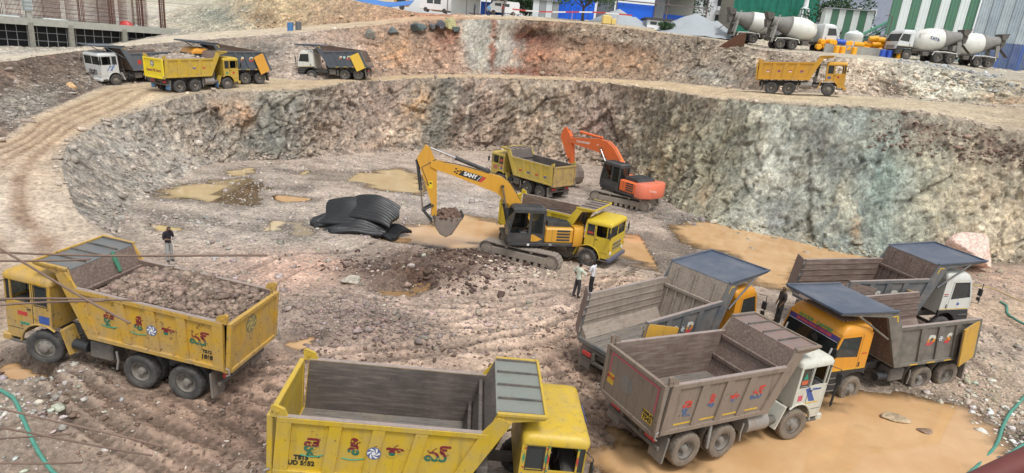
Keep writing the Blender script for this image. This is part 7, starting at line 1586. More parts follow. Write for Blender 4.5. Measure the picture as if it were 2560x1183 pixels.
for i in range(22):                 # dense wall reinforcement further in
    s_ = 1.5 + (i % 11) * 2.0 + (.7 if i > 10 else 0); mb = OB(o0, e0, n0)
    for q in range(15): u = s_ + q * .128; mb.ob(u - .015, u + .015, 3.4 + .6 * (i % 3) + 2.5 * (i // 11), 3.45 + .6 * (i % 3) + 2.5 * (i // 11), zsl + .28, zsl + rng.uniform(3.6, 5.8))
    for q in range(9): mb.ob(s_, s_ + 1.85, 3.46 + .6 * (i % 3) + 2.5 * (i // 11), 3.49 + .6 * (i % 3) + 2.5 * (i // 11), zsl + .6 + q * .5, zsl + .63 + q * .5)
    mb.build('wall_reinforcement', M_REB, root, smooth=False)
for i in range(14):
    s_ = rng.uniform(1, 22); d_ = rng.uniform(1.5, 4.2); W().ob(s_, s_ + rng.uniform(.5, 2.4), d_, d_ + rng.uniform(.3, 1.1), zsl + .282, zsl + .30 + rng.uniform(.03, .14)).build('deck_sheet', M_WHP if i % 3 else M_CONCD, root, smooth=False)
MB().loft([[(p[0] - 53.2 + 62 - 62 + 62, p[1] + 84.5 - 66, zz) for p in [(.9 * k * math.cos(a), .6 * k * math.sin(a)) for a in [i * math.pi / 6 for i in range(12)]]] for zz, k in ((3.44, 1), (3.75, .85), (4.0, .45))]).build('red_tarp', M_RED, root)

def corrugated(p0, p1, z0, z1, mats, name, label, cat='shed', stripes=6, depth=6.0, roof=True, parent=None):
    """sheet-metal shed: each vertical sheet is a part with pressed ribs"""
    o, e, n, L = frame_axes(p0, p1); root = parent or empty(name, (p0[0], p0[1], z0)); B = Vector((p0[0], p0[1], z0))
    if not parent: tag(root, label, cat)
    o = o - Vector((B.x, B.y, 0)) - Vector((0, 0, B.z)); w = L / stripes
    for i in range(stripes):
        mb = OB(o, e, n); mb.ob(i * w + .03, (i + 1) * w - .03, 0, .04, z0, z1); m = max(2, int(w / .28))
        for q in range(m): s_ = i * w + (q + .5) * w / m; mb.ob(s_ - .035, s_ + .035, -.03, -.0005, z0 + .01, z1 - .01)
        mb.build('sheet', mats[i % len(mats)], root, smooth=False)
    OB(o, e, n).ob(.01, L - .01, .045, .06, z0 + .01, z1 - .02).build('sheet_backing', M_POST, root, smooth=False)
    if depth > 0:
        OB(o, e, n).ob(0, .06, .05, depth, z0, z1).build('end_wall', mats[0], root, smooth=False); OB(o, e, n).ob(L - .06, L, .05, depth, z0, z1).build('end_wall', mats[-1], root, smooth=False); OB(o, e, n).ob(.07, L - .07, depth - .06, depth, z0, z1).build('back_wall', mats[0], root, smooth=False)
        if roof: OB(o, e, n).ob(-.2, L + .2, -.25, depth + .2, z1 + .001, z1 + .14).build('roof', M_GREYP, root, smooth=False)
    return root, o, e, n, L
corrugated((41.0, 94.0), (46.8, 92.0), 14.0, 19.6, [M_WHP, M_GRP], 'striped_shed', 'small green and white striped metal shed behind the mixers', stripes=7)
r, o, e, n, L = corrugated((42.6, 80.2), (51.6, 79.2), 12.4, 16.0, [M_GREYP], 'batching_shed', 'tall shed with green and white striped cladding above grey sheets', stripes=5, roof=False, depth=9)
corrugated((42.3, 79.9), (51.9, 78.9), 16.1, 30, [M_GRP, M_WHP], '', '', stripes=9, parent=r, depth=0)
for c_ in list(r.children):
    pass
r2, o, e, n, L = corrugated((52.2, 78.9), (68.0, 76.0), 10.9, 16.2, [M_BLUEP], 'clad_shed', 'big shed with blue sheets below and weathered grey panels above', stripes=7, roof=False, depth=8)
corrugated((52.2, 79.0), (68.0, 76.1), 16.3, 30, [flat('weathered_grey', lin(170, 182, 188), .6, var=.22, scale=.5), flat('weathered_grey_2', lin(156, 170, 178), .6, var=.22, scale=.6)], '', '', stripes=14, parent=r2, depth=0)

def house(x, y, z, w, d, h, yaw, mat, label, wins, name='apartment_building', ww=1.1, wh=1.3, frame=M_WHP):
    root = empty(name, (x, y, z), (0, 0, yaw)); tag(root, label, 'building')
    MB().box(-w / 2, w / 2, 0, d, 0, h).build('wall', mat, root, smooth=False); MB().box(-w / 2 - .2, w / 2 + .2, -.25, d + .2, h + .001, h + .3).build('roof', M_CONC, root, smooth=False)
    for (cx, cz) in wins:
        f = MB().panel('y', -.09, -.001, cx - ww / 2 - .12, cx + ww / 2 + .12, cz - wh / 2 - .12, cz + wh / 2 + .12, [(cx - ww / 2, cx + ww / 2, cz - wh / 2, cz + wh / 2)]); f = f.build('window', frame, root, smooth=False)
        MB().box(cx - ww / 2, cx + ww / 2, -.03, -.002, cz - wh / 2, cz + wh / 2).build('pane', M_PANE, f, smooth=False); MB().box(cx - .03, cx + .03, -.06, -.031, cz - wh / 2, cz + wh / 2).build('mullion', frame, f, smooth=False)
    return root
rw = house(37.6, 140, 15.5, 8.2, 9, 16, -.04, M_WALLW, 'white apartment block with two windows and balconies', [(-1.7, z_) for z_ in (4.2, 7.3, 10.4, 13.4)])
for z_ in (2.9, 6.0, 9.1, 12.2):
    MB().box(.6, 3.2, -.9, -.001, z_, z_ + .15).build('balcony', M_WALLW, rw, smooth=False); MB().box(.7, 3.1, -.02, -.003, z_ + .2, z_ + 2.3).build('balcony_opening', M_PANE, rw, smooth=False); MB().box(.6, 3.2, -.9, -.85, z_ + .16, z_ + .8).build('parapet', M_WALLW, rw, smooth=False)
house(66.5, 142, 18.5, 17.5, 10, 14, -.06, M_WALLG, 'grey building with rows of white framed windows', [(x_, z_) for x_ in (-4.6, -2.3, .2, 2.6, 5.2) for z_ in (2.2, 5.6, 9.2)], ww=1.3, wh=1.2)
house(55.6, 138, 18.0, 5.0, 8, 15, -.05, M_WALLW, 'narrow white house beside the grey windowed building', [(-1.0, z_) for z_ in (2.5, 5.7, 9.0)], ww=1.2)
rg = empty('netted_tower', (43.4, 120, 14)); tag(rg, 'building under construction wrapped in green netting', 'building')
MB().box(-7.4, 7.4, .3, 9, 0, 24).build('core', M_CONCD, rg, smooth=False)
for i in range(6):
    mb = MB(); nx = 9
    for j in range(nx):
        x0_ = -7.6 + i * 2.55 + j * 2.5 / nx; mb.add([(x0_, .1 + .10 * math.sin(j * 1.7 + i), 1.2 + .3 * (i % 2)), (x0_ + 2.5 / nx, .1 + .10 * math.sin((j + 1) * 1.7 + i), 1.2 + .3 * (i % 2)), (x0_ + 2.5 / nx, .1 + .10 * math.sin((j + 1) * 1.3 + i), 24), (x0_, .1 + .10 * math.sin(j * 1.3 + i), 24)], [(0, 1, 2, 3)])
    mb.build('net_panel', M_NETG, rg)
mn = empty('minaret', (47.8, 118, 15)); tag(mn, 'slim white minaret with a small dome in front of the green netting', 'minaret')
MB().box(-.7, .7, -.7, .7, 0, 5.6, .05).build('shaft', M_WALLW, mn); MB().box(-.95, .95, -.95, .95, 4.6, 4.8, .03).build('gallery', M_WALLW, mn)
for sx in (-1, 1):
    for sy in (-1, 1): MB().cyl((sx * .5, sy * .5, 5.6), (sx * .5, sy * .5, 6.5), .12, n=8).build('pillar', M_WALLW, mn)
MB().lathe([(.7, 6.5), (.45, 6.7), (.38, 7.6), (.40, 8.6), (.62, 8.9), (.66, 9.3), (.5, 9.7), (.2, 10.0), (.05, 10.3), (.03, 11.2), (0, 11.25)], (0, 0, 0), (0, 0, 1), 18).build('dome', M_WALLW, mn)

# --- open steel shed with blue sheets, centre
ro = empty('open_shed', (9.6, 100, 14)); tag(ro, 'open steel shed with two big blue sheet walls behind the gravel', 'shed')
def ofs(x, y, z): return (x - 9.6, y - 100, z - 14)
def obx(x0, x1, y0, y1, z0, z1, nm, m): a, b = ofs(x0, y0, z0), ofs(x1, y1, z1); return MB().box(a[0], b[0], a[1], b[1], a[2], b[2]).build(nm, m, ro, smooth=False)
def sheets(x0, x1, y, z0, z1, m, k):
    w = (x1 - x0) / k
    for i in range(k): obx(x0 + i * w + .003, x0 + (i + 1) * w - .003, y, y + .05, z0, z1, 'sheet', m)
sheets(9.6, 12.2, 101, 14.2, 20, M_GREYP, 3); sheets(12.4, 18.0, 99.5, 14.2, 18.2, M_BLUEP, 6); sheets(18.2, 19.8, 101, 14.2, 20, M_GREYP, 2); sheets(20.0, 25.6, 103, 14.2, 17.4, M_BLUEP, 6); sheets(19.8, 25.8, 108, 14.4, 20.5, flat('beige_sheet', lin(176, 178, 172), .6, var=.1), 5)
for x_ in (9.5, 12.3, 18.1, 19.9, 25.8): obx(x_ - .09, x_ + .09, 99.2, 99.4, 14.0, 21, 'post', M_POST)
for z_ in (18.4, 19.6): obx(9.5, 25.8, 99.05, 99.18, z_, z_ + .15, 'beam', M_POST)
obx(9, 26.4, 98.6, 109, 20.6, 20.8, 'roof', M_GREYP)
corrugated((2.6, 97.0), (8.9, 97.4), 14.2, 20, [M_BLUEP], 'blue_shed', 'bright blue tin shed behind the tree', stripes=7)
corrugated((-.2, 96), (3.6, 96), 14.4, 17.2, [flat('kiosk_white', lin(206, 214, 220), .6, var=.1), M_GREYP], 'kiosk', 'small pale kiosk left of the blue tin shed', 'kiosk', stripes=4, depth=3)
lw = empty('low_building', (15.8, 91, 13.6)); tag(lw, 'low white building with dark flat roof behind the gravel heap', 'building'); MB().box(0, 8.5, 0, 4, 0, 2.1).build('wall', M_WALLW, lw, smooth=False); MB().box(-.3, 9, -.3, 4.3, 2.11, 2.4).build('roof', flat('dark_roof', (.06, .06, .065), .8), lw, smooth=False)
for x_ in (.4, 3.0, 6.2): MB().box(x_, x_ + .9, -.03, -.002, 1.5, 1.9).build('vent', M_PANE, lw, smooth=False)
# --- shelter with sloping roof, left of centre
sh = empty('shelter', (-12.8, 96, 13.7)); tag(sh, 'work shelter with sloping grey roof and blue sheet wall', 'shelter')
MB().prism([(0, 4.6), (8.8, 2.9), (8.8, 3.05), (0, 4.75)], 'y', -.5, 4.5).build('roof', flat('dark_sheet', (.15, .16, .17), .6), sh, smooth=False)
for x_, h_ in ((.2, 4.5), (3, 4.0), (5.8, 3.4), (8.5, 2.9)): MB().box(x_ - .06, x_ + .06, -.3, -.18, 0, h_).build('post', M_POST, sh, smooth=False)
MB().box(.2, 4.6, 4.1, 4.2, 0, 4.0).build('back_wall', M_WHP, sh, smooth=False); MB().box(4.7, 8.4, 4.1, 4.2, .2, 2.8).build('back_wall', M_BLUEP, sh, smooth=False)
MB().box(3.4, 5.2, -.2, 1.2, 0, .9, .05).build('work_table', M_POST, sh)
tb = MB(); tb.loft([[(-30 + 12 * i / 8, 95.5 + dy, 14.6 + dz + .35 * math.sin(i * .9)) for (dy, dz) in ((0, 0), (3, .8), (3, .7), (0, -.1))] for i in range(9)]); tag(tb.build('blue_tarp', flat('blue_tarpaulin', (.06, .19, .50), .6)), 'blue tarpaulin spread on the top of the tan bank', 'tarp')
tb = MB(); tb.loft([[(-17.5 + 5 * i / 6, 110 + dy, 15.0 + dz) for (dy, dz) in ((0, 0), (0, 3.2), (5, 3.2), (5, 0))] for i in range(7)]); tag(tb.build('cream_hut', flat('cream_render', lin(214, 200, 168), .8)), 'cream coloured hut behind the parked lorry', 'hut')

def van(x, y, yaw, label, mat, h=2.3, Lg=4.8, name='van'):
    root = empty(name, (x, y, surf_z(x, y, 3)), (0, 0, yaw)); tag(root, label, name)
    MB().loft([[(p[0], yy * k, p[1]) for p in P_] for yy, k in ()] if False else [[(xx, -.92, zz) for xx, zz in ((-Lg / 2, .4), (Lg / 2 - .1, .4), (Lg / 2, .9), (Lg / 2 - .35, 1.3), (Lg / 2 - 1.1, h - .1), (Lg / 2 - 1.6, h), (-Lg / 2 + .15, h), (-Lg / 2, h - .3))], [(xx, .92, zz) for xx, zz in ((-Lg / 2, .4), (Lg / 2 - .1, .4), (Lg / 2, .9), (Lg / 2 - .35, 1.3), (Lg / 2 - 1.1, h - .1), (Lg / 2 - 1.6, h), (-Lg / 2 + .15, h), (-Lg / 2, h - .3))]]).build('body', mat, root)
    for s in (-1, 1):
        for (a, b) in ((Lg / 2 - 2.1, Lg / 2 - 1.15), (-.9, .15)): MB().box(a, b, s * .921, s * .93, 1.25, h - .35).build('window', M_PANE, root, smooth=False)
        for xx in (-Lg / 2 + .9, Lg / 2 - 1.0): MB().cyl((xx, s * .72, .33), (xx, s * .94, .33), .33, n=16).build('wheel', M_TYRE, root)
    MB().prism([(Lg / 2 - .42, 1.36), (Lg / 2 - .38, 1.36), (Lg / 2 - 1.06, h - .16), (Lg / 2 - 1.10, h - .16)], 'y', -.8, .8).build('windscreen', M_PANE, root)
    return root
mVW = flat('van_white', (.78, .79, .8), .35, var=.04)
van(-15.4, 103, math.pi, 'white van parked left of the work shelter', mVW); van(-4.6, 97.5, math.pi + .1, 'white van parked right of the work shelter', mVW, 2.0); van(-12.0, 106, .3, 'white van half hidden behind the work shelter', mVW)
ly = empty('lorry', (-21.6, 103, surf_z(-21.6, 103, 3) - .2)); tag(ly, 'cream lorry with orange front parked on top of the bank', 'lorry'); MB().box(-3.8, -.2, -.6, 1.2, .6, 2.6, .1).build('cargo_body', flat('cream_paint', (.7, .62, .45), .5), ly); MB().box(-.1, 1.9, -.7, 1.2, .6, 2.9, .15).build('cab', flat('orange_cab_far', (.75, .38, .05), .4), ly); MB().box(.2, 1.6, -.74, -.705, 1.0, 1.7).build('grille', M_DARK, ly); 
for xx in (-3, -1, 1): MB().cyl((xx, -.6, .4), (xx, -.3, .4), .4, n=14).build('wheel', M_TYRE, ly)
fab = [fabric('blue_far', (.12, .3, .5)), fabric('maroon_far', (.22, .05, .05)), fabric('teal_far', (.05, .10, .16))]
for (x_, y_, yw, c_, lb) in ((-6.2, 91, 0, 0, 'distant man in light blue shirt on the rim by the shelter'), (-4.2, 89.5, 1, 1, 'distant man in maroon shirt on the rim by the white van'), (-8.4, 93.5, 2, 2, 'distant man in dark teal shirt under the shelter')): person((x_, y_, surf_z(x_, y_, 3)), yw, lb, fab[c_], fabric('far_trousers', (.05, .05, .06)))
# --- barrier tape on posts
for (x_, y_) in ((-2.4, 80.0), (4.7, 80.2), (10.1, 79.2)): tag(MB().cyl((x_, y_, surf_z(x_, y_, 3) - .1), (x_, y_, surf_z(x_, y_, 3) + 1.35), .03, n=8).build('barrier_post', flat('barrier_post_paint', (.55, .35, .32), .6)), {-2.4: 'left thin post of the barrier tape on the rim', 4.7: 'middle thin post of the barrier tape, by the blue tin shed', 10.1: 'right thin post of the barrier tape, by the first gravel heap'}[x_], 'post', 'barrier posts along the rim')
bt = empty('barrier_tape', (-2.6, 80, 14.8)); tag(bt, 'red and white barrier tape strung along the rim', 'barrier tape')
for i in range(9):
    x0_ = i * 1.62; zz = lambda x: -.1 + .045 * x - .12 * math.sin(x * .45); MB().add([(x0_, .04 * i, zz(x0_)), (x0_ + 1.62, .04 * i, zz(x0_ + 1.62)), (x0_ + 1.62, .04 * i, zz(x0_ + 1.62) + .16), (x0_, .04 * i, zz(x0_) + .16)], [(0, 1, 2, 3)]).build('tape_length', M_RED if i % 2 == 0 else M_WHITE, bt, smooth=False)
gb = MB(); gb.box(-.8, .3, -.5, .5, 0, 1.0, .08); gb.box(.35, .9, -.4, .4, 0, .7, .06); gb.cyl((-.2, 0, 1.0), (-.2, 0, 1.25), .12, n=10); o = gb.build('site_generator', flat('yellow_box', (.72, .55, .18), .5)); o.location = (9.4, 82, surf_z(9.4, 82, 3)); tag(o, 'small yellow generator at the foot of the first gravel heap', 'generator')

def heap(x, y, rx, ry, h, label, seed, mat=M_GRAV, second=None, name='gravel_heap'):
    n = 60; V = []; z0 = surf_z(x, y, 3) - .25
    g = np.linspace(-1, 1, n); gx, gy = [a.ravel() for a in np.meshgrid(g, g, indexing='ij')]
    p = np.stack([gx * 2, gy * 2, 0 * gx + seed], 1); r = np.hypot(gx, gy) + .12 * fbm(p, 3, seed)
    z = h * np.clip(1 - r, 0, 1) ** 1.02
    if second: z = np.maximum(z, second[2] * h * np.clip(1 - (np.hypot(gx - second[0], gy - second[1]) / second[3] + .1 * fbm(p, 3, seed + 4)), 0, 1))
    z = z + .02 * h * fbm(p * 6, 3, seed + 2); I = np.arange(n * n).reshape(n, n)
    F = np.stack([I[:-1, :-1].ravel(), I[1:, :-1].ravel(), I[1:, 1:].ravel(), I[:-1, 1:].ravel()], 1)
    o = mesh_np(name, np.stack([gx * rx, gy * ry, z], 1), F, mat, smooth=True); o.location = (x, y, z0); tag(o, label, 'gravel heap'); return o
heap(19.9, 81.5, 5.6, 4.6, 3.0, 'large pale grey gravel heap beside the mixers', 3, second=(.45, -.1, .75, .6)); heap(11.9, 92.5, 4.6, 3.6, 2.5, 'smaller grey gravel heap in front of the blue sheet wall', 5, second=(.5, 0, .55, .6))
# --- conveyor, tank, barrels
cv = empty('conveyor', (40.0, 85.5, 13.4)); tag(cv, 'green lattice conveyor rising into the striped shed', 'conveyor'); M_CVG = flat('conveyor_green', lin(78, 150, 120), .5)
for s in (-1, 1):
    for dz in (0, .7): MB().tube([(0, s * .5, .3 + dz), (6.4, s * .5, 4.4 + dz)], .06, 6).build('chord', M_CVG, cv)
    for i in range(12): MB().tube([(6.4 * i / 12, s * .5, .3 + 4.1 * i / 12 + (.7 if i % 2 else 0)), (6.4 * (i + 1) / 12, s * .5, .3 + 4.1 * (i + 1) / 12 + (0 if i % 2 else .7))], .035, 5).build('lattice_bar', M_CVG, cv)
MB().prism([(0, 1.02), (6.4, 5.12), (6.4, 5.2), (0, 1.10)], 'y', -.45, .45).build('belt', M_CVG, cv)
for xx, zz in ((2.2, 1.7), (4.6, 3.2)): MB().box(xx - .06, xx + .06, -.5, .5, -.6, zz).build('support', M_POST, cv, smooth=False)
tk = MB(); tk.lathe([(0, 0), (.95, 0), (.97, .6), (.95, 1.2), (.98, 1.25), (.95, 1.7), (.6, 1.95), (.3, 2.0), (.3, 2.1), (0, 2.1)], (0, 0, 0), (0, 0, 1), 22); o = tk.build('water_tank', M_WHP); o.location = (36.6, 75.2, surf_z(36.6, 75.2, 3) + .3); tag(o, 'white plastic water tank behind the yellow barrels', 'water tank')
wl_ = MB(); wl_.box(0, 7.6, 0, .3, 0, 1.15); o = wl_.build('low_wall', M_CONC, smooth=False); o.location = (32.0, 71.6, surf_z(34, 71, 3) - .25); tag(o, 'low concrete wall under the stacked yellow barrels', 'wall'); wz = o.location.z + 1.15
M_BAR = flat('yellow_barrel', lin(240, 170, 26), .4, var=.08); M_BARB = flat('blue_barrel', lin(44, 86, 190), .4, var=.08)
bmesh_ = MB().lathe([(0, 0), (.26, 0), (.29, .04), (.29, .3), (.305, .32), (.29, .34), (.29, .62), (.305, .64), (.29, .66), (.29, .90), (.22, .97), (0, .97)], (0, 0, 0), (0, 0, 1), 16)
bsrc = bmesh_.build('barrel', M_BAR); bdat = bsrc.data; bblu = bdat.copy(); bblu.materials.clear(); bblu.materials.append(M_BARB); bpy.data.objects.remove(bsrc)
def barrel(x, y, z, rot, lb, blue=False):
    o = bpy.data.objects.new('barrel', bblu if blue else bdat); COL.objects.link(o); o.location = (x, y, z); o.rotation_euler = rot; tag(o, lb, 'barrel', 'barrels by the low wall'); return o
rng = random.Random(8)
for r_ in range(2):
    for i in range(6): barrel(31.6 + i * .62 + r_ * .2, 72.6 + rng.uniform(-.1, .1), wz - .35 + r_ * .52, (math.pi / 2 + rng.uniform(-.1, .1), 0, rng.uniform(-.25, .25)), 'yellow barrel in the %s tier of the left row, %s from the left' % (('lower', 'upper')[r_], ('first', 'second', 'third', 'fourth', 'fifth', 'sixth')[i]))
for r_, k in ((0, 5), (1, 4), (2, 3)):
    for i in range(k): barrel(36.4 + i * .72 + r_ * .33, 72.7 + rng.uniform(-.15, .15), wz - .15 + r_ * .54, (math.pi / 2 + rng.uniform(-.15, .15), 0, math.pi / 2 + rng.uniform(-.4, .4)), 'yellow barrel in the %s tier of the tall right pile, %s from the left' % (('bottom', 'middle', 'top')[r_], ('first', 'second', 'third', 'fourth', 'fifth')[i]))
for x_ in (33.0, 33.65): barrel(x_, 70.9, wz - 1.15, (0, 0, x_), 'upright yellow barrel before the low wall, %s of the pair' % ('left' if x_ < 33.3 else 'right'))
barrel(34.9, 70.9, wz - 1.12, (0, 0, 1), 'single upright yellow barrel before the middle of the low wall'); barrel(39.6, 70.6, wz - 1.1, (0, .15, 1), 'upright yellow barrel at the right end of the low wall')
barrel(35.4, 72.2, wz + .2, (math.pi / 2, 0, 1.2), 'yellow barrel lying alone on the wall beside the white tank'); barrel(33.2, 71.8, wz + .28, (math.pi / 2, 0, 1.5), 'blue barrel lying on the wall', True)
for x_ in (37.9, 38.6): barrel(x_, 70.7, wz - 1.1, (0, 0, x_), 'upright blue barrel at the right of the wall, %s of the pair' % ('left' if x_ < 38.2 else 'right'), True)
tag(MB().tube([(38.0, 70.9, wz - 1.2), (38.05, 70.9, wz + 3.2), (37.8, 70.9, wz + 3.35), (37.3, 70.9, wz + 3.3)], .05, 8).build('lamp_post', M_POST), 'thin grey lamp post rising before the barrel pile', 'lamp post')
rp = MB(); rp.prism([(-1.4, 0), (1.1, -.1), (.9, 1.7), (.2, 1.5)], 'y', 0, .06); o = rp.build('steel_plate', mp('rust_plate', (.20, .085, .05), dirt=.25, rough=.8, rust=.4)); o.location = (20.9, 67.6, surf_z(20.9, 67.6, 2) - .15); o.rotation_euler = (.5, 0, -.2); tag(o, 'rusty tilted steel plate on the rim below the mixers', 'steel plate')

# ================================================================ trees
M_LEAF = flat('leaf_green', (.055, .115, .035), .7, var=.5, scale=1.2); M_LEAFD = flat('leaf_dark', (.04, .085, .035), .7, var=.5, scale=1.2); M_BARK = flat('bark', (.075, .06, .05), .9)
def tree(x, y, z, h, trunk_h, crown, label, seed, leaf=M_LEAF, name='tree', n=2600, lean=.0, ls=.26):
    rng = np.random.default_rng(seed); root = empty(name, (x, y, z)); tag(root, label, name)
    mb = MB(); top = Vector((lean, 0, trunk_h)); mb.tube([(0, 0, -.3), (lean * .3, .05, trunk_h * .4), tuple(top)], [.28 * h / 8, .2 * h / 8, .14 * h / 8], 9); ends = []
    for k in range(7):
        a = rng.uniform(0, 6.28); e = Vector((lean + crown[0] * .7 * math.cos(a), crown[1] * .7 * math.sin(a), trunk_h + crown[2] * rng.uniform(.2, 1.1))); mid = top.lerp(e, .5) + Vector((0, 0, .25)); mb.tube([tuple(top - Vector((0, 0, .3 * rng.random() * trunk_h))), tuple(mid), tuple(e)], [.1 * h / 8, .06 * h / 8, .025], 6); ends.append(e)
    mb.build('trunk', M_BARK, root)
    cl = [np.array(e) for e in ends] + [np.array((lean + rng.normal(0, .5) * crown[0], rng.normal(0, .5) * crown[1], trunk_h + crown[2] * rng.uniform(.1, 1.2))) for _ in range(16)]
    C = np.array([cl[i] for i in rng.integers(0, len(cl), n)]) + rng.normal(0, 1, (n, 3)) * np.array(crown) * .19
    u = rng.normal(size=(n, 3)); u /= np.linalg.norm(u, axis=1)[:, None]; v = np.cross(u, rng.normal(size=(n, 3))); v /= np.linalg.norm(v, axis=1)[:, None]; s = rng.uniform(.5, 1.2, (n, 1)) * ls
    V = np.stack([C - u * s, C + v * s * .45, C + u * s, C - v * s * .45], 1).reshape(-1, 3); F = np.arange(4 * n).reshape(n, 4)
    mesh_np('crown', V, F, leaf, parent=root); return root
tree(6.6, 88, surf_z(6.6, 88, 3), 7, 1.9, (4.4, 3.0, 2.6), 'broad green tree with bare trunk before the blue tin shed', 1, n=3000)
tree(-1.2, 104, 14.3, 7, 1.2, (4.6, 3.4, 3.6), 'dense round tree left of the kiosk', 2, M_LEAFD, n=6500, ls=.34); tree(49.5, 106, 15.5, 8, 2.5, (4.2, 3, 3.4), 'dark tree behind the small striped shed', 3, M_LEAFD, n=3200)
tree(16.0, 79.6, surf_z(16, 79.6, 3), 1.5, .3, (.85, .7, .6), 'small round bush at the left foot of the large gravel heap', 4, M_LEAFD, 'bush', 900, ls=.16)
for i, (x_, y_, lb) in enumerate(((30.0, 134, 'green tree between the white block and the netted building'), (-40, 128, 'distant green tree beyond the far left bank'), (52, 128, 'green palm like tree beside the narrow white house'), (-8, 124, 'tall green tree behind the work shelter'))): tree(x_, y_, 16, 9, 3, (3.4, 3, 3.2), lb, 20 + i, M_LEAF if i % 2 else M_LEAFD, n=2200)

# ================================================================ rubble: too many stones to count
rng = np.random.default_rng(77)
cs, ss, cl = [], [], []
def clear_mask(x, y):
    k = np.ones(len(x), bool)
    for (cx, cy, cz) in CONTACT[LOWC]: k &= (x - cx) ** 2 + (y - cy) ** 2 > .55 ** 2
    return k
def scatter_floor(n, cx, cy, rx, ry, sizes, pr, rgb, jit=.3, grow=0):
    x = cx + rng.normal(0, rx, n); y = cy + rng.normal(0, ry, n); k = clear_mask(x, y) & (y > 9); x, y = x[k], y[k]
    a = x / (y + 1.5); k = (a > -1.1) & (a < 1.2); x, y = x[k], y[k]
    s = rng.choice(sizes, len(x), p=pr) * rng.uniform(.7, 1.3, len(x)); z = np.array([fz(a, b) for a, b in zip(x, y)])
    cs.append(np.stack([x, y, z + s * .10], 1)); ss.append(s); c = np.array(lin(*rgb)[:3]); cl.append(c[None] * rng.uniform(1 - jit, 1 + jit, (len(x), 1)) * (1 + rng.normal(0, .06, (len(x), 3))))
# even sprinkle over the whole floor, denser with distance from the traffic
yy = 9.5 * (62 / 9.5) ** rng.uniform(0, 1, 13000); xx = (yy + 1.5) * rng.uniform(-1.0, 1.05, 13000); keep = (fbm(np.stack([xx * .22, yy * .22, 0 * xx], 1), 3, 71) > -.25) & clear_mask(xx, yy); xx, yy = xx[keep], yy[keep]
s = rng.choice([.03, .05, .08, .12], len(xx), p=[.46, .33, .16, .05]) * (.6 + yy / 40); z = np.array([fz(a, b) for a, b in zip(xx, yy)]); cs.append(np.stack([xx, yy, z + s * .08], 1)); ss.append(s); cl.append(np.array(lin(172, 160, 148)[:3])[None] * rng.uniform(.5, 1.3, (len(xx), 1)))
S5 = [.05, .085, .13, .2, .34]; PR = [.38, .31, .2, .09, .02]
for a in [(900, -6.4, 21.6, 1.8, 1.1, (134, 118, 110)), (700, -4.2, 20.6, 1.5, .8, (130, 114, 106)), (700, -3.8, 26.6, 2.2, .8, (84, 66, 57)), (600, -2.0, 30.1, 1.5, .8, (80, 62, 54)), (300, -5.6, 27.6, 1.8, 1.0, (88, 70, 60)), (600, 15.5, 37.3, 1.3, .9, (136, 132, 120)), (500, -13.2, 23.6, 1.7, 1.0, (152, 136, 126)), (500, -18.3, 31.4, 1.9, 1.2, (160, 150, 142)),
          (700, 17.6, 20.0, 1.6, 2.2, (168, 158, 142)), (380, 17.2, 17.0, 1.0, 1.2, (196, 196, 192)), (420, -12.6, 13.3, 1.0, 1.5, (166, 162, 156)), (600, 20.5, 26.0, 2.6, 3.5, (160, 148, 134)), (500, 27.0, 35.5, 3, 2.5, (158, 142, 126)), (900, -20, 42, 2.2, 4.5, (158, 150, 142)), (1000, -16, 51.5, 3.5, 2.5, (164, 152, 142)), (1000, -8, 58, 4.5, 3, (166, 152, 142)), (900, 3, 60.5, 5, 2.5, (164, 150, 138)),
          (800, 10, 52, 2.4, 5, (146, 138, 130)), (700, 13.5, 43.8, 1.8, 1.6, (134, 130, 124)), (700, 19, 41.2, 3, 1.0, (140, 138, 126)), (500, 24.5, 38.6, 3, .8, (150, 144, 126)), (1100, -12, 38, 5, 4, (160, 152, 144)), (1100, -4, 44, 5, 5, (162, 156, 150)), (900, -12, 29, 4, 3, (150, 142, 134)), (700, -1, 23.5, 3, 2, (152, 134, 122)), (500, 4, 40, 3, 5, (150, 142, 134)), (350, .8, 29.3, 1.2, .6, (182, 164, 146))]:
    scatter_floor(int(a[0] * 1.2), *a[1:5], S5, PR, a[5])
# clods of mud thrown up along the near ruts
for R in RUTS[:9]:
    Q = np.array(R)
    for i in range(len(Q) - 1):
        L_ = np.linalg.norm(Q[i + 1] - Q[i]); n_ = int(L_ * 45); t = rng.uniform(0, 1, n_)[:, None]; e = (Q[i + 1] - Q[i]) / L_; nrm = np.array([-e[1], e[0]]); off = np.where(rng.random(n_) < .5, -1.02, 1.02) + rng.choice([-1, 1], n_) * rng.normal(.38, .14, n_)
        P = Q[i] + (Q[i + 1] - Q[i]) * t + nrm * off[:, None]; k = clear_mask(P[:, 0], P[:, 1]) & (P[:, 1] > 9); P = P[k]
        s = rng.choice([.05, .08, .13, .2], len(P), p=[.45, .32, .18, .05]); z = np.array([fz(a, b) for a, b in P]); cs.append(np.c_[P, z + s * .08]); ss.append(s); cl.append(np.array(lin(122, 98, 82)[:3])[None] * rng.uniform(.6, 1.1, (len(P), 1)))
cs, ss, cl = np.concatenate(cs), np.concatenate(ss), np.concatenate(cl)
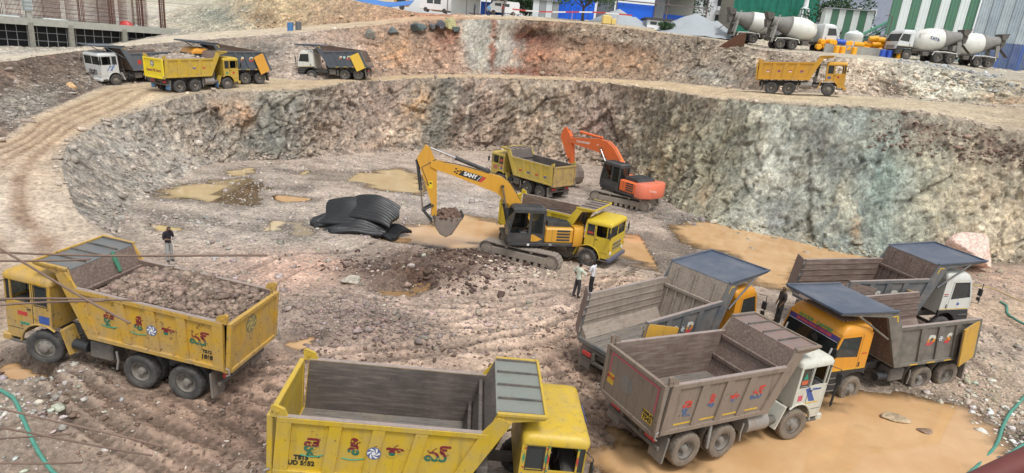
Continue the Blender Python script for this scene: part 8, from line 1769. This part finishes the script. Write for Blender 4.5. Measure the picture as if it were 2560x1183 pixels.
o = rock_cloud('floor_rubble', cs, ss, np.clip((lambda l: l + (cl * 1.3 - l) * .75)((cl * 1.3).mean(1)[:, None]), .02, .85), M_STONE, 5); tag(o, 'loose broken stone scattered over the pit floor', 'rubble', kind='stuff')
# talus on the walls and benches
cs, ss, cl = [], [], []
def scatter_loft(n, sec, u0, u1, t0, t1, rgb, sizes=S5, pr=PR, k=1.0):
    c = np.array(lin(*rgb)[:3])
    u = rng.uniform(u0, u1, n); t = t0 + (t1 - t0) * rng.beta(1.2, 1.8, n); s = rng.choice(sizes, n, p=pr) * k * rng.uniform(.7, 1.3, n)
    for i in range(n):
        p, nn = on_loft(sec, u[i], t[i]); cs.append((p.x, p.y, p.z + s[i] * .12)); ss.append(s[i]); cl.append(c * rng.uniform(.6, 1.35))
for a in [(900, 0, 2.5, 8.5, .0, 1.0, (152, 144, 136)), (900, 0, 9, 18, .0, .22, (158, 146, 134)), (700, 0, 17.5, 24.5, .0, .16, (144, 140, 126)), (700, 0, 21.5, 25, .75, 1.0, (126, 108, 98)), (900, 2, 3.5, 8.2, .0, .5, (146, 140, 134)), (300, 2, 4, 8, .5, 1.0, (132, 122, 114)), (900, 2, 8.2, 12.5, .0, .95, (160, 148, 138)), (500, 2, 12.5, 17, .0, .15, (164, 146, 130)), (500, 2, 15.5, 18.5, .72, 1.0, (160, 148, 134)),
          (1100, 2, 19.2, 22.4, .0, .9, (186, 172, 156)), (600, 2, 17.6, 23.5, .6, 1.0, (172, 164, 150)), (420, 2, 22, 24.5, .5, 1.0, (168, 170, 168)), (400, 1, 3, 24, .0, .10, (170, 158, 146)), (400, 1, 3, 24, .9, 1.0, (164, 150, 138)), (500, 4, 8.6, 10.2, .0, .8, (164, 162, 150)), (350, 4, 10, 13.5, .0, .35, (172, 150, 124)), (250, 3, 6, 20, 0, .3, (180, 172, 160)), (380, 3, 21.3, 23.2, .05, .5, (160, 164, 166))]:
    scatter_loft(*a, k=1.6)
o = rock_cloud('talus_rubble', np.array(cs), np.array(ss), np.clip(np.array(cl) * 1.3, .02, .85), M_STONE, 6); tag(o, 'broken rock lying along the cliff foot and the benches', 'rubble', kind='stuff')
